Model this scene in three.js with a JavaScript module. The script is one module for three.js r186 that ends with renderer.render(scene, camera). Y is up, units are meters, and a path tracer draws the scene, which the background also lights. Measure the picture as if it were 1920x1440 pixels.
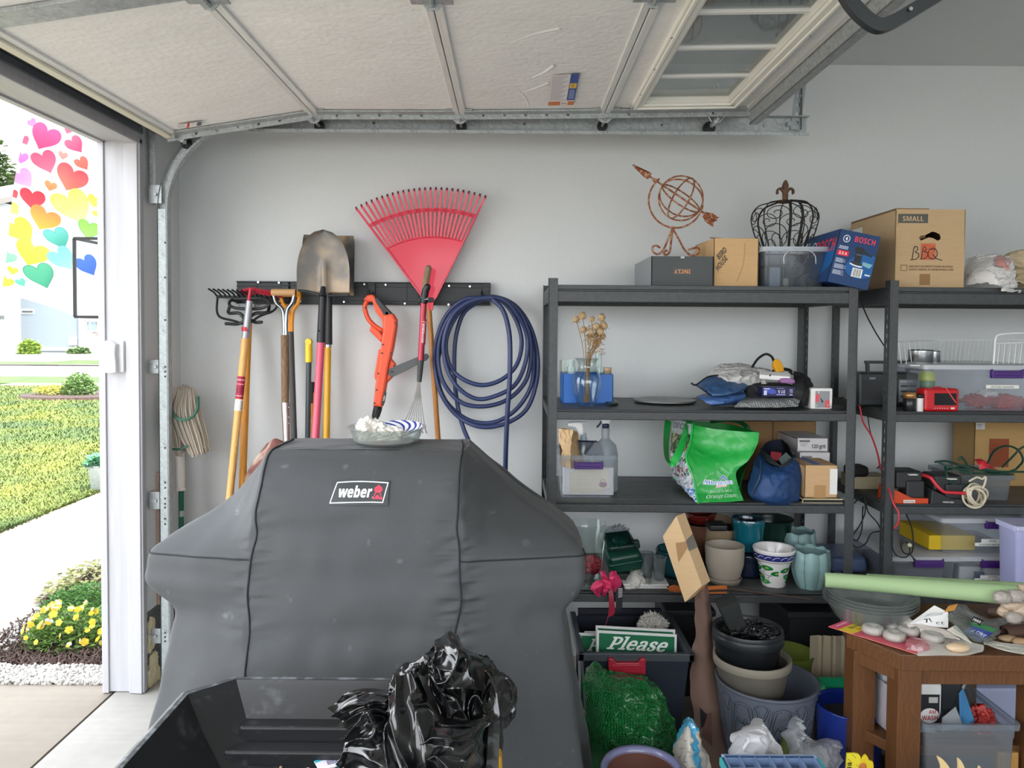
import*as THREE from 'three';
import{RoundedBoxGeometry}from 'three/addons/geometries/RoundedBoxGeometry.js';
import{mergeGeometries,mergeVertices,toCreasedNormals}from 'three/addons/utils/BufferGeometryUtils.js';
import{createNoise3D}from 'simplex-noise';
// ---------- camera, sky, sun, exposure ----------
const scene=new THREE.Scene();
const EYE=1.62,FOCAL=1440;
const camera=new THREE.PerspectiveCamera(2*Math.atan(720 / FOCAL)*180 / Math.PI,4 / 3,0.05,400);
camera.position.set(0,EYE,0);
camera.rotation.set(-1.9*Math.PI / 180,0,0.4*Math.PI / 180,'YXZ');
camera.setViewOffset(1920,1440,0,57,1920,1440);
camera.updateMatrixWorld(true);
const skyData=new Float32Array(64*32*4);
for(let r=0;r<32;r++)for(let c=0;c<64;c++){
const up=Math.max(0,(r + 0.5)/ 16 - 1),o=(r*64 + c)*4;
skyData.set(r<16?[0.5,0.52,0.5,1]:[1.0 - 0.2*up,1.02 - 0.12*up,1.05 - 0.02*up,1],o);
}
const sky=new THREE.DataTexture(skyData,64,32,THREE.RGBAFormat,THREE.FloatType);
sky.mapping=THREE.EquirectangularReflectionMapping;sky.magFilter=THREE.LinearFilter;sky.needsUpdate=true;
scene.background=sky;
scene.backgroundIntensity=2.1;
const sun=new THREE.DirectionalLight(0xfff4e4,4.5);
sun.name='sun';sun.position.set(10,32,10);sun.castShadow=true;sun.shadow.radius=3;
Object.assign(sun.shadow.camera,{left:-30,right:30,top:30,bottom:-30,near:1,far:90});
sun.shadow.mapSize.set(2048,2048);
scene.add(sun,sun.target);
const renderer=new THREE.WebGLRenderer({antialias:true});
renderer.toneMapping=THREE.LinearToneMapping;
renderer.toneMappingExposure=3.1;
renderer.shadowMap.enabled=true;
// ---------- helpers ----------
const V=(x,y,z)=>new THREE.Vector3(x,y,z),PI=Math.PI,DEG=PI / 180;
let seed=7;
const rnd=()=>{seed=(seed + 0x6d2b79f5)|0;let t=Math.imul(seed ^(seed>>>15),1|seed);t=(t + Math.imul(t ^(t>>>7),61|t))^ t;return((t ^(t>>>14))>>>0)/ 4294967296;};
const rr=(a,b)=>a +(b - a)*rnd();
const noise3=createNoise3D(rnd);
const fbm=(x,y,z,o=4)=>{let s=0,a=0.5;for(let i=0;i<o;i++){s +=a*noise3(x,y,z);x*=2.03;y*=2.03;z*=2.03;a*=0.5;}return s;};
const lerp=THREE.MathUtils.lerp,clamp=THREE.MathUtils.clamp,smooth=THREE.MathUtils.smoothstep;

const sight=(px,py)=>V((px - 960)/ FOCAL,-(py - 663)/ FOCAL,-1).applyQuaternion(camera.quaternion);
const at=(px,py,d)=>{const v=sight(px,py);return v.multiplyScalar(-d / v.z).add(camera.position);};
const onY=(px,py,y)=>{const v=sight(px,py);return v.multiplyScalar((y - EYE)/ v.y).add(camera.position);};
const onX=(px,py,x)=>{const v=sight(px,py);return v.multiplyScalar(x / v.x).add(camera.position);};
const M=(d)=>d / FOCAL;
const names={};
const numbered=(n)=>{names[n]=(names[n]??0)+ 1;return names[n]>1?n + '_' + String(names[n]- 1).padStart(3,'0'):n;};
const loose=[];
function clean(g){
if(g.index)g=g.toNonIndexed();
for(const k of Object.keys(g.attributes))if(!['position','normal','uv','color'].includes(k))g.deleteAttribute(k);
if(!g.attributes.normal)g.computeVertexNormals();
if(!g.attributes.uv)g.setAttribute('uv',new THREE.BufferAttribute(new Float32Array(g.attributes.position.count*2),2));
g.morphAttributes={};g.clearGroups();
return g;
}
function merge(list){
const gs=list.flat(9).filter(Boolean).map(clean);
if(gs.length===1)return gs[0];
const col=gs.every((g)=>g.attributes.color);
if(!col)gs.forEach((g)=>g.deleteAttribute('color'));
return mergeGeometries(gs);
}
function boxUV(g){
const p=g.attributes.position,n=new Float32Array(p.count*2),a=V(),b=V(),c=V(),m=V();
for(let i=0;i<p.count;i +=3){
a.fromBufferAttribute(p,i);b.fromBufferAttribute(p,i + 1);c.fromBufferAttribute(p,i + 2);
m.copy(b).sub(a).cross(c.clone().sub(a));
const x=Math.abs(m.x),y=Math.abs(m.y),z=Math.abs(m.z);
[a,b,c].forEach((q,k)=>{const o=(i + k)*2;if(x>y&&x>z){n[o]=q.z;n[o + 1]=q.y;}else if(y>z){n[o]=q.x;n[o + 1]=q.z;}else{n[o]=q.x;n[o + 1]=q.y;}});
}
g.setAttribute('uv',new THREE.BufferAttribute(n,2));
return g;
}
function mk(name,geo,mat,parent){
let g=merge([geo]);
if(mat.userData.metric)g=boxUV(g);
const o=new THREE.Mesh(g,mat);
o.castShadow=o.receiveShadow=true;
o.name=name;
if(parent)parent.add(o);
return o;
}
function tag(o,label,category,group,kind){
o.userData.label=label;if(category)o.userData.category=category;
if(group)o.userData.group=group;if(kind)o.userData.kind=kind;
return o;
}
function thing(name,label,category,opt={}){
const g=new THREE.Group();
g.name=numbered(name);scene.add(g);
tag(g,label,category,opt.group,opt.kind);
if(opt.p){g.position.copy(opt.p.isVector3?opt.p:V(...opt.p));g.rotation.set(opt.rx??0,opt.ry??0,opt.rz??0,'YXZ');}else loose.push(g);
return g;
}
function part(g,name,geo,mat,label){const o=mk(name,geo,mat,g);if(label)o.userData.label=label;return o;}
function solo(name,label,category,geo,mat,opt={}){
const o=mk(numbered(name),geo,mat,scene);
tag(o,label,category,opt.group,opt.kind);
if(opt.p){o.position.copy(opt.p.isVector3?opt.p:V(...opt.p));o.rotation.set(opt.rx??0,opt.ry??0,opt.rz??0,'YXZ');}else loose.push(o);
return o;
}
function struct(name,geo,mat,parent){const o=mk(parent?name:numbered(name),geo,mat,parent??scene);if(!parent)o.userData.kind='structure';return o;}
function copy(root,label,p,ry=0,s=1,rz=0){
const c=root.clone();c.name=numbered(root.name.replace(/_\d{3}$/,''));c.userData={...root.userData,label:label??root.userData.label};
c.position.copy(p.isVector3?p:V(...p));c.rotation.set(0,ry,rz,'YXZ');c.scale.setScalar(s);scene.add(c);
return c;
}
function settle(){
for(const o of loose){
const b=new THREE.Box3().setFromObject(o);if(b.isEmpty())continue;
const base=V((b.min.x + b.max.x)/ 2,b.min.y,(b.min.z + b.max.z)/ 2);
if(o.isMesh)o.geometry.translate(-base.x,-base.y,-base.z);else for(const c of o.children)c.position.sub(base);
o.position.copy(base);
}
}

const mv=(g,x=0,y=0,z=0,rx=0,ry=0,rz=0)=>g.applyMatrix4(new THREE.Matrix4().compose(V(x,y,z),new THREE.Quaternion().setFromEuler(new THREE.Euler(rx,ry,rz,'YXZ')),V(1,1,1)));
const box=(w,h,d,x=0,y=0,z=0,r=0.003)=>(r>0?new RoundedBoxGeometry(w,h,d,1,Math.min(r,w / 2.1,h / 2.1,d / 2.1)):new THREE.BoxGeometry(w,h,d)).translate(x,y,z);
const span=(x0,x1,y0,y1,z0,z1,r=0)=>box(Math.abs(x1 - x0),Math.abs(y1 - y0),Math.abs(z1 - z0),(x0 + x1)/ 2,(y0 + y1)/ 2,(z0 + z1)/ 2,r);
const along=(g,a,b)=>{const d=b.clone().sub(a);return g.applyMatrix4(new THREE.Matrix4().compose(a.clone().add(b).multiplyScalar(0.5),new THREE.Quaternion().setFromUnitVectors(V(0,1,0),d.normalize()),V(1,1,1)));};
const rod=(a,b,r,r2=r,seg=14)=>along(new THREE.CylinderGeometry(r2,r,a.distanceTo(b),seg),a,b);
const bar=(a,b,w,t,r=0.002)=>along(box(w,a.distanceTo(b),t,0,0,0,r),a,b);
const tube=(pts,r,n=0,seg=8,closed=false)=>{
const c=new THREE.CatmullRomCurve3(pts,closed,'centripetal'),g=new THREE.TubeGeometry(c,n||Math.max(8,pts.length*6),r,seg,closed);
if(closed)return g;
return[g,...[pts[0],pts[pts.length - 1]].map((p)=>new THREE.SphereGeometry(r,seg,6).translate(p.x,p.y,p.z))];
};
const lathe=(pts,seg=40,x=0,y=0,z=0)=>new THREE.LatheGeometry(pts.map((p)=>new THREE.Vector2(p[0],p[1])),seg).translate(x,y,z);
const ball=(r,x=0,y=0,z=0,sx=1,sy=1,sz=1,n=16)=>new THREE.SphereGeometry(r,n,Math.max(6,n*0.7|0)).scale(sx,sy,sz).translate(x,y,z);
const poly=(pts,holes=[])=>{const s=new THREE.Shape(pts.map((p)=>new THREE.Vector2(p[0],p[1])));for(const h of holes)s.holes.push(h.isPath?h:new THREE.Path(h.map((p)=>new THREE.Vector2(p[0],p[1]))));return s;};
const smoothShape=(pts)=>new THREE.Shape(new THREE.SplineCurve([...pts,pts[0]].map((p)=>new THREE.Vector2(p[0],p[1]))).getPoints(pts.length*6));
const hole=(x,y,r)=>{const p=new THREE.Path();p.absarc(x,y,r,0,PI*2,true);p.isPath=true;return p;};
const ext=(shape,d,bevel=0,seg=10)=>new THREE.ExtrudeGeometry(shape,{depth:d,bevelEnabled:bevel>0,bevelThickness:bevel,bevelSize:bevel,bevelOffset:-bevel,bevelSegments:2,curveSegments:seg});
const disc=(r,x=0,y=0,z=0)=>new THREE.CircleGeometry(r,32).translate(x,y,z);

function plate(a,b,c,d,t){
const n=b.clone().sub(a).cross(d.clone().sub(a)).normalize().multiplyScalar(-t),q=[a,b,c,d],w=q.map((p)=>p.clone().add(n)),tri=[];
const quad=(p,r,s,u)=>tri.push(p,r,s,p,s,u);
quad(...q);quad(w[3],w[2],w[1],w[0]);
for(let i=0;i<4;i++){const j=(i + 1)% 4;quad(q[i],w[i],w[j],q[j]);}
const g=new THREE.BufferGeometry().setFromPoints(tri);
const uv=[];for(let f=0;f<6;f++)uv.push(0,0,1,0,1,1,0,0,1,1,0,1);
g.setAttribute('uv',new THREE.BufferAttribute(new Float32Array(uv),2));
g.computeVertexNormals();
return g;
}
const quadUV=(a,b,c,d)=>{const g=new THREE.BufferGeometry().setFromPoints([a,b,c,a,c,d]);g.setAttribute('uv',new THREE.BufferAttribute(new Float32Array([0,0,1,0,1,1,0,0,1,1,0,1]),2));g.computeVertexNormals();return g;};

function grid(nu,nv,p,closedU=false){
const pos=[],uv=[],idx=[];
for(let j=0;j<=nv;j++)for(let i=0;i<=nu;i++){const q=p(i / nu,j / nv);pos.push(q.x,q.y,q.z);uv.push(i / nu,j / nv);}
for(let j=0;j<nv;j++)for(let i=0;i<nu;i++){const a=j*(nu + 1)+ i,b=a + 1,c=a + nu + 1,d=c + 1;idx.push(a,b,d,a,d,c);}
const g=new THREE.BufferGeometry();
g.setAttribute('position',new THREE.Float32BufferAttribute(pos,3));g.setAttribute('uv',new THREE.Float32BufferAttribute(uv,2));g.setIndex(idx);
g.computeVertexNormals();
if(closedU){const n=g.attributes.normal,v=V();for(let j=0;j<=nv;j++){const a=j*(nu + 1),b=a + nu;v.fromBufferAttribute(n,a).add(V().fromBufferAttribute(n,b)).normalize();n.setXYZ(a,v.x,v.y,v.z);n.setXYZ(b,v.x,v.y,v.z);}}
return g;
}

function patch(net,nu,nv,amp=0,f=10,sd=0){
const rows=net.map((r)=>new THREE.CatmullRomCurve3(r,false,'centripetal'));
return grid(nu,nv,(u,v)=>{
const q=new THREE.CatmullRomCurve3(rows.map((c)=>c.getPoint(u)),false,'centripetal').getPoint(v);
if(amp){const n=ridge(q.x*f + sd,q.y*f,q.z*f)*amp;q.x +=n*0.6;q.y +=n*0.5;q.z +=n;}
return q;
});
}
const ridge=(x,y,z)=>{const a=1 - Math.abs(noise3(x,y,z)),b=1 - Math.abs(noise3(x*2.1 + 5,y*2.1,z*2.1));return a*a + 0.45*b*b - 0.7;};

function lump(rx,ry,rz,o={}){
const{amp=0.2,f=2,n=26,s=0,flat=0,shape}=o,g=mergeVertices(clean(new THREE.IcosahedronGeometry(1,n)).deleteAttribute('uv').deleteAttribute('normal')),p=g.attributes.position,v=V();
for(let i=0;i<p.count;i++){
v.fromBufferAttribute(p,i);
const k=1 + amp*(ridge(v.x*f + s,v.y*f,v.z*f)+ 0.5*noise3(v.x*f*0.5,v.y*f*0.5 + s,v.z*f*0.5));
v.multiplyScalar(k);
if(shape)shape(v);
v.x*=rx;v.y*=ry;v.z*=rz;
if(flat)v.y=Math.max(v.y,-ry*flat);
p.setXYZ(i,v.x,v.y,v.z);
}
g.computeVertexNormals();
return g;
}
const bend=(g,f)=>{const p=g.attributes.position,v=V();for(let i=0;i<p.count;i++){f(v.fromBufferAttribute(p,i));p.setXYZ(i,v.x,v.y,v.z);}g.computeVertexNormals();return g;};

function sweepXY(path,profile,z){
const n=profile.length;
return clean(grid(n - 1,path.length - 1,(u,v)=>{
const j=Math.round(v*(path.length - 1)),i=Math.round(u*(n - 1)),a=path[Math.max(0,j - 1)],b=path[Math.min(path.length - 1,j + 1)],dx=b[0]- a[0],dy=b[1]- a[1],l=Math.hypot(dx,dy);
return V(path[j][0]- dy / l*profile[i][0],path[j][1]+ dx / l*profile[i][0],z + profile[i][1]);
})).deleteAttribute('normal');
}

const mats={};
function mat(color,o={}){
const key=JSON.stringify([color,o.rough,o.metal,o.coat,o.key,o.sheen,o.emissive,o.trans,o.op]);
if(!o.map&&!o.bumpMap&&mats[key])return mats[key];
const m=new THREE.MeshPhysicalMaterial({color,roughness:o.rough??0.6,metalness:o.metal??0,side:THREE.DoubleSide});
if(o.coat){m.clearcoat=o.coat;m.clearcoatRoughness=o.coatRough??0.1;}
if(o.sheen){m.sheen=o.sheen;m.sheenColor=new THREE.Color(color);m.sheenRoughness=0.6;}
if(o.trans){m.transmission=o.trans;m.thickness=o.thick??0;m.ior=o.ior??1.45;}
if(o.spec!==undefined)m.specularIntensity=o.spec;
for(const k of['map','bumpMap','roughnessMap','alphaMap'])if(o[k])m[k]=o[k];
if(o.bump)m.bumpScale=o.bump;
if(o.metric)m.userData.metric=true;
if(!o.map&&!o.bumpMap)mats[key]=m;
return m;
}

const hash=(x,y,s)=>{let h=Math.imul(x,374761393)+ Math.imul(y,668265263)+ Math.imul(s,974711);h=Math.imul(h ^(h>>>13),1274126177);return((h ^(h>>>16))>>>0)/ 4294967296;};
const vn=(x,y,p,q,s)=>{const i=Math.floor(x),j=Math.floor(y),a=x - i,b=y - j,u=a*a*(3 - 2*a),v=b*b*(3 - 2*b),w=(n,m)=>((n % m)+ m)% m;const h=(m,n)=>hash(w(m,p),w(n,q),s);return lerp(lerp(h(i,j),h(i + 1,j),u),lerp(h(i,j + 1),h(i + 1,j + 1),u),v);};
const tn=(u,v,fx,fy,s,o=3)=>{let t=0,a=0.5;for(let k=0;k<o;k++){t +=a*vn(u*fx,v*fy,fx,fy,s + k);fx*=2;fy*=2;a*=0.5;}return t /(1 - Math.pow(0.5,o));};
function tex(size,fn,rep=1,srgb=true){
const d=new Uint8Array(size*size*4);
for(let j=0;j<size;j++)for(let i=0;i<size;i++){const c=fn(i / size,j / size),o=(j*size + i)*4;for(let k=0;k<3;k++)d[o + k]=clamp((c.length?c[k]:c)*255,0,255);d[o + 3]=255;}
const t=new THREE.DataTexture(d,size,size);
t.wrapS=t.wrapT=THREE.RepeatWrapping;t.magFilter=THREE.LinearFilter;t.repeat.set(rep,rep);
if(srgb)t.colorSpace=THREE.SRGBColorSpace;
t.needsUpdate=true;
return t;
}
const mixc=(a,b,t)=>a.map((x,i)=>lerp(x,b[i],t));
function canvas(w,h,draw){
const c=document.createElement('canvas');c.width=w;c.height=h;
const x=c.getContext('2d');draw(x,w,h);
const t=new THREE.CanvasTexture(c);t.colorSpace=THREE.SRGBColorSpace;t.magFilter=THREE.LinearFilter;
return t;
}
const print=(w,h,draw,o={})=>{const m=mat(0xffffff,{rough:0.6,...o,map:canvas(w,h,draw)});if(o.ink)m.transparent=true;return m;};
const words=(x,s,px,py,size,color,o={})=>{x.save();x.translate(px,py);if(o.rot)x.rotate(o.rot);if(o.sx)x.scale(o.sx,1);x.font=(o.style??'bold')+ ' ' + size + 'px ' +(o.font??'sans-serif');x.fillStyle=color;x.textAlign=o.align??'center';x.textBaseline='middle';x.fillText(s,0,0);if(o.stroke){x.strokeStyle=color;x.lineWidth=o.stroke;x.strokeText(s,0,0);}x.restore();};
const scribble=(x,pts,color,w)=>{x.strokeStyle=color;x.lineWidth=w;x.lineCap=x.lineJoin='round';x.beginPath();pts.forEach((p,i)=>(i?x.lineTo(...p):x.moveTo(...p)));x.stroke();};

const paintT=tex(256,(u,v)=>0.985 + 0.015*tn(u,v,90,90,3,2),1);
const wallBump=tex(256,(u,v)=>tn(u,v,64,64,9,2),3,false);
const wallMat=mat(0xd0d3d3,{rough:0.75,map:paintT,bumpMap:wallBump,bump:0.0002,metric:true});
const concT=tex(512,(u,v)=>{const a=tn(u,v,5,5,1,5),b=tn(u,v,60,60,8,2),c=tn(u,v,3,90,5,2);return mixc([0.55,0.535,0.51],[0.68,0.665,0.64],a*0.6 + b*0.2 + c*0.2);},0.5);
const concrete=mat(0xffffff,{rough:0.85,map:concT,bumpMap:tex(256,(u,v)=>tn(u,v,4,100,5,2)*0.7 + 0.3*tn(u,v,80,80,2,2),1,false),bump:0.0008,metric:true});
const white=mat(0xe6e6e4,{rough:0.45});
const vinyl=mat(0xb4b4b8,{rough:0.5,map:tex(128,(u,v)=>0.93 + 0.07*tn(u,v,60,2,4,2),2),metric:true});
const galvT=tex(256,(u,v)=>{const a=tn(u,v,24,24,6,2),b=tn(u,v,5,5,2,3);return 0.62 + 0.22*(a>0.5?a:b);},6);
const galv=mat(0xdfe6e8,{rough:0.45,metal:0.35,map:galvT,metric:true});
const steel=mat(0xb9bcbd,{rough:0.25,metal:1});
const chrome=mat(0x8f9598,{rough:0.2,metal:1});
const iron=mat(0x1b1d1f,{rough:0.55,metal:0.3});
const blackPl=mat(0x17191b,{rough:0.42});
const rubber=mat(0x141516,{rough:0.8});
const clearPl=mat(0xeef2f4,{rough:0.12,trans:1,thick:0,ior:1.45});
const hazePl=mat(0xdfe4ea,{rough:0.5,trans:0.85,thick:0,ior:1.45});
const glass=mat(0xf3f7f6,{rough:0.02,trans:1,thick:0,ior:1.5});
const cardT=tex(256,(u,v)=>mixc([0.93,0.92,0.9],[1,1,1],tn(u,v,6,70,3,3)*0.6 + 0.4*tn(u,v,90,90,6,2)),4);
const card=(c)=>mat(c,{rough:0.85,map:cardT,metric:true});
const cardboard=card(0xc9a67c),cardPale=card(0xe0bf94),cardOld=card(0xb3966f);
const woodT=(a,b,sd)=>tex(256,(u,v)=>{const w=tn(u,v,3,2,sd,3),r=0.5 + 0.5*Math.sin((u*14 + w*5)*PI*2),f=tn(u,v,120,4,sd + 9,2);return mixc(a,b,r*0.25 + f*0.75);},4);
const ash=mat(0xffffff,{rough:0.5,map:woodT([0.80,0.58,0.30],[0.90,0.72,0.46],4),metric:true});
const oldWood=mat(0xffffff,{rough:0.75,map:woodT([0.36,0.28,0.2],[0.55,0.45,0.35],7),metric:true});

// ---------- the garage shell ----------
const ZW=-3.75,XL=-1.62,XO=-1.785,HEAD=2.425,ZJ=-3.35;
struct('wall_far',span(XO,4.7,0,2.95,ZW - 0.15,ZW),wallMat);
const wl=struct('wall_left',[span(XO,XL,0,2.95,ZW,ZJ),span(XO,XL,HEAD + 0.02,2.95,ZJ,1.6),span(XO,XL,0,2.95,1.6,2.0)],wallMat);
struct('wall_right',span(4.6,4.75,0,2.95,ZW,2.0),wallMat);
struct('wall_near',[span(XO,-1.2,0,2.95,2.0,2.15),span(3.6,4.75,0,2.95,2.0,2.15),span(-1.2,3.6,2.8,2.95,2.0,2.15),span(-1.2,3.6,0,1.35,2.0,2.15)],wallMat);  // unseen wall; its opening is added and shaped to let in frontal daylight
struct('ceiling',span(XO,4.75,2.9,3.0,ZW - 0.15,2.15),wallMat);
struct('roof',[span(-2.15,5.1,3.02,3.2,-4.2,2.35),span(-1.9,4.9,3.2,4.3,-3.9,2.2)],mat(0x77736c,{rough:0.9}));
struct('floor',span(-1.742,4.75,-0.12,0,ZW - 0.02,2.15),concrete);

const zj=ZJ;
struct('trim_1',[span(-1.795,-1.766,0,HEAD,zj - 0.06,zj + 0.018,0.003),span(-1.766,-1.672,0.004,HEAD,zj - 0.06,zj + 0.010,0.002),mv(box(0.06,HEAD,0.03,0,HEAD / 2 + 0.003,0,0.004),-1.642,0,zj + 0.014,0,-0.1,0),span(-1.624,-1.606,0.004,HEAD,zj - 0.01,zj + 0.024,0.004)],vinyl);
struct('trim_2',[span(-1.795,-1.766,HEAD - 0.018,HEAD + 0.03,zj,1.6),span(-1.766,-1.672,HEAD - 0.010,HEAD + 0.03,zj,1.6),span(-1.672,-1.606,HEAD - 0.024,HEAD + 0.03,zj,1.6,0.004)],vinyl);
struct('trim_3',[span(-1.795,-1.62,0,HEAD,1.585,1.64)],vinyl);
struct('header_shade_board',[span(XL,XL + 0.014,HEAD + 0.02,2.66,ZJ,1.6,0.003),span(XL,XL + 0.02,HEAD + 0.02,HEAD + 0.05,ZJ,1.6,0.004)],mat(0x5a6067,{rough:0.6}));  // board added over the header wall; its dark colour stands in for shade

const bare=struct('trim_4',[plate(V(XL + 0.002,0.02,ZJ - 0.03),V(XL + 0.002,0.02,ZJ - 0.33),V(XL + 0.002,0.34,ZJ - 0.33),V(XL + 0.002,0.34,ZJ - 0.03),0.004)],mat(0x77797a,{rough:0.95,bumpMap:wallBump,bump:0.004,map:tex(128,(u,v)=>0.6 + 0.4*tn(u,v,30,30,3,3),4),metric:true}));
part(bare,'foam',[[0.05,0.06,-0.06,0.05],[0.1,0.045,-0.08,0.04],[0.2,0.05,-0.05,0.035],[0.27,0.04,-0.06,0.03],[0.03,0.05,-0.1,0.04]].map(([y,h,z,r],i)=>lump(0.014,h,r,{amp:0.3,f:2,n:8,s:i}).translate(XL + 0.004,y,ZJ + z)),mat(0xd8cda8,{rough:0.9}));
part(bare,'wood_plate',span(XL,XL + 0.012,0.34,0.95,ZJ - 0.27,ZJ - 0.13,0.002),mat(0xd6c6bc,{rough:0.8,map:woodT([0.7,0.62,0.58],[0.9,0.84,0.8],3),metric:true}));
part(bare,'corner_bead',span(XL,XL + 0.006,0,2.42,ZJ - 0.02,ZJ - 0.005,0.001),mat(0x8f9294,{rough:0.7}));
// ---------- the sectional door, rolled up ----------
const seamX=[[-1.452,2.432],[-0.852,2.527],[-0.229,2.53],[0.39,2.54],[1.005,2.553]],ZD0=-3.3,ZD1=1.52;
const backing=mat(0xf4f4f2,{rough:0.8,metric:true,map:tex(512,(u,v)=>mixc([0.93,0.93,0.925],[1,1,1],0.55*tn(u,v,5,8,4,4)+ 0.45*tn(u,v,20,90,2,2)),0.9),bumpMap:tex(256,(u,v)=>tn(u,v,6,6,4,3)*0.6 + tn(u,v,60,60,5,2)*0.4,1.1,false),bump:0.004});
const railM=mat(0xe6e7e4,{rough:0.45,map:tex(128,(u,v)=>0.9 + 0.1*tn(u,v,50,3,4,2),3),metric:true});
const door=thing('door_1','white sectional garage door rolled up under the ceiling on steel tracks',null,{kind:'structure'});
function onSection(i,g){const[x0,y0]=seamX[i],[x1,y1]=seamX[i + 1];return mv(g,x0,y0,0,0,0,Math.atan2(y1 - y0,x1 - x0));}
const secLen=(i)=>Math.hypot(seamX[i + 1][0]- seamX[i][0],seamX[i + 1][1]- seamX[i][1]);
const WX0=0.125,WX1=0.51,WZ=[[-3.19,-2.02],[-1.85,-0.68],[-0.5,0.67]];
for(let i=0;i<4;i++){
const L=secLen(i),gs=[];
if(i<3)gs.push(span(0.022,L - 0.022,0.006,0.045,ZD0 + 0.03,ZD1 - 0.03));
else{
gs.push(span(0.022,WX0,0.006,0.045,ZD0 + 0.03,ZD1 - 0.03),span(WX1,L - 0.02,0.006,0.045,ZD0 + 0.03,ZD1 - 0.03));
let z=ZD0 + 0.03;for(const[a,b]of[...WZ,[ZD1 - 0.03,0]]){gs.push(span(WX0,WX1,0.006,0.045,z,a));z=b;}
}
const pn=part(door,'panel',gs.map((g)=>onSection(i,g)),backing);
part(pn,'seam_rail',[onSection(i,span(0,0.026,-0.003,0.04,ZD0,ZD1,0.003)),onSection(i,span(L - 0.026,L - 0.003,-0.003,0.04,ZD0,ZD1,0.003))],railM);
part(pn,'end_stile',[onSection(i,span(0.02,L - 0.02,-0.004,0.002,ZD0 - 0.004,ZD0 + 0.045)),onSection(i,ext(poly([[0,-0.03],[L,-0.03],[L,0.03],[0,0.03]],[0.1,0.19,0.28,0.37,0.46].map((x)=>hole(x,-0.014,0.006))),0.003).translate(0,0.006,ZD0 - 0.004))],galv);
if(i===0)part(pn,'centre_stile',onSection(0,span(0.01,L - 0.01,-0.009,0.004,-2.135,-2.045,0.003)),galv);
else if(i<3)part(pn,'centre_stile',onSection(i,span(0.02,L - 0.02,-0.006,0.004,-1.99,-1.9,0.003)),galv);
}
part(door,'bottom_seal',onSection(0,[span(-0.03,0.0,-0.012,0.05,ZD0,ZD1,0.004)][0]),mat(0xd9d6c3,{rough:0.6}));
part(door,'retainer',onSection(0,span(-0.05,-0.032,0.0,0.05,ZD0,ZD1,0.003)),rubber);

part(door,'wrinkle',[[[940,178],[990,165],[1030,150]],[[970,160],[985,178],[992,195]],[[1000,140],[1025,128],[1040,116]],[[880,160],[930,156],[985,150]],[[940,80],[1000,58],[1050,47]]].map((pts,i)=>{const q=pts.map(([x,y])=>onY(x,y,2.552));const g=tube(q,0.0135,20,10)[0];return g;}),backing);

WZ.forEach(([z0,z1])=>{
const fr=[],b=0.045;
const ring=(x0,x1,za,zb,w,y0,y1)=>[span(x0,x1,y0,y1,za,za + w,0.003),span(x0,x1,y0,y1,zb - w,zb,0.003),span(x0,x0 + w,y0,y1,za,zb,0.003),span(x1 - w,x1,y0,y1,za,zb,0.003)];
fr.push(...ring(WX0 - 0.03,WX1 + 0.03,z0 - 0.03,z1 + 0.03,b,-0.012,0.008),...ring(WX0 - 0.006,WX1 + 0.006,z0 - 0.006,z1 + 0.006,0.03,-0.003,0.047),...ring(WX0 - 0.02,WX1 + 0.02,z0 - 0.02,z1 + 0.02,0.012,-0.018,0.0));
const w=part(door,'window_frame',fr.map((g)=>onSection(3,g)),mat(0xe9e8df,{rough:0.4}));
const n=4,s=(z1 - z0)/ n;
for(let k=0;k<n;k++)part(w,'pane',onSection(3,span(WX0 + 0.012,WX1 - 0.012,0.022,0.026,z0 + k*s + 0.004,z0 +(k + 1)*s - 0.004)),mat(0xd5dadb,{rough:0.05,trans:0.9,thick:0}));
for(let k=1;k<n;k++)part(w,'muntin',onSection(3,span(WX0 + 0.02,WX1 - 0.02,0.012,0.04,z0 + k*s - 0.011,z0 + k*s + 0.011,0.003)),white);
part(w,'screw',[0.15,0.4,0.65,0.9].flatMap((f)=>[WX0 - 0.022,WX1 + 0.022].map((x)=>onSection(3,mv(new THREE.CylinderGeometry(0.005,0.005,0.003,8),x,-0.013,lerp(z0,z1,f))))),steel);
});

part(door,'strut',onSection(3,[span(0,0.004,-0.058,0.03,ZD0 - 0.01,ZD1)][0].translate(0.615,0,0)),galv);
part(door,'strut',onSection(3,span(0.615,0.65,-0.058,-0.053,ZD0 - 0.01,ZD1)),galv);

const rollerAt=(x,y,s)=>{
const h=part(door,'roller_hinge',[mv(ext(poly([[-0.05,0.012],[0.05,0.012],[0.028,-0.028],[0.012,-0.042],[-0.012,-0.042],[-0.028,-0.028]],[hole(0,-0.012,0.006)]),0.004,0.001),x,y,ZD0 - 0.012),span(x - 0.055,x + 0.055,y - 0.002,y + 0.002,ZD0 - 0.01,ZD0 + 0.06,0.001),rod(V(x,y - 0.03,ZD0 + 0.05),V(x,y - 0.03,ZD0 - 0.15),0.006),...[-0.085,0.085].map((d)=>mv(new THREE.CylinderGeometry(0.008,0.008,0.014,6),x + d,y - 0.004,ZD0 - 0.006,PI / 2))],galv);
part(h,'roller',[mv(new THREE.CylinderGeometry(0.023,0.023,0.012,20),x,y - 0.03,ZD0 - 0.105,PI / 2)],blackPl);
};
rollerAt(seamX[1][0],2.53,1);rollerAt(seamX[2][0],2.532,1);rollerAt(seamX[3][0],2.54,1);
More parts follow.
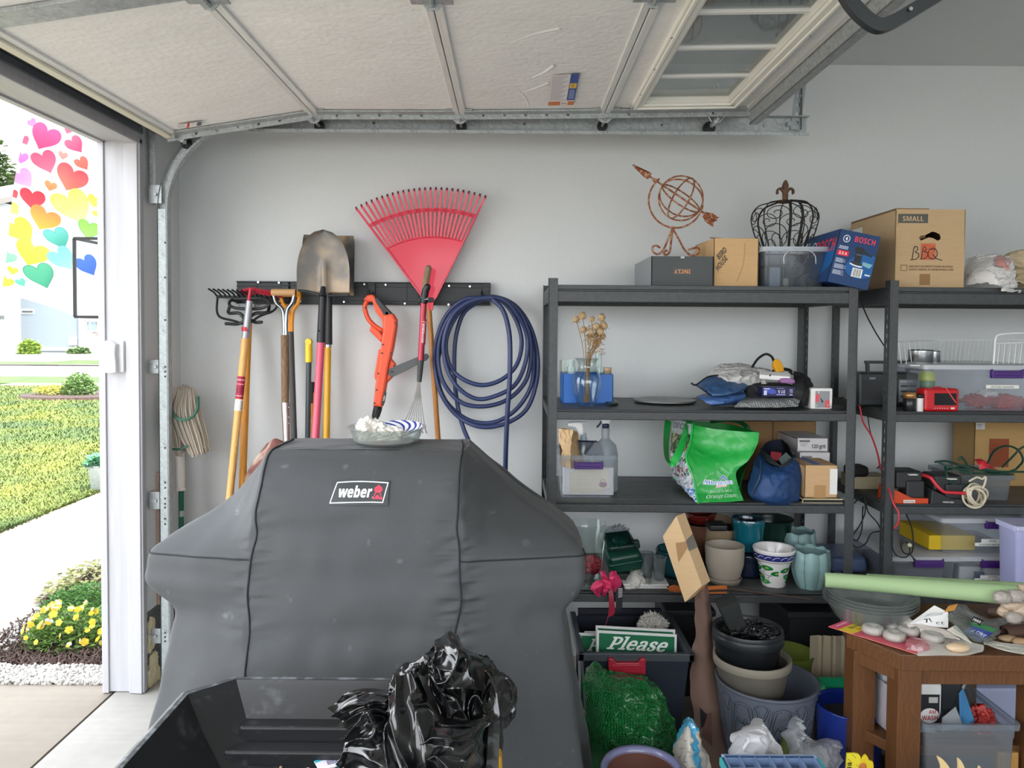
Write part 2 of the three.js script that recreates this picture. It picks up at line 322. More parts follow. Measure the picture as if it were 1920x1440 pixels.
{
const[x,y]=seamX[0],f=part(door,'bottom_bracket',[mv(box(0.1,0.045,0.006,0.02,0,0,0.002),x,y + 0.0,ZD0 - 0.01,0,0,0.16),rod(V(x + 0.015,y - 0.012,ZD0 + 0.03),V(x + 0.015,y - 0.012,ZD0 - 0.12),0.006),mv(new THREE.CylinderGeometry(0.011,0.011,0.03,12),x - 0.005,y - 0.002,ZD0 - 0.02,PI / 2),mv(new THREE.CylinderGeometry(0.011,0.011,0.03,12),x + 0.035,y - 0.018,ZD0 - 0.02,PI / 2)],galv);
part(f,'roller',mv(new THREE.CylinderGeometry(0.023,0.023,0.012,20),x + 0.015,y - 0.012,ZD0 - 0.105,PI / 2),blackPl);
const tx=0.845,ty=2.503,t=part(door,'top_bracket',[bar(V(tx - 0.01,2.55,ZD0 - 0.012),V(tx + 0.012,ty + 0.01,ZD0 - 0.014),0.03,0.004),rod(V(tx + 0.012,ty,ZD0 + 0.05),V(tx + 0.012,ty,ZD0 - 0.13),0.006),rod(V(tx + 0.012,ty,ZD0 + 0.02),V(tx + 0.012,ty,ZD0 - 0.05),0.011),...tube([V(tx + 0.03,ty + 0.0,ZD0 - 0.01),V(tx + 0.08,ty + 0.05,ZD0),V(tx + 0.1,ty + 0.055,ZD0 + 0.02)],0.003)],steel);
part(t,'roller',mv(new THREE.CylinderGeometry(0.027,0.027,0.014,20),tx + 0.012,ty,ZD0 - 0.1,PI / 2),blackPl);
}
for(let k=1;k<4;k++){const[x,y]=seamX[k],z=-2.135;part(door,'hinge',[span(x - 0.06,x + 0.06,y - 0.008,y - 0.003,z - 0.045,z + 0.045,0.002),mv(ext(poly([[-0.04,0.01],[0.04,0.01],[0.014,-0.02],[-0.014,-0.02]]),0.003,0.001),x,y - 0.004,z - 0.043),rod(V(x,y - 0.014,z - 0.06),V(x,y - 0.014,z + 0.05),0.006),mv(ball(0.009),x - 0.03,y - 0.008,z + 0.02),mv(ball(0.009),x + 0.03,y - 0.008,z + 0.02)],galv);}

const flatY=(x0,y0,x1,y1,x2,y2,x3,y3,y)=>quadUV(onY(x0,y0,y),onY(x1,y1,y),onY(x2,y2,y),onY(x3,y3,y));
part(door,'warning_label',flatY(1028,198,1075,197,1087,138,1034,141,2.5375),print(256,320,(x,w,h)=>{
x.fillStyle='#e9e4e2';x.fillRect(0,0,w,h);
x.fillStyle='#2d4f9e';x.fillRect(178,0,78,264);x.fillStyle='#e8b93e';x.fillRect(184,88,66,50);
x.fillStyle='#d9793a';x.fillRect(0,276,w,44);x.fillStyle='#f3ece8';x.fillRect(118,278,76,40);
x.fillStyle='#9b9aa8';for(let i=0;i<26;i++)x.fillRect(12,14 + i*9.6,150 -(i % 5)*13,3.4);
x.fillStyle='#dfe6f4';for(let i=0;i<7;i++)x.fillRect(192,156 + i*14,50,4);
words(x,'Safety',156,298,20,'#222',{style:'italic bold'});words(x,'!',217,113,44,'#443a20');
}),'white safety label with blue and orange borders');
{const q=(x,y)=>{const p=onY(x,y,2.45);const v=sight(x,y),k=(2.432 - 0.158*-1.452 - EYE)/(v.y - 0.158*v.x);return v.multiplyScalar(k).add(camera.position).add(V(0,-0.003,0));};
part(door,'maker_label',quadUV(q(333,240),q(378,235),q(380,226),q(330,233)),print(256,64,(x,w,h)=>{x.fillStyle='#eceae6';x.fillRect(0,0,w,h);x.fillStyle='#cf3f43';x.beginPath();x.moveTo(90,64);x.lineTo(108,0);x.lineTo(132,0);x.lineTo(120,64);x.fill();x.fillStyle='#5a5e70';x.fillRect(200,6,50,50);x.fillStyle='#999';for(let i=0;i<4;i++)x.fillRect(8,12 + i*12,70,4);x.fillRect(140,20,50,6);}),'small white and red paper label');}
// ---------- tracks ----------
const track=thing('door_track','galvanized steel door track curving up from the floor and along the wall','track');
{
const xt=-1.537,R=0.40,yt=2.53,path=[];
for(let y=0.03;y<yt - R;y +=0.3)path.push([xt,y]);
for(let k=0;k<=14;k++){const a=PI - k / 14*PI / 2;path.push([xt + R + R*Math.cos(a),yt - R + R*Math.sin(a)]);}
const prof=[[0.024,0.004],[0.024,-0.012],[0.026,-0.026],[0.0,-0.03],[-0.022,-0.028],[-0.026,-0.012],[-0.024,0.012],[-0.018,0.016]];
const zT=-3.39;
part(track,'curved_rail',[sweepXY(path,prof.map(([n,z])=>[n,z]),zT),sweepXY(path,prof.map(([n,z])=>[n*0.93,z*0.93 + 0.001]),zT)],galv);

const x0=xt + R - 0.02,x1=1.29;
part(track,'straight_rail',[span(x0,x1,yt - 0.052,yt - 0.048,zT - 0.026,zT + 0.012),span(x0,x1,yt + 0.022,yt + 0.026,zT - 0.026,zT + 0.010),span(x0,x1,yt - 0.052,yt + 0.026,zT - 0.030,zT - 0.026),span(x0,x1,yt - 0.062,yt - 0.052,zT + 0.008,zT + 0.012)].map((g)=>mv(g,0,0,0,0,0,-0.000)),galv);
part(track,'bolt',[[300,0],[430,0],[700,0],[985,0],[1245,0],[1440,0],[1485,0]].map(([px])=>mv(new THREE.CylinderGeometry(0.006,0.006,0.006,8),at(px,0,3.4).x,yt - 0.012,zT - 0.022,PI / 2)),steel).userData.kind='stuff';
const dots=[];for(const py of[455,520,600,688,697,706,840,905,915,935,945,952,973,983,1187,1195,1203])dots.push(mv(new THREE.CylinderGeometry(0.0045,0.0045,0.003,8),at(309,py,3.37).x,at(309,py,3.37).y,zT + 0.0165,PI / 2));
part(track,'slot_hole',dots,mat(0x2a2d2f)).userData.kind='stuff';
part(track,'track_face',span(xt - 0.014,xt + 0.018,0.03,yt - R,zT + 0.012,zT + 0.016),mat(0xc9d3d4,{rough:0.5,metal:0.4,map:galvT,metric:true}));
for(const[y0,y1]of[[345,380],[675,701],[924,957],[1182,1210]]){const a=at(277,y0,3.37),b=at(299,y1,3.37);part(track,'wall_bracket',[span(a.x,b.x,b.y,a.y,zT - 0.004,zT,0.001),span(a.x - 0.004,a.x,b.y,a.y,zT - 0.05,zT),mv(new THREE.CylinderGeometry(0.008,0.008,0.012,6),(a.x + b.x)/ 2,(a.y + b.y)/ 2,zT + 0.004,PI / 2)],galv);}
const a=at(278,380,3.4),b=at(286,235,3.4);part(track,'flag_angle',[span(a.x,a.x + 0.03,a.y,b.y,zT - 0.02,zT - 0.016,0.001),span(a.x,a.x + 0.003,a.y,b.y,zT - 0.06,zT - 0.016)],galv);
}
const hanger=thing('track_hanger','perforated steel strap holding the end of the horizontal door track','bracket');
{
const sh=poly([[-0.022,0],[0.022,0],[0.022,0.42],[-0.022,0.42]],Array.from({length:10},(_,i)=>hole(0,0.03 + i*0.04,0.009)));
const p=at(1490,232,3.42);
part(hanger,'strap',[mv(ext(sh,0.003),p.x,2.50,-3.41,0,0,-0.1),mv(ext(sh,0.003),p.x + 0.02,2.50,-3.41,0,PI / 2,0)],mat(0x9ba0a3,{rough:0.4,metal:0.8}));
part(hanger,'bolt',[[1480,232],[1488,148],[1487,160],[1505,155]].map(([x,y])=>{const q=at(x,y,3.40);return mv(new THREE.CylinderGeometry(0.012,0.012,0.02,6),q.x,q.y,q.z,PI / 2);}),steel);
part(hanger,'splice_plate',[0].map(()=>{const q=at(1487,151,3.4);return box(0.02,0.05,0.006,q.x,q.y,q.z - 0.002,0.001);}),iron);
}
{
const hookB=thing('ceiling_hook','black bent steel storage bracket hanging down from the ceiling','bracket');
const pts=[at(1560,-60,1.6),at(1597,8,1.6),at(1632,42,1.6),at(1650,49,1.6),at(1672,42,1.6),at(1735,5,1.6),at(1840,-60,1.6)],c=new THREE.CatmullRomCurve3(pts,false,'centripetal');
pts[0].y=Math.max(pts[0].y,2.3);
const g=grid(4,60,(u,v)=>{const q=c.getPoint(v),t=c.getTangent(v),n=V(-t.y,t.x,0).multiplyScalar(0.0135);const k=Math.round(u*4),s=[[1,1],[1,-1],[-1,-1],[-1,1],[1,1]][k];return q.add(n.multiplyScalar(s[0])).add(V(0,0,0.01*s[1]));});
part(hookB,'bent_bar',[toCreasedNormals(clean(g),0.6),rod(pts[0].clone().add(V(0,-0.01,0)),V(pts[0].x - 0.15,2.9,-1.6),0.012),rod(pts[6].clone().add(V(0,-0.01,0)),V(pts[6].x + 0.3,2.9,-1.6),0.012)],mat(0x23282b,{rough:0.4}));
const q=at(1707,17,1.585);part(hookB,'eyelet',mv(new THREE.CylinderGeometry(0.004,0.004,0.006,10),q.x,q.y,q.z,PI / 2),steel);
}
{
const k=thing('door_keypad','white wireless door keypad on the white jamb trim','keypad');
const a=at(193,700,3.31),b=at(228,637,3.31),w=b.x - a.x,h=b.y - a.y;
part(k,'back_plate',box(w*0.72,h*0.94,0.02,b.x - w*0.36,(a.y + b.y)/ 2,-3.335,0.006),mat(0xdcdcdc,{rough:0.45}));
const sh=new THREE.Shape();sh.moveTo(-w*0.38,-h*0.46);sh.quadraticCurveTo(0,-h*0.53,w*0.36,-h*0.46);sh.lineTo(w*0.34,-h*0.1);sh.quadraticCurveTo(w*0.26,h*0.1,w*0.36,h*0.36);sh.quadraticCurveTo(0,h*0.58,-w*0.38,h*0.4);sh.closePath();
part(k,'cover',ext(sh,0.02,0.005).translate(a.x + w*0.4,(a.y + b.y)/ 2,-3.322),mat(0xcfd0d3,{rough:0.4}));
}

// ---------- outside ----------
const asphalt=mat(0x6e6c6c,{rough:0.9,map:tex(256,(u,v)=>0.85 + 0.15*tn(u,v,60,60,4,2),0.5),metric:true});
const paving=mat(0xd4cabf,{rough:0.85,map:concT,bumpMap:concrete.bumpMap,bump:0.0008,metric:true});
struct('driveway',[span(-14,-1.758,-0.12,-0.004,-3.42,14)],paving);
struct('joint_strip',span(-1.76,-1.74,-0.1,-0.014,ZJ,2.1),mat(0x4a453f,{rough:0.95}));
struct('footpath',[span(-4.0,-2.7,-0.12,-0.006,-14,-3.42),span(-14,-4,-0.14,-0.02,-21.6,-20)],paving);
const turf=mat(0x445b20,{rough:0.95,map:tex(256,(u,v)=>mixc([0.5,0.58,0.36],[0.95,0.95,0.6],tn(u,v,8,8,4,4)),0.3),metric:true});
struct('rear_apron',span(-1.74,12,-0.14,-0.01,2.15,9),concrete);
struct('lawn',[span(-60,-4.0,-0.16,-0.03,-20,-3.42),span(-60,-4,-0.16,-0.03,-24.6,-21.6),span(-4,30,-0.16,-0.03,-24.6,-14),span(-60,40,-0.16,-0.02,-34,-31.6),span(-60,40,-0.16,-0.02,-62,-34)],turf);
struct('street',span(-80,60,-0.2,-0.06,-31.6,-24.6),asphalt);
struct('street_kerb',[span(-80,60,-0.2,-0.02,-24.8,-24.5),span(-80,60,-0.2,-0.02,-31.9,-31.6)],concrete);
struct('neighbour_driveway',[span(-50,-20.5,-0.1,0.0,-45.5,-34),span(-50,0,-0.1,0.005,-37.5,-36)],mat(0xa8a49c,{rough:0.9}));
{
const b=new THREE.BufferGeometry(),P=[];
for(let k=0;k<5;k++){const a=k*2.4,c=Math.cos(a),s=Math.sin(a),w=0.006,l=0.03 + 0.012*(k % 3),ox=0.02*Math.cos(k*1.9),oz=0.02*Math.sin(k*1.9);P.push(ox - w*s,0,oz + w*c,ox + w*s,0,oz - w*c,ox + c*l*0.7,l,oz + s*l*0.7);}
b.setAttribute('position',new THREE.Float32BufferAttribute(P,3));b.computeVertexNormals();
const n=60000,im=new THREE.InstancedMesh(b,mat(0xffffff,{rough:0.8,key:'blade'}),n),m=new THREE.Matrix4(),c=new THREE.Color();
for(let i=0;i<n;i++){
const d=5.6 + 15*Math.pow(rnd(),1.7),x=-4.02 - rnd()*Math.max(0.3,d*0.67 - 3.7),s=rr(0.8,1.5)*(1 + d*0.03);
m.compose(V(x,-0.03,-d),new THREE.Quaternion().setFromAxisAngle(V(0,1,0),rnd()*6.3),V(s,s*rr(0.3,0.7),s));im.setMatrixAt(i,m);
const g=fbm(x*0.5,0,d*0.5,3),k=rnd();c.setRGB(lerp(0.055,0.15,clamp(0.4 + g + 0.3*(k - 0.5),0,1)),lerp(0.09,0.165,clamp(0.5 + g,0,1)),lerp(0.012,0.04,k));im.setColorAt(i,c);
}
im.name='grass';im.castShadow=im.receiveShadow=true;tag(im,'blades of mown grass on the front lawn','grass',null,'stuff');scene.add(im);
}

struct('bed_soil',span(-2.7,XO,-0.12,-0.01,-14,-3.42),mat(0x33261f,{rough:1}));
struct('bed_edging',[span(-2.71,-2.69,-0.05,0.04,-9,-4.4)],mat(0x4d3a33,{rough:0.9}));
const scatter=(name,label,cat,geo,material,n,f)=>{
const im=new THREE.InstancedMesh(geo,material,n),m=new THREE.Matrix4();
for(let i=0;i<n;i++){const{p,s,c}=f(i);m.compose(p,new THREE.Quaternion().setFromEuler(new THREE.Euler(rnd()*6,rnd()*6,rnd()*6)),V(s[0],s[1],s[2]));im.setMatrixAt(i,m);im.setColorAt(i,c);}
im.name=numbered(name);im.castShadow=im.receiveShadow=true;tag(im,label,cat,null,'stuff');scene.add(im);return im;
};
const tinted=mat(0xffffff,{rough:0.9,key:'tinted'}),C=(r,g,b)=>new THREE.Color().setRGB(r,g,b);
scatter('mulch','dark shredded bark mulch in the bed beside the wall','mulch',new THREE.BoxGeometry(1,0.25,0.2),tinted,3800,()=>{const k=rnd(),b=rr(0.5,1.3);return{p:V(rr(-2.68,-1.8),rr(-0.005,0.02),-3.6 - 3*k*k),s:[rr(0.02,0.07),0.02,0.02].map((v,i)=>v*rr(0.7,1.2)),c:C(0.10*b,0.062*b,0.05*b)};});
const pebble=new THREE.IcosahedronGeometry(0.5,1);
scatter('gravel','white gravel strip edging the flower bed and driveway','gravel',pebble,tinted,3200,(i)=>{const e=i % 4===3,b=rr(0.28,0.5);return{p:e?V(rr(-2.68,-2.5),0.005,-3.7 - 3*rnd()):V(rr(-2.72,-1.79),rr(-0.005,0.012),-3.42 - 0.17*Math.pow(rnd(),1.3)),s:[rr(0.012,0.03),rr(0.01,0.018),rr(0.012,0.022)],c:C(b,b*0.94,b*0.87)};});

const leafGeo=(l,w)=>{const g=new THREE.BufferGeometry();g.setAttribute('position',new THREE.Float32BufferAttribute([0,0,0,l*0.5,l*0.12,w,l,0,0,0,0,0,l,0,0,l*0.5,l*0.12,-w],3));g.computeVertexNormals();return g;};
function foliage(rx,ry,rz,n,l,w,tint,up=0.4){
const one=leafGeo(l,w),list=[];
for(let i=0;i<n;i++){
const d=V(rr(-1,1),rr(-0.2,1),rr(-1,1)).normalize(),r=Math.cbrt(rr(0.15,1)),s=rr(0.7,1.3),g=one.clone().scale(s,s,s);
mv(g,d.x*rx*r,Math.max(0.005,d.y*ry*r),d.z*rz*r,rr(-0.6,0.6),rnd()*6.3,rr(-0.3,0.9)*up + 0.2);
const k=rr(0.6,1.3),col=new Float32Array(g.attributes.position.count*3);for(let j=0;j<col.length;j +=3){col[j]=tint[0]*k*rr(0.9,1.1);col[j + 1]=tint[1]*k;col[j + 2]=tint[2]*k;}
g.setAttribute('color',new THREE.BufferAttribute(col,3));list.push(clean(g));
}
return mergeGeometries(list);
}
const leafM=mat(0xffffff,{rough:0.7,trans:0.25,key:'leaf'});leafM.vertexColors=true;
function shrub(name,label,cat,p,r,n,l,w,tint,stems=5){
const t=thing(name,label,cat,{p});
part(t,'foliage',foliage(r[0],r[1],r[2],n,l,w,tint),leafM);
const st=[];for(let i=0;i<stems;i++){const a=i*2.4;st.push(tube([V(0.02*Math.cos(a),0,0.02*Math.sin(a)),V(r[0]*0.3*Math.cos(a),r[1]*0.45,r[2]*0.3*Math.sin(a)),V(r[0]*0.6*Math.cos(a),r[1]*0.8,r[2]*0.6*Math.sin(a))],r[1]*0.012,8,5));}
part(t,'stem',st,mat(0x4f5a2c,{rough:0.9}));
return t;
}
{
const t=shrub('pansy_plant','clump of yellow and white pansies in the flower bed by the driveway','flowers',onY(92,1240,0).setZ(-3.86),[0.24,0.19,0.15],2600,0.035,0.006,[0.13,0.24,0.035],6);
const petal=new THREE.CircleGeometry(0.011,10),flower=(c2)=>{const out=[];[[0,1.1],[1.25,1],[-1.25,1],[2.5,0.95],[-2.5,0.95]].forEach(([a,s],i)=>{const g=clean(petal.clone().scale(s,s,1).translate(0.011*Math.sin(a),0.011*Math.cos(a),0.001*i));const c=i===0||i>2?[0.5,0.34,0.012]:c2,col=new Float32Array(g.attributes.position.count*3);for(let j=0;j<col.length;j +=3)col.set(c,j);g.setAttribute('color',new THREE.BufferAttribute(col,3));out.push(g);});return mergeGeometries(out);};
const kinds=[flower([0.55,0.42,0.02]),flower([0.55,0.52,0.33]),flower([0.42,0.43,0.48])],fm=mat(0xffffff,{rough:0.6,key:'petal'});fm.vertexColors=true;
for(let i=0;i<60;i++){const a=rr(-0.6,PI + 0.6),e=rr(0.05,1.3),f=mk('flower',kinds[i % 7===3?2:i % 3===1?1:0],fm,t);f.position.set(0.25*Math.cos(a)*Math.cos(e)*rr(0.8,1.05),0.03 + 0.19*Math.sin(e),0.16*Math.sin(a)*Math.cos(e)*rr(0.7,1.1)+ 0.02);f.rotation.set(-0.5 + rr(-0.4,0.4),rr(-0.9,0.9),rr(-0.6,0.6));f.scale.setScalar(rr(0.55,0.95));}
}
shrub('dill_plant','feathery dark green plant in the bed behind the pansies','plant',onY(158,1165,0),[0.24,0.2,0.2],2600,0.04,0.005,[0.06,0.17,0.02]);
shrub('creeping_plant','loose olive plant with pinkish tips near the house wall','plant',onY(185,1100,0),[0.28,0.14,0.4],900,0.035,0.012,[0.22,0.22,0.06]);
{
const bed=onY(130,742,0);struct('mulch_bed',mv(new THREE.CylinderGeometry(1.25,1.35,0.08,28).scale(1,1,0.75),bed.x + 0.25,0.0,bed.z),mat(0x44302a,{rough:1,map:tex(128,(u,v)=>0.6 + 0.4*tn(u,v,20,20,4,3),1),metric:true}));
shrub('green_bush','leafy green bush in the mulch bed across the lawn','bush',V(bed.x + 0.22,0,bed.z),[0.36,0.55,0.36],1300,0.09,0.03,[0.16,0.28,0.08]);
shrub('yellow_bush','low yellow green bush in the mulch bed across the lawn','bush',V(bed.x - 0.42,0,bed.z),[0.4,0.27,0.35],900,0.06,0.02,[0.42,0.42,0.06]);
}
{
const p=onY(189,916,0),t=thing('bucket_planter','grey tin bucket planter on the lawn edge, half behind the jamb','planter',{p});
part(t,'bucket',lathe([[0,0],[0.085,0],[0.115,0.24],[0.122,0.245],[0.11,0.24],[0.08,0.02]]),galv);
part(t,'foliage',foliage(0.12,0.14,0.12,260,0.06,0.02,[0.05,0.2,0.09]).translate(0,0.22,0),leafM);
}
// ---------- the house over the street ----------
{
const D=45,h=thing('neighbour_house','pale house across the street with lap siding and a stone corner','house');
const x=(px)=>at(px,600,D).x,y=(py)=>at(100,py,D).y,siding=mat(0xc3ccd2,{rough:0.8,map:tex(64,(u,v)=>(v % 1<0.18?0.7:1),5.5),metric:true});
part(h,'side_wall',span(x(38),x(152),0,7.5,-D - 8,-D),mat(0x5f6a73,{rough:0.8}));
const bd=new THREE.BoxGeometry(x(150)- x(39.5),0.19,0.03),bm=mat(0x727d86,{rough:0.75});
for(let k=0;k<22;k++){const m=mk('siding_board',mv(bd.clone(),(x(39.5)+ x(150))/ 2,0.3 + k*0.185,-D + 0.03,0.12),bm,h);}
part(h,'corner_board',[span(x(150),x(153),0,7.5,-D,-D + 0.08),span(x(37),x(39.5),0,7.5,-D,-D + 0.08),span(x(38),x(152),0.12,0.3,-D,-D + 0.07)],white);
const stone=mat(0xffffff,{rough:0.95,map:tex(256,(u,v)=>{const i=Math.floor(v*16),o=(i % 2)*0.5 + hash(i,3,4)*0.3,s=(u*8 + o),j=Math.floor(s),e=Math.min(s - j,1 -(s - j)),f=v*16 - i;const k=hash(((j % 8)+ 8)% 8,i,2);return e<0.07||f<0.15?0.6:mixc([0.5,0.46,0.45],[0.82,0.8,0.8],k);},0.5),metric:true});
part(h,'stone_front',span(x(152.5),x(240),0,7.5,-D - 0.5,-D + 0.3),stone);
const win=part(h,'window',[span(x(167),x(200),y(622),y(620.5),-D + 0.3,-D + 0.4),span(x(167),x(200),y(602.5),y(600.5),-D + 0.3,-D + 0.4),span(x(167),x(168.8),y(622),y(600.5),-D + 0.3,-D + 0.4),span(x(175),x(176.8),y(622),y(600.5),-D + 0.3,-D + 0.4)],white);
for(const[a,b]of[[168.8,175],[176.8,186]])part(win,'pane',span(x(a),x(b),y(620.5),y(602.5),-D + 0.3,-D + 0.34),mat(0x5f7276,{rough:0.1}));
const sw=part(h,'window',span(x(41),x(65),y(588.5),y(580.5),-D,-D + 0.08),white);part(sw,'pane',span(x(43),x(63.5),y(587),y(582.5),-D + 0.05,-D + 0.1),mat(0x44484a,{rough:0.2}));
part(h,'vent_box',span(x(133),x(145),y(647),y(634),-D,-D + 0.3,0.02),white);

part(h,'garage_wall',span(x(-60),x(38),0,8.5,-D - 6,-D + 2.2),mat(0x8e9092,{rough:0.8}));
const gd=part(h,'garage_door',[0,1,2,3].map((k)=>span(x(-40),x(25),0.08 + k*0.6,0.64 + k*0.6,-D + 2.2,-D + 2.28,0.02)),white);
for(let k=-2;k<3;k++)for(let j=0;j<4;j++)part(gd,'pane',span(x(5 + k*18 + j*4),x(8 + k*18 + j*4),y(600),y(593.5),-D + 2.28,-D + 2.31),mat(0x3d4346,{rough:0.2}));
part(h,'wall_lamp',span(x(33),x(36),y(602),y(597),-D + 2.2,-D + 2.5,0.02),mat(0x50504e));
part(h,'stone_pier',span(x(29),x(39),0,y(620),-D + 2.2,-D + 2.5),mat(0xb9a893,{rough:0.95}));
part(h,'roof',[plate(V(x(-70),8.4,-D + 2.8),V(x(45),8.4,-D + 2.8),V(x(45),11,-D - 6),V(x(-70),11,-D - 6),0.3),plate(V(x(35),7.4,-D + 0.6),V(x(250),7.4,-D + 0.6),V(x(250),10.5,-D - 8),V(x(35),10.5,-D - 8),0.3)],mat(0x6d6a68,{rough:0.9}));
shrub('round_bush','bright round green bush at the corner of the neighbour house','bush',onY(54,648,0).setZ(-D + 2.7).setX(x(54)*0.94),[0.5,0.85,0.5],900,0.22,0.08,[0.24,0.36,0.06]);
shrub('low_bush','low dark bush in front of the neighbour stone wall','bush',V(x(176),0,-D + 1.6),[0.6,0.34,0.5],500,0.2,0.08,[0.1,0.18,0.06]);
}
{
const mkTree=(p,r,hgt,n,tint,label)=>{
const t=thing('dark_tree',label,'tree',{p});
const gs=[];for(let k=0;k<7;k++){const a=k*2.4;gs.push(foliage(r*0.55,hgt*0.3,r*0.55,n / 7|0,0.8,0.35,tint,0.3).translate(r*0.5*Math.cos(a),hgt*(0.25 + 0.085*k),r*0.5*Math.sin(a)));}
part(t,'crown',gs,leafM);part(t,'trunk',rod(V(0,0,0),V(0,hgt*0.6,0),0.4,0.25),mat(0x4a3c30,{rough:1}));
};
const p=at(18,640,90);p.y=0;mkTree(p,4.5,21.5,4200,[0.05,0.085,0.02],'tall dark green tree behind the flag and far house');
const q=at(-25,640,84);q.y=0;mkTree(q,4,20,2600,[0.055,0.09,0.025],'second dark tree cut by the left picture edge');
}
{
const D=4.35,t=thing('house_flag','white house flag printed with rows of rainbow coloured hearts','flag');
const W=512,H=768,A=at(62,190,D),B=at(330,268,D),Cc=at(305,640,D),Dd=at(-3,548,D);
const heart=(x,cx,cy,s,rot,c1,c2,line)=>{
x.save();x.translate(cx,cy);x.rotate(rot);x.scale(s,s);
const g=x.createLinearGradient(0,-1,0,1.1);g.addColorStop(0,c1);g.addColorStop(1,c2);x.fillStyle=g;
x.beginPath();x.moveTo(0,1.15);x.bezierCurveTo(-0.35,0.7,-1.05,0.35,-1,-0.3);x.bezierCurveTo(-0.95,-0.95,-0.2,-0.95,0,-0.4);x.bezierCurveTo(0.2,-0.95,0.95,-0.95,1,-0.3);x.bezierCurveTo(1.05,0.35,0.35,0.7,0,1.15);x.fill();
if(line){x.strokeStyle=line;x.lineWidth=0.06;x.stroke();}x.restore();
};

const toUV=(px,py)=>{let u=0.5,v=0.5;for(let k=0;k<24;k++){const q=A.clone().multiplyScalar((1 - u)*(1 - v)).add(B.clone().multiplyScalar(u*(1 - v))).add(Cc.clone().multiplyScalar(u*v)).add(Dd.clone().multiplyScalar((1 - u)*v)),w=at(px,py,D);u +=(w.x - q.x)/ 0.8;v -=(w.y - q.y)/ 1.05;}return[u*W,v*H];};
const cloth=print(W,H,(x)=>{
x.fillStyle='#fdfcfc';x.fillRect(0,0,W,H);
[[80,245,60,'rgba(248,190,225,0.55)'],[50,330,60,'rgba(250,205,235,0.5)'],[40,400,50,'rgba(255,170,160,0.35)'],[95,510,70,'rgba(214,208,240,0.5)']].forEach(([a,b,r,c])=>{const[u,v]=toUV(a,b),g=x.createRadialGradient(u,v,4,u,v,r*1.5);g.addColorStop(0,c);g.addColorStop(1,'rgba(255,255,255,0)');x.fillStyle=g;x.fillRect(0,0,W,H);});
[[63,231,10,'#f06bb0','#e07ac0'],[91,257,29,'#f04a8c','#e01c5c'],[145,272,18,'#f25a7c','#e43a66'],[133,246,8,'#ee4a6c','#e65a7a'],[52,265,10,'#c83a60','#d0507a'],[48,297,13,'#f06ab8','#e85aa8'],[90,303,24,'#e8305c','#f0607a'],[124,293,9,'#f08a80','#e87a78'],[158,307,14,'#f07060','#ee5a50'],[138,333,29,'#ec3a4c','#f07a60'],[50,335,20,'#f07ac8','#f4a0dc'],[99,349,11,'#f29060','#f07a40'],[32,365,9,'#e8303c','#ee5050'],[65,372,22,'#e01c34','#ee4050'],[135,384,36,'#f6ec50','#f6f2a0'],[178,376,14,'#f0ec40','#e4e860'],[28,392,13,'#f4c650','#f6d880'],[83,408,26,'#f08040','#f4b840'],[36,430,26,'#f2e040','#ecd850'],[163,428,20,'#8ed850','#a4e070','#5fae50'],[102,443,22,'#7ad0c8','#3aa890','#4aa8a0'],[138,439,7,'#c4e8cc','#d8f0dc','#6cb890'],[182,400,10,'#c8e040','#d4ec70'],[55,472,28,'#dce050','#b8d838'],[108,482,25,'#7ac4ee','#a0d8f4'],[12,481,13,'#9ad4b0','#7ac8a0','#4aa880'],[158,495,22,'#4a7ade','#3060d0'],[150,463,13,'#dcecdc','#e4f4e4','#a0c0a8'],[66,513,26,'#58b890','#2f9c78','#3a9070'],[18,506,9,'#c8d840','#b0c840'],[31,528,9,'#6cc8a8','#50b8a0'],[6,527,12,'#d4e040','#c0d838'],[210,460,26,'#6a9ae8','#4a70d8'],[230,380,28,'#f4e860','#e8e070'],[220,310,24,'#f08a50','#f0b060'],[235,540,22,'#9a7ae0','#7a5ad0']].forEach(([a,b,r,c1,c2,line],i)=>{const[u,v]=toUV(a,b);heart(x,u,v,r*1.8,(i % 2?0.35:-0.45)- 0.25 + 0.15*Math.sin(i*2.3),c1,c2,line);});
},{rough:0.9,trans:0.45});cloth.color.set(0xbcbcbc);
part(t,'cloth',grid(30,40,(u,v)=>{const q=A.clone().multiplyScalar((1 - u)*(1 - v)).add(B.clone().multiplyScalar(u*(1 - v))).add(Cc.clone().multiplyScalar(u*v)).add(Dd.clone().multiplyScalar((1 - u)*v));q.z +=0.02*Math.sin(u*9 + v*3)*v + 0.03*Math.sin(v*5 + u*2);return q;}),cloth);
const fl=t.children[0].geometry.attributes.uv;for(let i=0;i<fl.count;i++)fl.setY(i,1 - fl.getY(i));
part(t,'pole',rod(A.clone().add(V(-0.06,0.02,0)),V(XO,B.y - 0.04,B.z),0.012),white);
}
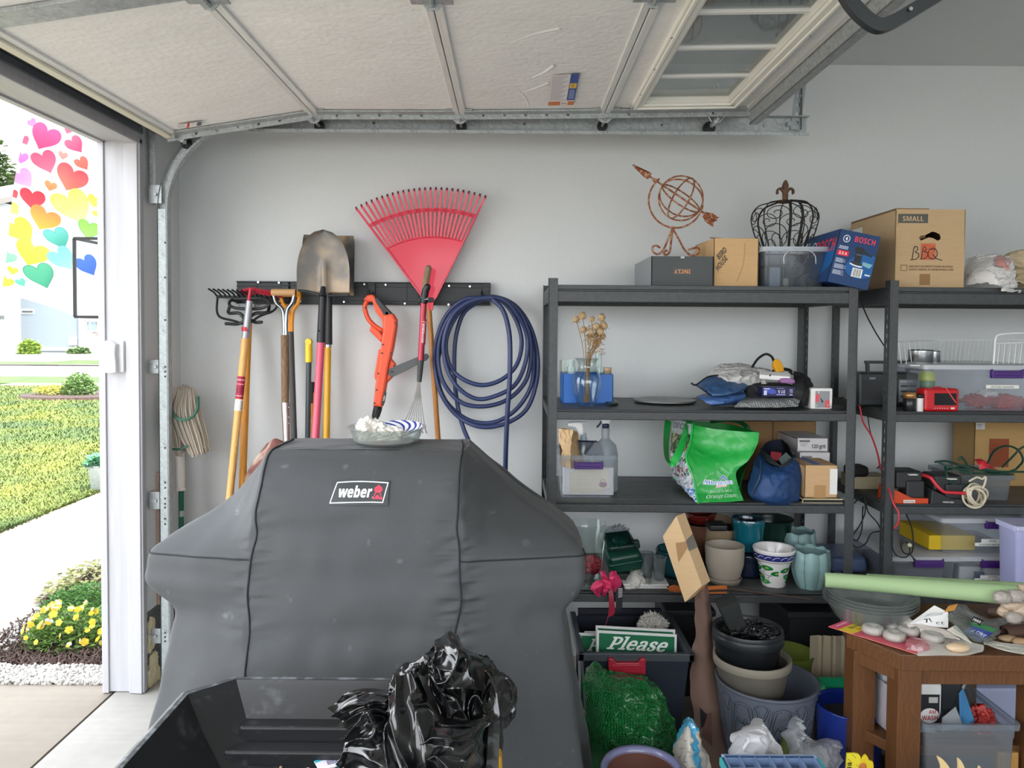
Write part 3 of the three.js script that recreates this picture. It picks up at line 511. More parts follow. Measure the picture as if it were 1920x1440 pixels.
{
const D=3.72,t=thing('wall_lantern','black open frame lantern with a round bulb outside the opening','lantern');
const a=at(141,594,D),b=at(141,447,D),x0=a.x,x1=XO - 0.045,y0=a.y,y1=b.y,w=x1 - x0,s=0.013,z0=-D,z1=-D - w*0.9;
const e=(p,q)=>bar(p,q,s,s,0.001),fr=[];
for(const[x,z]of[[x0,z0],[x1,z0],[x0,z1],[x1,z1]])fr.push(e(V(x,y0,z),V(x,y1,z)));
for(const y of[y0,y1])fr.push(e(V(x0,y,z0),V(x1,y,z0)),e(V(x0,y,z1),V(x1,y,z1)),e(V(x0,y,z0),V(x0,y,z1)),e(V(x1,y,z0),V(x1,y,z1)));
part(t,'frame',fr,iron);
part(t,'stem',[rod(V((x0 + x1)/ 2 + 0.03,y1,(z0 + z1)/ 2),V((x0 + x1)/ 2 + 0.03,y1 + 0.04,(z0 + z1)/ 2),0.01),rod(V((x0 + x1)/ 2 + 0.03,y1 + 0.035,(z0 + z1)/ 2),V(XO,y1 + 0.035,(z0 + z1)/ 2),0.01),span(XO - 0.02,XO,y1 - 0.1,y1 + 0.1,z1 + 0.06,z0 - 0.06,0.004),rod(V((x0 + x1)/ 2 + 0.03,y1,(z0 + z1)/ 2),V((x0 + x1)/ 2 + 0.03,y1 - 0.1,(z0 + z1)/ 2),0.018)],iron);
part(t,'bulb',ball(0.035,(x0 + x1)/ 2 + 0.03,y1 - 0.14,(z0 + z1)/ 2,1,1.25,1),mat(0xf4efe0,{rough:0.3}));
}

// ---------- tool rail and tools on the far wall ----------
const RD=3.72,w=(px,py,d=3.67)=>at(px,py,d);
const gripY=mat(0xd9a51e,{rough:0.45}),gripO=mat(0xe8961c,{rough:0.4}),blackM=mat(0x22272a,{rough:0.5});
{
const r=thing('tool_rail','long black tool rail with hooks screwed to the wall','tool rail');
const a=w(444,527,RD),b=w(919,573,RD),y1=a.y,y0=b.y;
part(r,'rail',[span(a.x,b.x,y0,y1,-RD,-RD - 0.006,0.002),span(a.x,b.x,y1 - 0.006,y1,-RD + 0.012,-RD - 0.012,0.002),span(a.x,b.x,y0,y0 + 0.006,-RD + 0.012,-RD - 0.012,0.002),span(a.x,b.x,y1 - 0.026,y1 - 0.021,-RD + 0.005,-RD,0.001),span(a.x,b.x,y0 + 0.016,y0 + 0.02,-RD + 0.005,-RD,0.001),span(a.x,b.x,y0,y1,-RD - 0.006,ZW + 0.001),...[481,548,762,783].map((px)=>span(w(px,540,RD).x,w(px,540,RD).x + 0.003,y0,y1,-RD + 0.004,-RD,0))],blackM);
const sc=mv(new THREE.CylinderGeometry(0.005,0.005,0.004,10),0,0,0,PI / 2);
for(const[px,py]of[[484,529],[523,530],[563,531],[683,533],[723,534],[842,536],[881,537],[524,564],[563,565],[645,566],[759,569],[841,571]]){const o=mk('screw',sc.clone(),steel,r);o.position.copy(w(px,py,RD - 0.014));}

const hook=(px,n='hook')=>{const x=w(px,540,RD).x,p=part(r,n,[span(x - 0.018,x + 0.018,y0 + 0.01,y1 - 0.004,-RD + 0.014,-RD,0.003),...[-0.006,0,0.006].map((d)=>span(x - 0.022,x + 0.022,(y0 + y1)/ 2 + d*4 + 0.01,(y0 + y1)/ 2 + d*4 + 0.014,-RD + 0.018,-RD + 0.01,0.001))],blackM);return p;};
for(const px of[536,553,697,912])hook(px);
for(const px of[905,700]){const x=w(px,540,RD).x;part(r,'peg',tube([V(x,y0 + 0.06,-RD),V(x,y0 + 0.04,-RD + 0.06),V(x + 0.002,y0 + 0.045,-RD + 0.1),V(x,y0 + 0.065,-RD + 0.12)],0.006),blackM);}
part(r,'hook',tube([w(448,567,3.7),w(434,563,3.66),w(430,571,3.62),w(440,577,3.6),w(490,578,3.6),w(505,570,3.6),w(497,561,3.62),w(440,560,3.64)],0.007,60),blackM);
part(r,'hook',tube([w(430,576,3.7),w(430,587,3.62),w(450,588,3.6),w(458,600,3.6),w(448,607,3.6),w(424,607,3.58)],0.008,40),blackM);
part(r,'hook',tube([w(505,574,3.7),w(500,586,3.62),w(478,588,3.6),w(468,597,3.6),w(478,604,3.6),w(490,604,3.58)],0.008,40),blackM);
part(r,'slide',span(w(448,0,RD).x,w(478,0,RD).x,w(0,574,RD).y,w(0,566,RD).y,-RD + 0.03,-RD,0.004),mat(0x9a9da0,{rough:0.4}));
}

const stripe=(c,draw)=>print(64,256,(x,W,H)=>{x.fillStyle=c;x.fillRect(0,0,W,H);draw(x,W,H);});
const sleeve=(a,b,r,material)=>{const L=a.distanceTo(b),g=new THREE.CylinderGeometry(r,r,L,18,1,true,-PI*0.75,PI*1.5);return along(g.rotateY(0),a,b);};
{
const t=thing('garden_rake','garden rake with red neck, silver ferrule and pale wood handle','rake');
const D=3.57,a=w(470,580,D),b=w(460,634,D),c=w(429,948,3.47);
part(t,'handle',rod(c,b,0.0165,0.0175,18),ash);
part(t,'ferrule',[rod(w(468,564,D),b,0.0155,0.018,18)],mat(0x9fa3a6,{rough:0.4,metal:0.5}));
part(t,'ring',rod(w(461,621,D),w(461,613,D),0.019,0.019),mat(0xb5293c,{rough:0.4}));
const red=mat(0xb8283c,{rough:0.45});
const hd=part(t,'head',[rod(w(470,541,D),w(466,566,D),0.008),bar(w(449,546,3.66),w(471,541,D),0.012,0.008),bar(w(471,541,D),w(516,549,3.63),0.012,0.008)],red);
for(let i=0;i<13;i++){const p=i<5?w(lerp(450,470,i / 4),lerp(546,541,i / 4),lerp(3.66,D,i / 4)):w(lerp(476,515,(i - 5)/ 7),lerp(542,549,(i - 5)/ 7),lerp(D,3.63,(i - 5)/ 7));part(hd,'tine',tube([p,p.clone().add(V(0.01,-0.008,-0.02)),p.clone().add(V(0.024,-0.022,-0.03))],0.0038,8,6),red);}
const q=(y)=>w(lerp(460,429,(y - 634)/ 314),y,lerp(D,3.47,(y - 634)/ 314));
part(t,'label_sleeve',sleeve(q(748),q(706),0.0178),stripe('#a8203f',(x)=>{words(x,'Ames',30,40,22,'#f3e6e8',{style:'italic bold'});words(x,'True',32,88,16,'#f3e6e8');x.fillStyle='#8f1834';x.fillRect(6,120,52,70);words(x,'Temper',32,220,15,'#f3e6e8');}),'dark red brand sleeve');
part(t,'price_sleeve',sleeve(q(770),q(749),0.0178),stripe('#e6e3e0',(x)=>{x.fillStyle='#333';for(let i=0;i<14;i++)x.fillRect(44,30 + i*15,14,4 +(i % 3)*3);words(x,'A7',22,50,20,'#555');}),'white barcode sleeve');
part(t,'stamp',sleeve(q(660),q(644),0.0172),print(64,64,(x)=>{x.fillStyle='#d9a561';x.fillRect(0,0,64,64);scribble(x,[[10,20],[50,12],[20,40],[52,36],[14,56],[54,54]],'#cf4a48',5);}),'red stamp print');
}
{
const t=thing('bow_rake','black bow rake with wide tines and amber handle beside the red-necked rake','rake');
const D=3.66,hd=part(t,'head',bar(w(407,556,D),w(520,561,D),0.014,0.01),iron);
for(let i=0;i<14;i++){const p=w(lerp(407,520,i / 13),lerp(556,561,i / 13),D);part(hd,'tine',tube([p,p.clone().add(V(-0.008,0.02,0.02)),p.clone().add(V(-0.026,0.034,0.035))],0.0042,8,6),iron);}
part(t,'bow',[tube([w(408,556,D),w(407,585,D),w(412,594,D),w(440,602,D),w(463,610,D)],0.0055,40),tube([w(520,561,D),w(519,575,D),w(512,583,D),w(485,594,D),w(464,610,D)],0.0055,40)],iron);
part(t,'handle',rod(w(454,925,3.53),w(466,606,D),0.0165,0.0165,18),mat(0xffffff,{rough:0.45,map:woodT([0.78,0.5,0.14],[0.86,0.6,0.2],12),metric:true}));
}
const dGrip=(t,top,shaft,D,wide,metal,woodM,gripMat)=>{
const L=w(top[0]- wide,top[1],D),R=w(top[0]+ wide,top[1],D),j=w(shaft[0],shaft[1],D);
part(t,'yoke',[tube([L,L.clone().lerp(j,0.35).add(V(-0.006,0,0)),j.clone().add(V(-0.012,0.05,0)),j.clone().add(V(-0.005,-0.01,0)),j.clone().add(V(-0.005,-0.07,0))],0.0085,40),tube([R,R.clone().lerp(j,0.35).add(V(0.006,0,0)),j.clone().add(V(0.014,0.05,0)),j.clone().add(V(0.006,-0.01,0)),j.clone().add(V(0.006,-0.07,0))],0.0095,40)],metal);
part(t,'grip',rod(L.clone().add(V(-0.006,0.004,0)),R.clone().add(V(0.006,0.004,0)),0.0165,0.0165,18),gripMat);
};
{
const t=thing('digging_spade','long spade with a chrome D-grip and weathered wood shaft','spade');
const D=3.6;dGrip(t,[532,550],[534,600],D,20,chrome,oldWood,mat(0xb68d5f,{rough:0.6}));
part(t,'shaft',rod(w(535,760,3.56),w(534,629,D),0.0175,0.0185,18),oldWood);
part(t,'socket',[rod(w(538,830,3.54),w(535,755,3.56),0.0165,0.0195,18),...[764,782,794].map((y)=>mv(ball(0.004),...w(542,y,3.54).toArray()))],mat(0xa89f9b,{rough:0.35,metal:0.85}));
const N=[[[528,826],[516,822],[500,832]],[[552,840],[515,850],[474,866]],[[560,900],[505,905],[458,903]],[[560,980],[505,985],[462,980]]].map((r)=>r.map(([x,y],i)=>w(x,y,3.53 -(i===1?0.012:0))));
part(t,'blade',patch(N,16,16),mat(0xffffff,{rough:0.45,metal:0.35,map:tex(128,(u,v)=>mixc([0.42,0.25,0.22],[0.62,0.55,0.5],smooth(tn(u,v,4,4,5,3),0.4,0.75)),1)}),'rust red and bare steel blade');
}
{
const t=thing('yellow_spade','spade with a yellow D-grip and dark shaft behind the chrome-gripped one','spade');
const D=3.67;dGrip(t,[544,552],[545,600],D,18,gripO,null,gripO);
part(t,'shaft',rod(w(552,840,3.64),w(545,622,D),0.0145,0.0145),mat(0x4a4c4d,{rough:0.5}));
}
{
const t=thing('pole_handle','thin dark pole with a yellow hanging cap on top','pole');
const D=3.62,c=w(579,641,D),s=new THREE.Shape();s.absarc(0,0,0.0165,0,PI*2);s.holes.push(hole(0,0.001,0.0085));
part(t,'cap',[rod(w(579,679,D),w(579,646,D),0.0165,0.0165),mv(ext(s,0.014,0.004).translate(0,0,-0.007),c.x,c.y,c.z)],mat(0xe2c22a,{rough:0.45}));
part(t,'shaft',rod(w(577,830,D),w(579,678,D),0.0125,0.0125),mat(0x3a464c,{rough:0.4}));
}
{
const t=thing('amber_handle','amber tool handle with a black printed label beside the pink shovel handle','tool');
const D=3.67;part(t,'handle',rod(V(w(586,830,D).x,0,-3.66),w(589,718,D),0.0135,0.0135),gripO);
part(t,'label_sleeve',[rod(w(588,756,D),w(588.6,716,D),0.0142,0.0142)],stripe('#26282a',(x)=>{words(x,'Fiskars',32,128,40,'#e8e4da',{rot:-PI / 2,style:'italic bold'});}));
}
const rustT=tex(256,(u,v)=>{const a=tn(u,v,4,4,3,5),b=tn(u,v,14,14,7,3);return mixc([0.42,0.41,0.40],[0.60,0.54,0.47],smooth(a*0.6 + b*0.4,0.42,0.68));},1);
{
const t=thing('round_shovel','round point shovel with grey steel blade hung upside down, pink handle','shovel');
const D=3.55,bl=[];
const g=grid(20,24,(u,v)=>{
const yy=v,half=0.122*Math.sqrt(Math.max(0,1 - Math.pow(Math.max(0,yy - 0.28)/ 0.72,2.1)))*(yy<0.28?lerp(0.99,1,yy / 0.28):1);
const s=u*2 - 1,x=s*half,y=yy*0.283,d=0.035*(1 - s*s)*(1 - yy*0.4)- 0.022*Math.exp(-Math.pow(s*half / 0.016,2))*(1 - smooth(yy,0.35,0.62)),tilt=0.02*yy;
return V(x,y,-d + tilt);
});
const p=w(607,548,D),p2=p.clone().add(V(-0.003,0.003,0));
part(t,'blade',mv(g,p2.x,p2.y,p2.z,0,0,-0.02),mat(0xffffff,{rough:0.5,metal:0.45,map:rustT,metric:true}));
part(t,'foot_turn',[mv(tube([V(-0.118,0,-0.002),V(-0.07,-0.002,-0.012),V(-0.02,-0.014,-0.008)],0.006)[0],p.x,p.y,p.z + 0.004,0,0,-0.06),mv(tube([V(0.118,-0.004,-0.002),V(0.07,-0.008,-0.012),V(0.02,-0.014,-0.008)],0.006)[0],p.x,p.y,p.z + 0.004,0,0,-0.06)],blackM);
part(t,'socket',[rod(w(602,642,D),w(605,556,D),0.0205,0.0165,18),rod(w(605,556,D),w(606,538,3.565),0.0165,0.011,14),mv(ball(0.004),...w(598,620,D - 0.02).toArray())],mat(0x22262a,{rough:0.45,metal:0.3}));
part(t,'handle',rod(w(591,830,3.48),w(602,641,D),0.0178,0.0178,20),mat(0xd4526a,{rough:0.4}));
}
{
const t=thing('square_shovel','square shovel with rusty black blade behind the round one, yellow handle','shovel');
const D=3.67;
const g=grid(12,12,(u,v)=>{const s=u*2 - 1,c=v>0.88?1 -(v - 0.88)*0.45:1;return V(s*0.125*c,v*0.285,-0.016*(1 - s*s)- 0.004);});
const p=w(614,553,D),q=at(614,441,D);part(t,'blade',mv(g,p.x,p.y,p.z,0,0,-0.018),mat(0xffffff,{rough:0.6,metal:0.3,map:tex(256,(u,v)=>mixc([0.2,0.21,0.22],[0.6,0.5,0.38],smooth(tn(u,v,5,5,8,4),0.38,0.6)*0.85),1.2),metric:true}));
part(t,'socket',rod(w(616,646,D),w(617,550,D),0.018,0.015),mat(0x1d2124,{rough:0.5}));
part(t,'collar',rod(w(615,651,D),w(615.5,644,D),0.0165,0.0165),steel);
part(t,'handle',rod(w(612,830,3.62),w(615,649,D),0.0155,0.0155),mat(0xd8a11f,{rough:0.4}));
}
{
const t=thing('string_trimmer','orange and black cordless trimmer hanging from the tool rail','trimmer');
const org=mat(0xe2502a,{rough:0.45}),dk=mat(0x2c2c30,{rough:0.5}),D=3.64;
const P2=(pts)=>{const c=w(700,650,D);return pts.map(([x,y])=>{const q=w(x,y,D);return[q.x - c.x,q.y - c.y];});},c=w(700,650,D);
const slab=(pts,z,th,bv=0.006,hl=[])=>ext(poly(P2(pts),hl.map(P2)),th,bv).translate(c.x,c.y,c.z + z);
part(t,'body',[slab([[722,590],[738,588],[745,600],[745,612],[739,650],[730,690],[724,730],[718,762],[702,760],[706,720],[712,690],[716,650],[720,620]],-0.02,0.05,0.01),slab([[720,650],[711,656],[709,668],[703,705],[708,718],[712,720],[716,690]],-0.01,0.03),slab([[734,672],[742,682],[741,692],[736,708],[726,718],[722,716],[728,690]],-0.012,0.03)],org);
part(t,'handle',[slab([[683,562],[690,554],[699,552],[706,558],[716,575],[724,592],[732,606],[728,640],[720,618],[717,598],[706,586],[700,566],[692,566]],-0.008,0.03),tube([w(687,566,D - 0.01),w(684,575,D - 0.01),w(690,597,D - 0.01),w(700,609,D - 0.01),w(716,620,D - 0.01)],0.011,40)],org);
part(t,'grip_inset',slab([[704,557],[712,560],[726,576],[738,588],[733,598],[724,596],[718,584],[706,566]],0.018,0.012,0.005),dk);
part(t,'trigger',slab([[708,583],[714,582],[720,590],[722,598],[714,594]],-0.012,0.02,0.003),dk);
part(t,'guard',slab([[697,608],[714,622],[721,634],[715,641],[694,620]],-0.02,0.04,0.006),org);
part(t,'collar',[rod(w(703,787,D),w(709,762,D),0.0135,0.0215,18),...[0,1,2,3,4,5].map((k)=>{const a=k*PI / 3,o=V(Math.cos(a)*0.019,0,Math.sin(a)*0.019);return rod(w(704,782,D).add(o.clone().multiplyScalar(0.85)),w(708,767,D).add(o),0.003);})],blackPl);
part(t,'tube',rod(w(699,812,D),w(704,786,D),0.0115),mat(0xd4d4d2,{rough:0.2,metal:0.9}));
part(t,'badge',slab([[724,586],[729,584],[731,590],[727,594]],0.032,0.002,0.001),mat(0xb33a2c));
const bq=[[715,758],[721,757],[725,736],[720,735]].map(([x,y])=>w(x,y,D - 0.048));
part(t,'voltage_label',plate(...bq,0.002),print(64,160,(x)=>{x.fillStyle='#26282c';x.fillRect(0,0,64,160);words(x,'18V',32,80,46,'#c7c9cc',{rot:-PI / 2});}),'black voltage label');
for(const[x,y]of[[685,577],[714,621],[742,606],[718,646],[716,662],[733,662],[709,700],[738,686],[734,708],[706,731],[722,734],[702,756],[718,759]])part(t,'screw_hole',mv(new THREE.CylinderGeometry(0.0042,0.0042,0.004,10),...w(x,y,D - 0.042).toArray(),PI / 2),blackPl);
}
{
const t=thing('tool_sheath','flat dark grey plastic blade cover slanting behind the red handle','cover');
const D=3.62,a=w(736,698,D),b=w(800,670,3.64),L=a.distanceTo(b),s=new THREE.Shape();s.absarc(0,0,0.021,PI / 2,PI*1.5);s.lineTo(L,-0.012);s.absarc(L,0.004,0.014,-PI / 2,PI / 2);s.closePath();
part(t,'sheath',mv(ext(s,0.006,0.002),a.x,a.y,a.z,0,0,Math.atan2(b.y - a.y,b.x - a.x)),mat(0x4d5052,{rough:0.5}));
part(t,'clip',mv(tube([V(0,0,0),V(-0.04,-0.01,0.005),V(-0.07,-0.03,0)],0.008)[0],b.x,b.y,b.z + 0.015),blackPl);
part(t,'rivet',mv(new THREE.CylinderGeometry(0.004,0.004,0.004,10),...w(735,697,D - 0.012).toArray(),PI / 2),rubber);
}
{
const t=thing('leaf_rake','red plastic fan leaf rake hung head up with an amber handle','rake');
const D=3.68,red=mat(0xd92b48,{rough:0.4,coat:0.3}),c=w(808,578,D),k=M(D);
const ang=(px,py)=>Math.atan2(808 - px,578 - py),A0=ang(673,398),A1=ang(905,379),polar=(a,r,z=0)=>V(c.x - Math.sin(a)*r*k,c.y + Math.cos(a)*r*k,c.z + z);
const n=25,R0=128,R1=182,R2=222,wob=(a)=>1 + 0.035*Math.pow((a -(A0 + A1)/ 2)/ 0.5,2),zz=(r)=>0.03*Math.pow(r / 222,2);
const rr0=(a)=>132*wob(a);
part(t,'palm',[ext(poly([[...polar(A0,12).sub(c).toArray().slice(0,2)],...Array.from({length:25},(_,i)=>polar(lerp(A0,A1,i / 24),rr0(lerp(A0,A1,i / 24))).sub(c).toArray().slice(0,2)),[...polar(A1,12).sub(c).toArray().slice(0,2)],[0.01,-0.01],[-0.01,-0.01]]),0.006,0.002).translate(c.x,c.y,c.z),tube(Array.from({length:13},(_,i)=>polar(lerp(A0,A1,i / 12),rr0(lerp(A0,A1,i / 12)),0.008)),0.004,40)[0]],red);
part(t,'cross_band',[0,1].map((j)=>tube(Array.from({length:25},(_,i)=>{const a=lerp(A0,A1,i / 24);return polar(a,(180 + j*4)*wob(a),0.014 + 0.004*(i % 2?1:0));}),0.0042,90)[0]),red);
const tips=mat(0x7c2a3a,{rough:0.5});
for(let i=0;i<n;i++){
const a=lerp(A0,A1,i /(n - 1)),p0=polar(a,rr0(a)- 3,0.004),p1=polar(a,182*wob(a),0.014),p2=polar(a,219*wob(a),0.022),p3=polar(a,222*wob(a),0.012);
const tn_=part(t,'tine',[bar(p0,p1,0.0115,0.006,0.001),bar(p1,p2,0.0105,0.005,0.001)],red);
part(tn_,'tip',bar(p2.clone().add(V(0,-0.004,0)),p3,0.0085,0.016,0.001),tips);
}
part(t,'edge_rib',[bar(polar(A0,20,0.006),polar(A0,182*wob(A0),0.012),0.009,0.012),bar(polar(A1,20,0.006),polar(A1,222*wob(A1),0.016),0.009,0.012)],red);
part(t,'handle',rod(w(822,830,3.66),w(802,545,3.69),0.0125,0.0125),mat(0xffffff,{rough:0.45,map:woodT([0.62,0.38,0.14],[0.74,0.5,0.2],15),metric:true}));
part(t,'socket',span(w(785,0,D).x,w(816,0,D).x,w(0,562,D).y,w(0,552,D).y,-D - 0.01,-D + 0.012,0.006),blackM);
}
{
const t=thing('hand_rake','slim wire rake with a red shaft and worn tan grip','rake');
const D=3.57,gr=tube([w(795,560,D),w(797,545,D),w(799,525,D),w(802,510,D),w(803,503,D)],0.0155,30,14);
part(t,'grip',gr,mat(0xb99d7e,{rough:0.9,bumpMap:wallBump,bump:0.002,map:tex(64,(u,v)=>0.75 + 0.25*tn(u,v,8,8,3,3),1)}));
part(t,'grip_base',[tube([w(795,566,D),w(798,545,D - 0.004),w(801,538,D - 0.006)],0.0168,20,14)],blackPl);
part(t,'shaft',[rod(w(789,676,D),w(795,558,D),0.0145,0.0145,18)],mat(0xa93246,{rough:0.35,metal:0.3}));
part(t,'collar',rod(w(796,562,D),w(796,557,D),0.0175,0.0175),white);
part(t,'brand_print',sleeve(w(791.5,646,D),w(794.3,598,D),0.0148),stripe('#a93246',(x)=>{words(x,'Corona',34,80,34,'#f0dde0',{rot:PI / 2,style:'italic bold'});words(x,'extendable',34,190,18,'#e9cfd3',{rot:PI / 2});}));
part(t,'socket',rod(w(786,716,D),w(789,675,D),0.011,0.0155,16),mat(0x3a3c3d,{rough:0.5}));
part(t,'neck',plate(w(776,745,D),w(789,745,D),w(787,716,D),w(784,716,D),0.004),mat(0x9a8a80,{rough:0.5,metal:0.5}));
for(let i=0;i<8;i++){const f=i / 7;part(t,'tine',tube([w(783 + f*4,718,D),w(lerp(778,789,f),745,D),w(lerp(753,797,f),803,D - 0.015),w(lerp(749,800,f),812,D - 0.005)],0.0021,24,6),mat(0x7d7b78,{rough:0.35,metal:0.8}));}
}
{
const t=thing('garden_hose','coiled dark blue garden hose hanging on the rail hook','hose');
const hm=mat(0x22315c,{rough:0.5,coat:0.15}),P3=(l,d=0)=>l.map(([x,y,z])=>w(x,y,3.64 -(z??0)));
const loops=[
[[905,558,0.02],[870,562,0.02],[838,590],[818,640],[816,690,-0.01],[828,740],[858,780],[900,800,0.03],[945,795,0.03],[985,770,0.02],[1005,720],[1008,670,-0.02],[995,615],[965,572,0.02],[930,557,0.03]],
[[920,558,0.05],[880,566,0.05],[850,590,0.05],[832,640,0.05],[838,690,0.05],[860,728,0.06],[895,748,0.06],[930,742,0.06],[965,722,0.05],[985,680,0.03],[988,630,0.02],[970,590,0.04],[945,563,0.05]],
[[900,560,0.03],[855,580,0.03],[828,625,0.03],[822,680,0.03],[834,722,0.03],[866,755,0.03],[905,762,0.03],[950,750,0.02],[985,715,0.01],[996,660,0.01],[985,605,0.02],[955,567,0.03]],
[[915,560,0.01],[875,572],[846,610],[836,650,0.02],[846,690,0.03],[872,713,0.05],[905,722,0.05],[940,712,0.04],[968,685,0.03],[978,640,0.01],[965,595],[940,564]],
[[898,562,-0.01],[862,578,-0.02],[836,620,-0.02],[820,700,-0.02],[836,752,-0.02],[880,788,-0.01],[925,792],[965,770],[995,725],[1000,660,-0.02],[985,600],[950,565]],
];
loops.forEach((l,i)=>part(t,'loop',tube(P3(l),0.0105,140,10,true),hm));
part(t,'loose_end',tube(P3([[925,562,0.06],[942,580,0.07],[954,620,0.08],[956,700,0.09],[951,780,0.09],[948,860,0.08],[947,930,0.04]]),0.0115,90,10),hm);
part(t,'loose_end',tube(P3([[900,564,-0.02],[872,584,-0.03],[856,625,-0.03],[852,700,-0.03],[858,760,-0.03],[868,800,-0.02],[885,840,-0.01]]),0.0105,80,10),hm);
}
{
const t=thing('string_mop','string mop standing head up in the corner, green and white handle','mop');
const D=3.55,c=w(352,785,D),str=mat(0xb3a99b,{rough:0.95,key:'mop'}),S1=[];
for(let i=0;i<150;i++){
const a=i*2.399,f=Math.sqrt((i + 0.5)/ 150),x=Math.cos(a)*f,z=Math.abs(Math.sin(a))*f,sw=0.02 + 0.035*f;
const top=V(c.x - 0.012 + x*0.05,c.y + 0.13 + 0.02*(1 - f)+ rr(-0.01,0.012),c.z + z*0.05),mid=V(c.x + x*0.083 - 0.01,c.y + 0.03 + rr(-0.01,0.01),c.z + z*0.1 + 0.01),low=V(c.x + x*0.085 + 0.01,c.y - 0.07,c.z + z*0.09),end=V(c.x + x*0.06 + 0.045*(x>-0.2?1:0.2),c.y - 0.135 - 0.015*z + rr(-0.02,0.01),c.z + z*0.08);
S1.push(tube([top,mid,low,end],0.0046,14,5)[0]);
}
const o=part(t,'strands',S1,str);o.userData.kind='stuff';
part(t,'green_band',[tube([w(321,770,3.44),w(332,784,3.42),w(348,787,3.42),w(362,780,3.44),w(370,765,3.46),w(371,745,3.5)],0.007,40,6),tube([w(322,842,3.46),w(338,842,3.45),w(352,836,3.45)],0.005,20,6)],mat(0x3c6a58,{rough:0.8}));
part(t,'collar',[rod(w(339,917,D),w(338,838,D),0.0195,0.0185,20),rod(w(339,919,D),w(339,914,D),0.023,0.021,20)],mat(0xcfc9c2,{rough:0.5}));
part(t,'handle',rod(w(340,1180,D),w(340,915,D),0.012,0.012),mat(0x0e5a44,{rough:0.4}));
part(t,'tape',rod(w(340.5,968,D),w(340.5,957,D),0.0125,0.0125),mat(0x9da6a2));
}

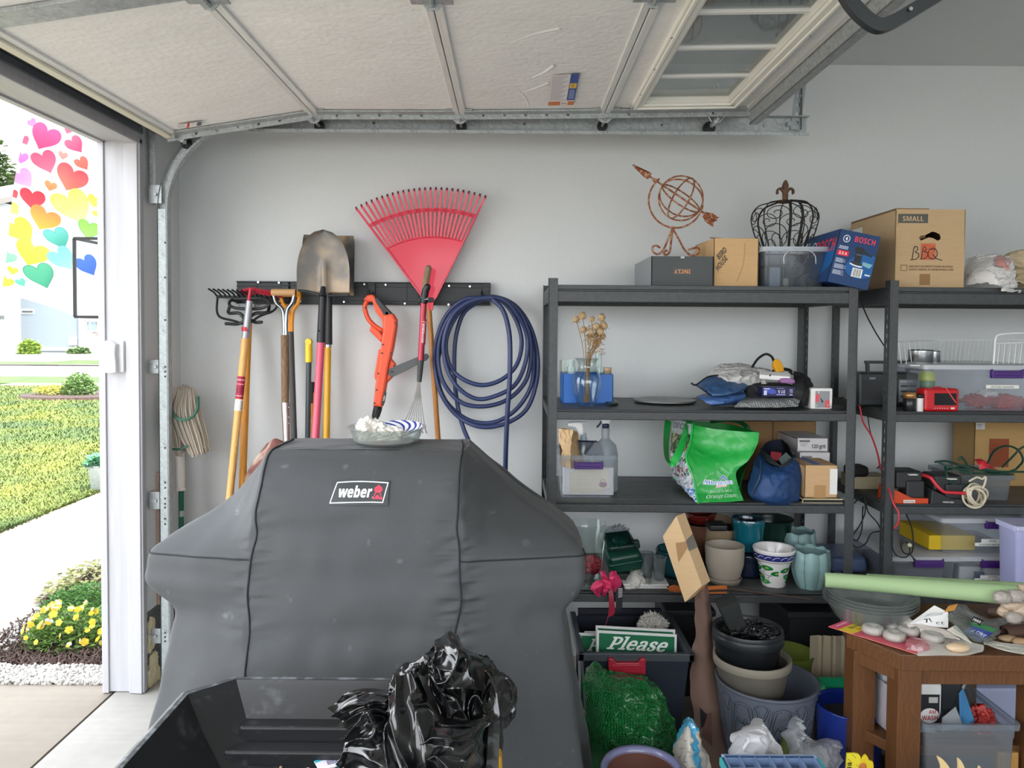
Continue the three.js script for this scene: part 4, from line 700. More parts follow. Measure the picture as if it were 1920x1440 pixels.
// ---------- covered grill ----------
const fabT=tex(512,(u,v)=>{const a=tn(u,v,5,4,21,5),b=tn(u,v,200,200,5,1),d=tn(u,v,26,22,33,3);return mixc([0.262,0.275,0.288],[0.295,0.30,0.303],a*0.7 + b*0.3).map((c)=>c +(d>0.8?(d - 0.8)*0.9:0));},0.8);
const fabric=mat(0xffffff,{rough:0.78,sheen:0.25,map:fabT,metric:true,bumpMap:tex(128,(u,v)=>0.5 + 0.5*Math.sin(u*64*PI)*Math.sin(v*64*PI),12,false),bump:0.0004});
{
const t=thing('covered_grill','gas grill under a black fabric cover with a white bordered patch','grill');
const cx=-0.475,sx=0.32;

const LV=[[0.12,0.67,0.725,-2.20,-2.27,-2.86],[0.3,0.645,0.705,-2.225,-2.29,-2.84],[0.5,0.615,0.68,-2.25,-2.32,-2.82],[0.68,0.58,0.655,-2.275,-2.35,-2.81],[0.74,0.575,0.655,-2.285,-2.36,-2.8],[0.785,0.625,0.69,-2.295,-2.36,-2.8],[0.825,0.664,0.712,-2.30,-2.36,-2.8],[0.86,0.666,0.716,-2.305,-2.37,-2.8],[0.91,0.662,0.712,-2.31,-2.38,-2.8],[0.935,0.64,0.69,-2.315,-2.43,-2.8],[0.98,0.575,0.625,-2.325,-2.51,-2.8],[1.04,0.5,0.54,-2.34,-2.57,-2.8],[1.10,0.435,0.465,-2.37,-2.6,-2.8],[1.15,0.385,0.40,-2.41,-2.61,-2.8],[1.19,0.35,0.355,-2.47,-2.62,-2.8],[1.212,0.325,0.33,-2.54,-2.64,-2.8]];
const sp=[1,2,3,4,5].map((k)=>new THREE.CatmullRomCurve3(LV.map((r,i)=>V(i /(LV.length - 1),r[k],0)),false,'centripetal')),sy=new THREE.CatmullRomCurve3(LV.map((r,i)=>V(i /(LV.length - 1),r[0],0)),false,'centripetal');
const ringPts=(v)=>{
const y=sy.getPoint(v).y,[hl,hw,zs,zc,zb]=sp.map((c)=>c.getPoint(v).y),s=Math.min(sx,hl*0.98),zm=(zc + zb)/ 2;
return[V(cx - s,y,zs),V(cx,y,zs + 0.004),V(cx + s,y,zs),V(cx + lerp(s,hw,0.5),y,lerp(zs,zc,0.42)),V(cx + hw,y,zc),V(cx + hw*1.003,y,zm),V(cx + hw,y,zb),V(cx,y,zb),V(cx - hl,y,zb),V(cx - hl*1.003,y,zm),V(cx - hl,y,zc),V(cx - lerp(s,hl,0.5),y,lerp(zs,zc,0.42))];
};
const NU=200,NV=120;
const dense=(v)=>{const k=ringPts(v),out=[];for(let i=0;i<k.length;i++){const a=k[i],b=k[(i + 1)% k.length];for(let j=0;j<17;j++)out.push(a.clone().lerp(b,j / 17));}let r=out;for(let it=0;it<4;it++)r=r.map((p,i)=>p.clone().multiplyScalar(2).add(r[(i + 1)% r.length]).add(r[(i + r.length - 1)% r.length]).multiplyScalar(0.25));return r;};
const rings=Array.from({length:NV + 1},(_,j)=>dense(j / NV)),n=rings[0].length;
const surf=(i,j)=>{
const p=rings[j][((i % n)+ n)% n].clone(),y=p.y,q=p.clone().sub(V(cx,y,-2.55)).setY(0).normalize();
let d=0.006*noise3(p.x*3,y*4,p.z*3)+ 0.003*noise3(p.x*8 + 4,y*6,p.z*8);
const sd=Math.abs(p.x - cx)- sx;
if(p.z>-2.6)p.z +=0.006*Math.exp(-Math.pow(sd / 0.06,2))*(1 - Math.exp(-Math.pow(sd / 0.012,2)))*(1.6*noise3(p.x*7,y*26,3)+ 0.8*noise3(p.x*9,y*55,8))*(p.x>cx?1:0.6);
if(p.z>-2.55&&Math.abs(sd)>0)d -=0.009*Math.exp(-Math.pow((y - 0.985 + 0.03*Math.sin(p.x*4))/ 0.035,2))*(sd<0?1:0);
if(p.z>-2.6&&sd<0)d +=0.008*Math.exp(-Math.pow((y - 0.80)/ 0.05,2))- 0.008*Math.exp(-Math.pow((y - 0.70)/ 0.05,2));
if(sd>0){const e=sd / 0.3;d -=0.03*Math.max(0,1 - Math.abs(y - 1.02)/ 0.13)*Math.max(0,Math.sin(Math.min(1,e)*PI))*(p.z>-2.75?1:0.2);}
if(y<0.7&&sd>-0.02){const a=Math.atan2(p.z + 2.55,p.x - cx),am=(0.7 - y)/ 0.58;d +=0.034*am*Math.cos(a*11 +(p.x>cx?1:2.4))*smooth(sd,-0.02,0.08);}
return p.addScaledVector(q,d);
};
const body=grid(n,NV,(u,v)=>surf(Math.round(u*n),Math.round(v*NV)),true);
const top=grid(n,10,(u,v)=>{const p=surf(Math.round(u*n),NV),c=V(cx,1.219,-2.68),k=1 - v;return V(lerp(c.x,p.x,k),lerp(c.y,p.y,Math.pow(k,2.2))+ 0.003*noise3(p.x*6*k,3,p.z*6*k),lerp(c.z,p.z,k));},true);
part(t,'cover',[body,top],fabric);

const near=(x)=>{let best=0,bd=9;for(let i=0;i<n;i++){const p=rings[60][i];if(p.z>-2.5){const d=Math.abs(p.x - x);if(d<bd){bd=d;best=i;}}}return best;};
const seamM=mat(0x202428,{rough:0.8});
for(const s of[-1,1]){
const i=near(cx + s*sx),pts=[];for(let j=0;j<=NV;j +=2){const p=surf(i,j);pts.push(p.add(p.clone().sub(V(cx,p.y,-2.55)).setY(0).normalize().multiplyScalar(0.0015)));}
pts.push(V(cx + s*0.31,1.216,-2.62),V(cx + s*0.3,1.218,-2.72));
part(t,'seam',tube(pts,0.0032,160,6),seamM);
let j0=0;while(rings[j0][0].y<0.905)j0++;
const h=[];for(let k=0;k<=40;k +=2){const p=surf(i + s*k,j0);h.push(p.add(p.clone().sub(V(cx,p.y,-2.55)).setY(0).normalize().multiplyScalar(0.001)));}
part(t,'seam',tube(h,0.0028,100,6),seamM);
}

const logo=print(640,256,(x,W,H)=>{
x.fillStyle='#3c4043';x.fillRect(0,0,W,H);
x.lineJoin='round';x.lineCap='round';x.strokeStyle='#f2f3f5';x.lineWidth=11;x.beginPath();x.moveTo(66,26);x.quadraticCurveTo(320,2,622,28);x.lineTo(584,226);x.quadraticCurveTo(320,214,12,236);x.closePath();x.stroke();
x.save();x.transform(1,0,-0.12,1,32,0);words(x,'weber',258,118,150,'#f2f3f5',{sx:0.80,stroke:5});words(x,'.',456,160,40,'#f2f3f5');x.restore();
x.fillStyle='#e8435a';x.beginPath();x.ellipse(524,92,45,34,0,0,7);x.fill();x.fillRect(514,48,20,14);x.fillStyle='#3c4043';x.fillRect(478,88,92,4);
x.strokeStyle='#e8435a';x.lineWidth=9;for(const[a,b]of[[500,472],[546,566]]){x.beginPath();x.moveTo(a,122);x.lineTo(b,186);x.stroke();}x.beginPath();x.moveTo(468,184);x.lineTo(570,184);x.stroke();x.fillStyle='#e8435a';x.beginPath();x.moveTo(490,178);x.lineTo(520,142);x.lineTo(552,178);x.fill();x.beginPath();x.arc(566,184,12,0,7);x.fill();
words(x,'.',592,180,44,'#f2f3f5');
});
const iF=near(cx),frontZ=(x,y)=>{let j=0;while(j<NV&&rings[j][iF].y<y)j++;const f=(y - rings[j - 1][iF].y)/(rings[j][iF].y - rings[j - 1][iF].y);let bi=iF,bd=9;for(let i=iF - 30;i<=iF + 30;i++){const d=Math.abs(rings[j][(i + n)% n].x - x);if(d<bd){bd=d;bi=i;}}return lerp(surf(bi,j - 1).z,surf(bi,j).z,f);};
const lx0=at(615.5,926,2.345).x,lx1=at(726.5,926,2.345).x,ly0=at(670,948.5,2.34).y,ly1=at(670,904.5,2.355).y;
part(t,'logo_patch',grid(12,6,(u,v)=>{const x=lerp(lx0,lx1,u),y=lerp(ly0,ly1,v);return V(x,y,frontZ(x,y)+ 0.004);}),logo,'white bordered lettered patch');
}
{
const p=V(at(725,815,2.64).x,1.222,-2.64),t=thing('plant_saucer','clear plastic plant saucer on top of the covered grill','saucer',{p});
part(t,'dish',lathe([[0,0.003],[0.105,0.003],[0.112,0.012],[0.126,0.05],[0.136,0.054],[0.136,0.057],[0.124,0.055],[0.109,0.014],[0.104,0.007],[0,0.007]],64),mat(0xe6eae8,{rough:0.2,trans:0.88,thick:0}));
part(t,'dish_ring',[lathe([[0.09,0.001],[0.094,0.006],[0.098,0.001]],48)],hazePl);
solo('paper_tissue','crumpled white tissue lying in the clear saucer','tissue',[lump(0.046,0.036,0.04,{amp:0.5,f:1.5,n:26,s:3}).translate(-0.052,0.044,0.02),lump(0.046,0.022,0.036,{amp:0.45,f:1.5,n:22,s:9}).translate(0.02,0.036,0.04)].map((g)=>bend(g,(v)=>{v.y=Math.max(v.y,0.012);})),mat(0xe6e1da,{rough:0.9}),{p:p.clone()});
const z=print(256,256,(x,W,H)=>{x.fillStyle='#eef0f6';x.fillRect(0,0,W,H);x.strokeStyle='#2c3c96';x.lineWidth=15;for(let i=-3;i<9;i++){x.beginPath();x.moveTo(i*40 - 60,260);x.bezierCurveTo(i*40 + 40,180,i*40 - 10,110,i*40 + 80,-10);x.stroke();}});
solo('paper_plate','torn paper plate with blue zebra stripes leaning in the saucer','plate',grid(16,10,(u,v)=>{const a=lerp(-0.9,2.3,u),r=lerp(0.02,0.09,v);return V(0.035 + r*Math.cos(a)*0.95,0.03 + 0.024*Math.pow(v,2)+ 0.012*Math.sin(a),-0.02 - r*Math.sin(a)*0.9);}),z,{p:p.clone()});
}
// ---------- dump cart in the foreground ----------
{
const t=thing('garden_cart','black plastic garden cart tub in front of the grill','cart');
const yR=0.655,yB=0.487,tubM=mat(0xffffff,{rough:0.38,map:tex(256,(u,v)=>{const a=tn(u,v,5,5,6,4),s=tn(u,v,12,50,8,3),d=tn(u,v,40,40,2,2);return mixc([0.13,0.135,0.145],[0.40,0.40,0.40],smooth(a*0.45 + s*0.35 + d*0.2,0.56,0.78)*0.6);},1.6),metric:true});
const q=(px,py)=>onY(px,py,yR),A=q(240,1452),B=q(358,1303),C2=q(425,1284),D2=q(880,1291),E=q(925,1330),F=q(918,1450),x0=-0.86,x1=-0.03,z0=-2.08,z1=-1.05,ch=0.09;
const ring=(inset,y)=>{const a=x0 + inset,b=x1 - inset,c=z0 + inset*0.9,d=z1 - inset,k=ch*(1 - inset*2);return[[a,d - k],[a,c + k],[a + k*1.1,c],[b - k,c],[b,c + k],[b,d - k],[b - k,d],[a + k,d]].map(([x,z])=>V(x,y,z));};
const loft=(rings_)=>grid(8,rings_.length - 1,(u,v)=>rings_[Math.round(v*(rings_.length - 1))][Math.round(u*8)% 8].clone());
const inner=[ring(0,yR),ring(0.008,yR + 0.005),ring(0.02,yR + 0.003),ring(0.028,yR - 0.012),ring(0.075,yR - 0.078),ring(0.15,yB + 0.012),ring(0.16,yB)];
part(t,'tub',[toCreasedNormals(clean(loft(inner)),0.5),toCreasedNormals(clean(loft([ring(0.16,yB - 0.012),ring(0.07,yR - 0.09),ring(0.012,yR - 0.03),ring(-0.006,yR - 0.03)])),0.5),plate(V(x0 + 0.14,yB + 0.001,z1 - 0.14),V(x1 - 0.14,yB + 0.001,z1 - 0.14),V(x1 - 0.14,yB + 0.001,z0 + 0.13),V(x0 + 0.14,yB + 0.001,z0 + 0.13),0.014)],tubM);
part(t,'rim',[toCreasedNormals(clean(loft([ring(-0.006,yR - 0.03),ring(-0.006,yR - 0.004),ring(0,yR + 0.001),ring(0.009,yR + 0.006),ring(0.02,yR + 0.004)])),0.6)],mat(0x6f7376,{rough:0.5,map:tex(128,(u,v)=>0.55 + 0.45*smooth(tn(u,v,14,14,5,4),0.35,0.7),3),metric:true}),'scuffed grey rim');
for(const[ya,za,zb]of[[0.576,-2.05,-1.968],[0.54,-1.97,-1.915],[0.506,-1.92,-1.86]])part(t,'step_rib',span(at(455,1360,2.0).x -(0.576 - ya)*0.6,x1 - 0.04,yB - 0.01,ya,za,zb,0.008),tubM);
for(let k=0;k<3;k++)part(t,'floor_rib',box(0.5,0.016,0.05,-0.42,yB + 0.006,-1.8 + k*0.14,0.008),tubM);
part(t,'frame',[bar(V(x0 + 0.15,yB - 0.03,z1 - 0.2),V(x0 + 0.15,yB - 0.03,z0 + 0.15),0.03,0.03),bar(V(x1 - 0.15,yB - 0.03,z1 - 0.2),V(x1 - 0.15,yB - 0.03,z0 + 0.15),0.03,0.03),...[z0 + 0.2,z1 - 0.25].flatMap((z)=>[rod(V(x0 - 0.02,0.13,z),V(x1 + 0.02,0.13,z),0.012),rod(V(x0 + 0.15,yB - 0.03,z),V(x0 + 0.1,0.13,z),0.012),rod(V(x1 - 0.15,yB - 0.03,z),V(x1 - 0.1,0.13,z),0.012)])],iron);
for(const[x,z]of[[x0 + 0.04,z0 + 0.2],[x1 - 0.04,z0 + 0.2],[x0 + 0.04,z1 - 0.25],[x1 - 0.04,z1 - 0.25]]){const wl2=part(t,'wheel',mv(new THREE.TorusGeometry(0.1,0.032,12,30),x,0.132,z,0,PI / 2),rubber);part(wl2,'hub',mv(new THREE.CylinderGeometry(0.07,0.07,0.04,20),x,0.132,z,0,0,PI / 2),mat(0x8a8d8f,{rough:0.5}));}

const gr=new THREE.InstancedMesh(pebble,tinted,700),m4=new THREE.Matrix4();
for(let i=0;i<700;i++){const b=rr(0.6,1.2),s=rr(0.003,0.008),f=i % 3;m4.compose(V(lerp(-0.62,-0.12,Math.pow(rnd(),0.6)),yB + 0.004 +(f?0.012:0.018),f?-1.72 + 0.12*(rnd()+ rnd()- 1):-1.885 + rr(-0.02,0.02)),new THREE.Quaternion(),V(s*1.3,s,s));gr.setMatrixAt(i,m4);gr.setColorAt(i,C(0.42*b,0.30*b,0.19*b));}
gr.name='grit';tag(gr,'tan grit and seed scattered on the cart floor','grit',null,'stuff');scene.add(gr);
}
{
const sp=tex(256,(u,v)=>{const a=vn(u*70,v*70,70,70,4),b=vn(u*40,v*40,40,40,9);return a>0.72?0.88:b>0.7?0.38:0.62 + 0.1*a;},4);
solo('speckled_board','grey speckled board lying under the left edge of the cart','board',plate(onY(214,1470,0.3),onY(330,1470,0.3),onY(330,1366,0.3),onY(292,1366,0.3),0.02),mat(0xffffff,{rough:0.6,map:sp,metric:true}));
}
const trash=mat(0x0b0c0e,{rough:0.22,coat:0.6,coatRough:0.12});
{
const sheetM=trash,t=thing('rubbish_bag','shiny black plastic rubbish bag slumped over the cart edge','bag');
const film=(l,nu,nv,amp,fu,fv,sd)=>{const rows=l.map((r)=>new THREE.CatmullRomCurve3(r.map((p)=>at(...p)),false,'centripetal'));const fold=(u,v)=>{const w=0.25*noise3(u*1.5,v*1.5,sd + 9),a=1 - Math.abs(noise3(u*fu + w,v*fv + w,sd)),b=1 - Math.abs(noise3(u*fu*2.2,v*fv*2.2 + w,sd + 5));return Math.pow(a,2.4)+ 0.14*b*b;};return grid(nu,nv,(u,v)=>{const q=new THREE.CatmullRomCurve3(rows.map((c)=>c.getPoint(u)),false,'centripetal').getPoint(v),k=fold(u,v)*amp;return q.add(V(-k*0.35,k*0.45,k));});};
const sackLump=(px,py,d,rx,ry,rz,sd)=>{const c=at(px,py,d);return lump(rx,ry,rz,{amp:0.0,n:40,shape:(v)=>{const a=Math.atan2(v.x,v.z),up=Math.max(0,v.y),w=noise3(v.x,v.y,sd);v.multiplyScalar(1 + 0.2*Math.pow(1 - Math.abs(noise3(Math.cos(a)*1.1 + w*0.5,Math.sin(a)*1.1,v.y*0.55 + sd)),3)+ 0.04*Math.pow(1 - Math.abs(noise3(v.x*2 + w,v.y*1.2,v.z*2 + sd)),2)- 0.12 - 0.12*up*up);}}).translate(c.x,c.y,c.z);};
part(t,'sack',[sackLump(862,1335,1.93,0.125,0.16,0.12,3.2),sackLump(800,1330,1.84,0.1,0.13,0.1,8.1)],sheetM);
part(t,'side_lobe',sackLump(930,1312,2.02,0.055,0.075,0.06,5.5),sheetM);
part(t,'tail',film([[[627,1326,1.80],[662,1298,1.80],[700,1290,1.81],[742,1296,1.80]],[[638,1348,1.76],[672,1322,1.73],[705,1315,1.73],[744,1318,1.74]],[[652,1368,1.74],[684,1348,1.70],[714,1340,1.69],[742,1345,1.70]],[[648,1400,1.71],[680,1385,1.66],[714,1378,1.65],[742,1380,1.66]],[[640,1455,1.68],[684,1445,1.62],[724,1442,1.60],[760,1440,1.62]]],110,110,0.03,0.9,3.2,4),sheetM);
part(t,'flap',film([[[742,1292,1.76],[758,1266,1.73],[792,1264,1.73],[818,1296,1.75]],[[730,1326,1.71],[760,1316,1.67],[804,1322,1.67],[842,1352,1.71]],[[722,1372,1.68],[756,1378,1.63],[804,1372,1.63],[856,1382,1.67]],[[722,1450,1.64],[772,1456,1.59],[818,1450,1.59],[866,1440,1.64]]],110,110,0.03,2.0,0.9,14),sheetM);
part(t,'neck',[film([[[806,1226,1.97],[826,1196,1.93],[846,1184,1.93],[860,1190,1.96]],[[808,1244,1.91],[836,1220,1.86],[862,1208,1.87],[884,1226,1.92]],[[802,1264,1.86],[842,1252,1.81],[882,1238,1.83],[908,1246,1.9]],[[800,1292,1.85],[846,1292,1.79],[882,1290,1.79],[922,1300,1.87]]],80,80,0.03,1.7,1.1,30),film([[[858,1190,1.96],[874,1216,1.9],[896,1226,1.91],[910,1238,1.93]],[[850,1215,1.94],[866,1236,1.84],[890,1234,1.85],[905,1238,1.9]],[[842,1240,1.92],[858,1262,1.82],[880,1256,1.83],[895,1246,1.89]],[[838,1262,1.92],[850,1276,1.84],[868,1279,1.84],[874,1281,1.9]]],60,60,0.018,1.4,1.4,40),film([[[905,1250,1.95],[920,1247,1.95],[930,1262,1.97]],[[900,1300,1.88],[925,1300,1.86],[932,1312,1.93]],[[890,1355,1.84],[918,1355,1.82],[927,1352,1.91]]],40,60,0.02,1.6,1.2,50)],sheetM);
part(t,'lower_fold',film([[[802,1338,1.71],[842,1346,1.69],[892,1350,1.71],[926,1330,1.81]],[[798,1376,1.65],[842,1386,1.61],[892,1376,1.65],[916,1366,1.76]],[[804,1450,1.62],[852,1456,1.59],[902,1446,1.63],[912,1420,1.73]]],90,70,0.03,1.0,1.7,60),sheetM);
}
{
const p=(x,y,d)=>at(x,y,d);solo('desiccant_sachet','small white and teal paper sachet in the cart beside the black bag','sachet',plate(onY(598,1444,0.52),onY(640,1434,0.52),onY(630,1411,0.52),onY(589,1427,0.52),0.003),print(128,96,(x,W,H)=>{x.fillStyle='#e9e2ea';x.fillRect(0,0,W,H);x.fillStyle='#37b5c6';x.fillRect(0,0,W,24);x.fillStyle='#5b5b7c';x.fillRect(58,42,60,34);x.fillStyle='#d6d2e4';for(let i=0;i<4;i++)x.fillRect(62,46 + i*8,50,3);}));
}
{
const t=thing('yellow_handle','yellow plastic handle end standing beside the cart','handle');
const a=at(929,1440,1.86),b=at(930,1412,1.86);part(t,'grip',ext(smoothShape([[-0.016,-0.14],[-0.016,0.0],[-0.008,0.016],[0.008,0.013],[0.016,-0.01],[0.016,-0.14]]),0.03,0.006).translate(a.x,b.y,a.z),mat(0xd29a1c,{rough:0.45}));
part(t,'stem',rod(V(a.x,0,a.z - 0.02),V(a.x,b.y - 0.1,a.z + 0.015),0.012),iron);
}

// ---------- two steel shelving units ----------
const ZF=-3.13,ZB=-3.69,SH=[1.798,1.29,0.909,0.535];
const unitM=mat(0x474a4c,{rough:0.48,metal:0.2,map:tex(128,(u,v)=>0.82 + 0.18*tn(u,v,40,40,4,2),3),metric:true});
const boardM=mat(0x5e5f5e,{rough:0.5,map:tex(256,(u,v)=>0.72 + 0.28*tn(u,v,6,30,9,3),1),metric:true});
function unit(x0,x1,label){
const t=thing('shelving_unit',label,'shelves',{group:'black steel shelving units'}),P=0.038,H=1.825;
const slots=[];for(let k=0;k<46;k++)slots.push([[-0.005,0.03 + k*0.039],[0.005,0.03 + k*0.039],[0.004,0.048 + k*0.039],[-0.004,0.048 + k*0.039]]);
const side=(x,z)=>ext(poly([[-P / 2,0],[P / 2,0],[P / 2,H],[-P / 2,H]],slots),0.0025).rotateY(PI / 2).translate(x,0,z);
for(const[x,sx]of[[x0,1],[x1,-1]])for(const[z,sz]of[[ZF,-1],[ZB,1]])part(t,'post',[span(x,x + sx*P,0,H,z,z + sz*0.0025,0.0008),side(x -(sx>0?0:0.0025),z + sz*P / 2)],unitM);
SH.forEach((h,k)=>{
const l=k?0.004:0.018,e=k?0.043:0.07,f=(za,s)=>[span(x0 + 0.003,x1 - 0.003,h - l,h,za + s*0.004,za + s*0.03,0.002),span(x0 + 0.003,x1 - 0.003,h - l - 0.009,h - l,za + s*0.016,za + s*0.03),span(x0 + 0.003,x1 - 0.003,h - e,h - l - 0.006,za + s*0.003,za + s*0.02,0.004)];
part(t,'beam',f(ZF,-1),unitM);part(t,'beam',f(ZB,1),unitM);
for(const[x,s]of[[x0,1],[x1,-1]])part(t,'end_beam',[span(x + s*0.003,x + s*0.02,h - e,h - 0.005,ZF - 0.01,ZB + 0.01,0.003)],unitM);
part(t,'shelf',span(x0 + 0.02,x1 - 0.02,h - 0.016,h - 0.001,ZF - 0.028,ZB + 0.028,0.001),boardM);
});
return t;
}
const U1=[at(1027.5,700,3.13).x,at(1608,640,3.13).x],U2=[at(1666,640,3.13).x,at(1666,640,3.13).x + 1.22];
unit(...U1,'black steel shelving unit nearest the hanging tools');
unit(...U2,'black steel shelving unit cut by the right picture edge');

const front=(x0,y0,x1,y1,D,yBase)=>{const a=at(x0,y1,D),b=at(x1,y0,D);return{x0:a.x,x1:b.x,y0:yBase??a.y,y1:b.y,z:-D,w:b.x - a.x,h:b.y -(yBase??a.y),cx:(a.x + b.x)/ 2};};
const face=(f,x0,y0,x1,y1,dz=0.0015)=>quadUV(V(x0,y1,f.z + dz),V(x1,y1,f.z + dz),V(x1,y0,f.z + dz),V(x0,y0,f.z + dz));

const onFace=(g,f,name,u0,v0,u1,v1,m,label)=>part(g,name,quadUV(V(lerp(f.x0,f.x1,u0),lerp(f.y1,f.y0,v1),f.z + 0.0015),V(lerp(f.x0,f.x1,u1),lerp(f.y1,f.y0,v1),f.z + 0.0015),V(lerp(f.x0,f.x1,u1),lerp(f.y1,f.y0,v0),f.z + 0.0015),V(lerp(f.x0,f.x1,u0),lerp(f.y1,f.y0,v0),f.z + 0.0015)),m,label);
const carton=(f,dep,t=0.004,top=true)=>[span(f.x0,f.x1,f.y0,f.y1,f.z,f.z - t,0.001),span(f.x0,f.x1,f.y0,f.y1,f.z - dep,f.z - dep + t,0.001),span(f.x0,f.x0 + t,f.y0,f.y1,f.z,f.z - dep,0.001),span(f.x1 - t,f.x1,f.y0,f.y1,f.z,f.z - dep,0.001),span(f.x0,f.x1,f.y0,f.y0 + t,f.z,f.z - dep),top&&span(f.x0,f.x1,f.y1 - t,f.y1,f.z - 0.002,f.z - dep)];
const hand=(x,s,px,py,size,color,o={})=>words(x,s,px,py,size,color,{style:'normal',sx:0.85,stroke:size*0.05,...o});
const clearM=(c,r=0.25,tr=0.85)=>mat(c,{rough:r,trans:tr,thick:0,key:'cl' + tr});
const pot=(prof,seg=48)=>lathe(prof,seg);

function storageBox(name,label,f,dep,o={}){
const t=thing(name,label,o.cat??'storage box',{group:o.group});
const m=o.mat??clearM(0xe8ecf2,0.2,0.88),k=0.93,th=0.003,xm=(f.x0 + f.x1)/ 2,q=(y,s,e=0)=>{const hw=f.w / 2*s + e,zc=f.z - dep / 2,hd=dep / 2*s + e;return[[-hw,hd],[hw,hd],[hw,-hd],[-hw,-hd],[-hw,hd]].map(([x,z])=>V(xm + x,y,zc + z));};
const R=(y,s,e)=>{const c=q(y,s,e),out=[],r=0.018;for(let i=0;i<4;i++){const a=c[i],b=c[i + 1],d=b.clone().sub(a).normalize(),e2=c[(i + 2)% 5||1],d2=(i<3?c[i + 2]:c[1]).clone().sub(b).normalize();out.push(a.clone().addScaledVector(d,r),b.clone().addScaledVector(d,-r));for(let s2=1;s2<4;s2++){const f2=s2 / 4;out.push(b.clone().addScaledVector(d,-r*(1 - f2)*(1 - f2)).addScaledVector(d2,r*f2*f2));}}out.push(out[0].clone());return out;};
const loftR=(rs)=>clean(grid(rs[0].length - 1,rs.length - 1,(u,v)=>rs[Math.round(v*(rs.length - 1))][Math.round(u*(rs[0].length - 1))].clone()));
const yr=f.y1;
const body=loftR([R(f.y0 + 0.002,k*0.6),R(f.y0 + 0.001,k - 0.01),R(f.y0 + 0.008,k),R(lerp(f.y0,yr,0.8),k + 0.05),R(lerp(f.y0,yr,0.81),k + 0.065),R(yr - 0.006,k + 0.07)].map((r)=>r));
part(t,'tub',[toCreasedNormals(body,0.6),span(f.x0 + 0.02,f.x1 - 0.02,f.y0,f.y0 + 0.003,f.z - 0.02,f.z - dep + 0.02)],m);
part(t,'rim',toCreasedNormals(loftR([R(yr - 0.02,k + 0.075),R(yr - 0.02,k + 0.075,0.008),R(yr,k + 0.075,0.009),R(yr,k + 0.07)]),0.6),o.rim??m);
if(o.lid)part(t,'lid',[toCreasedNormals(loftR([R(yr - 0.012,k + 0.075,0.012),R(yr + 0.006,k + 0.075,0.012),R(yr + 0.012,k + 0.06),R(yr + 0.008,k*0.5),R(yr + 0.008,0.02)]),0.5)],o.lidM??clearM(0xdfe2e6,0.3,0.5));
if(o.latch){const[a,b,c,d]=o.latch,l=front(a,b,c,d,-f.z - 0.012);part(t,'latch',[ext(poly([[0,0],[l.w,0],[l.w + 0.002,l.h*0.5],[l.w,l.h],[l.w*0.94,l.h*0.8],[l.w*0.06,l.h*0.8],[0,l.h],[-0.002,l.h*0.5]]),0.014,0.003).translate(l.x0,l.y0,l.z - 0.006),span(l.x0 + 0.012,l.x1 - 0.012,l.y0 + l.h*0.3,l.y0 + l.h*0.7,l.z + 0.008,l.z + 0.015,0.003)],mat(o.latchC??0x43206e,{rough:0.4}));}
return t;
}

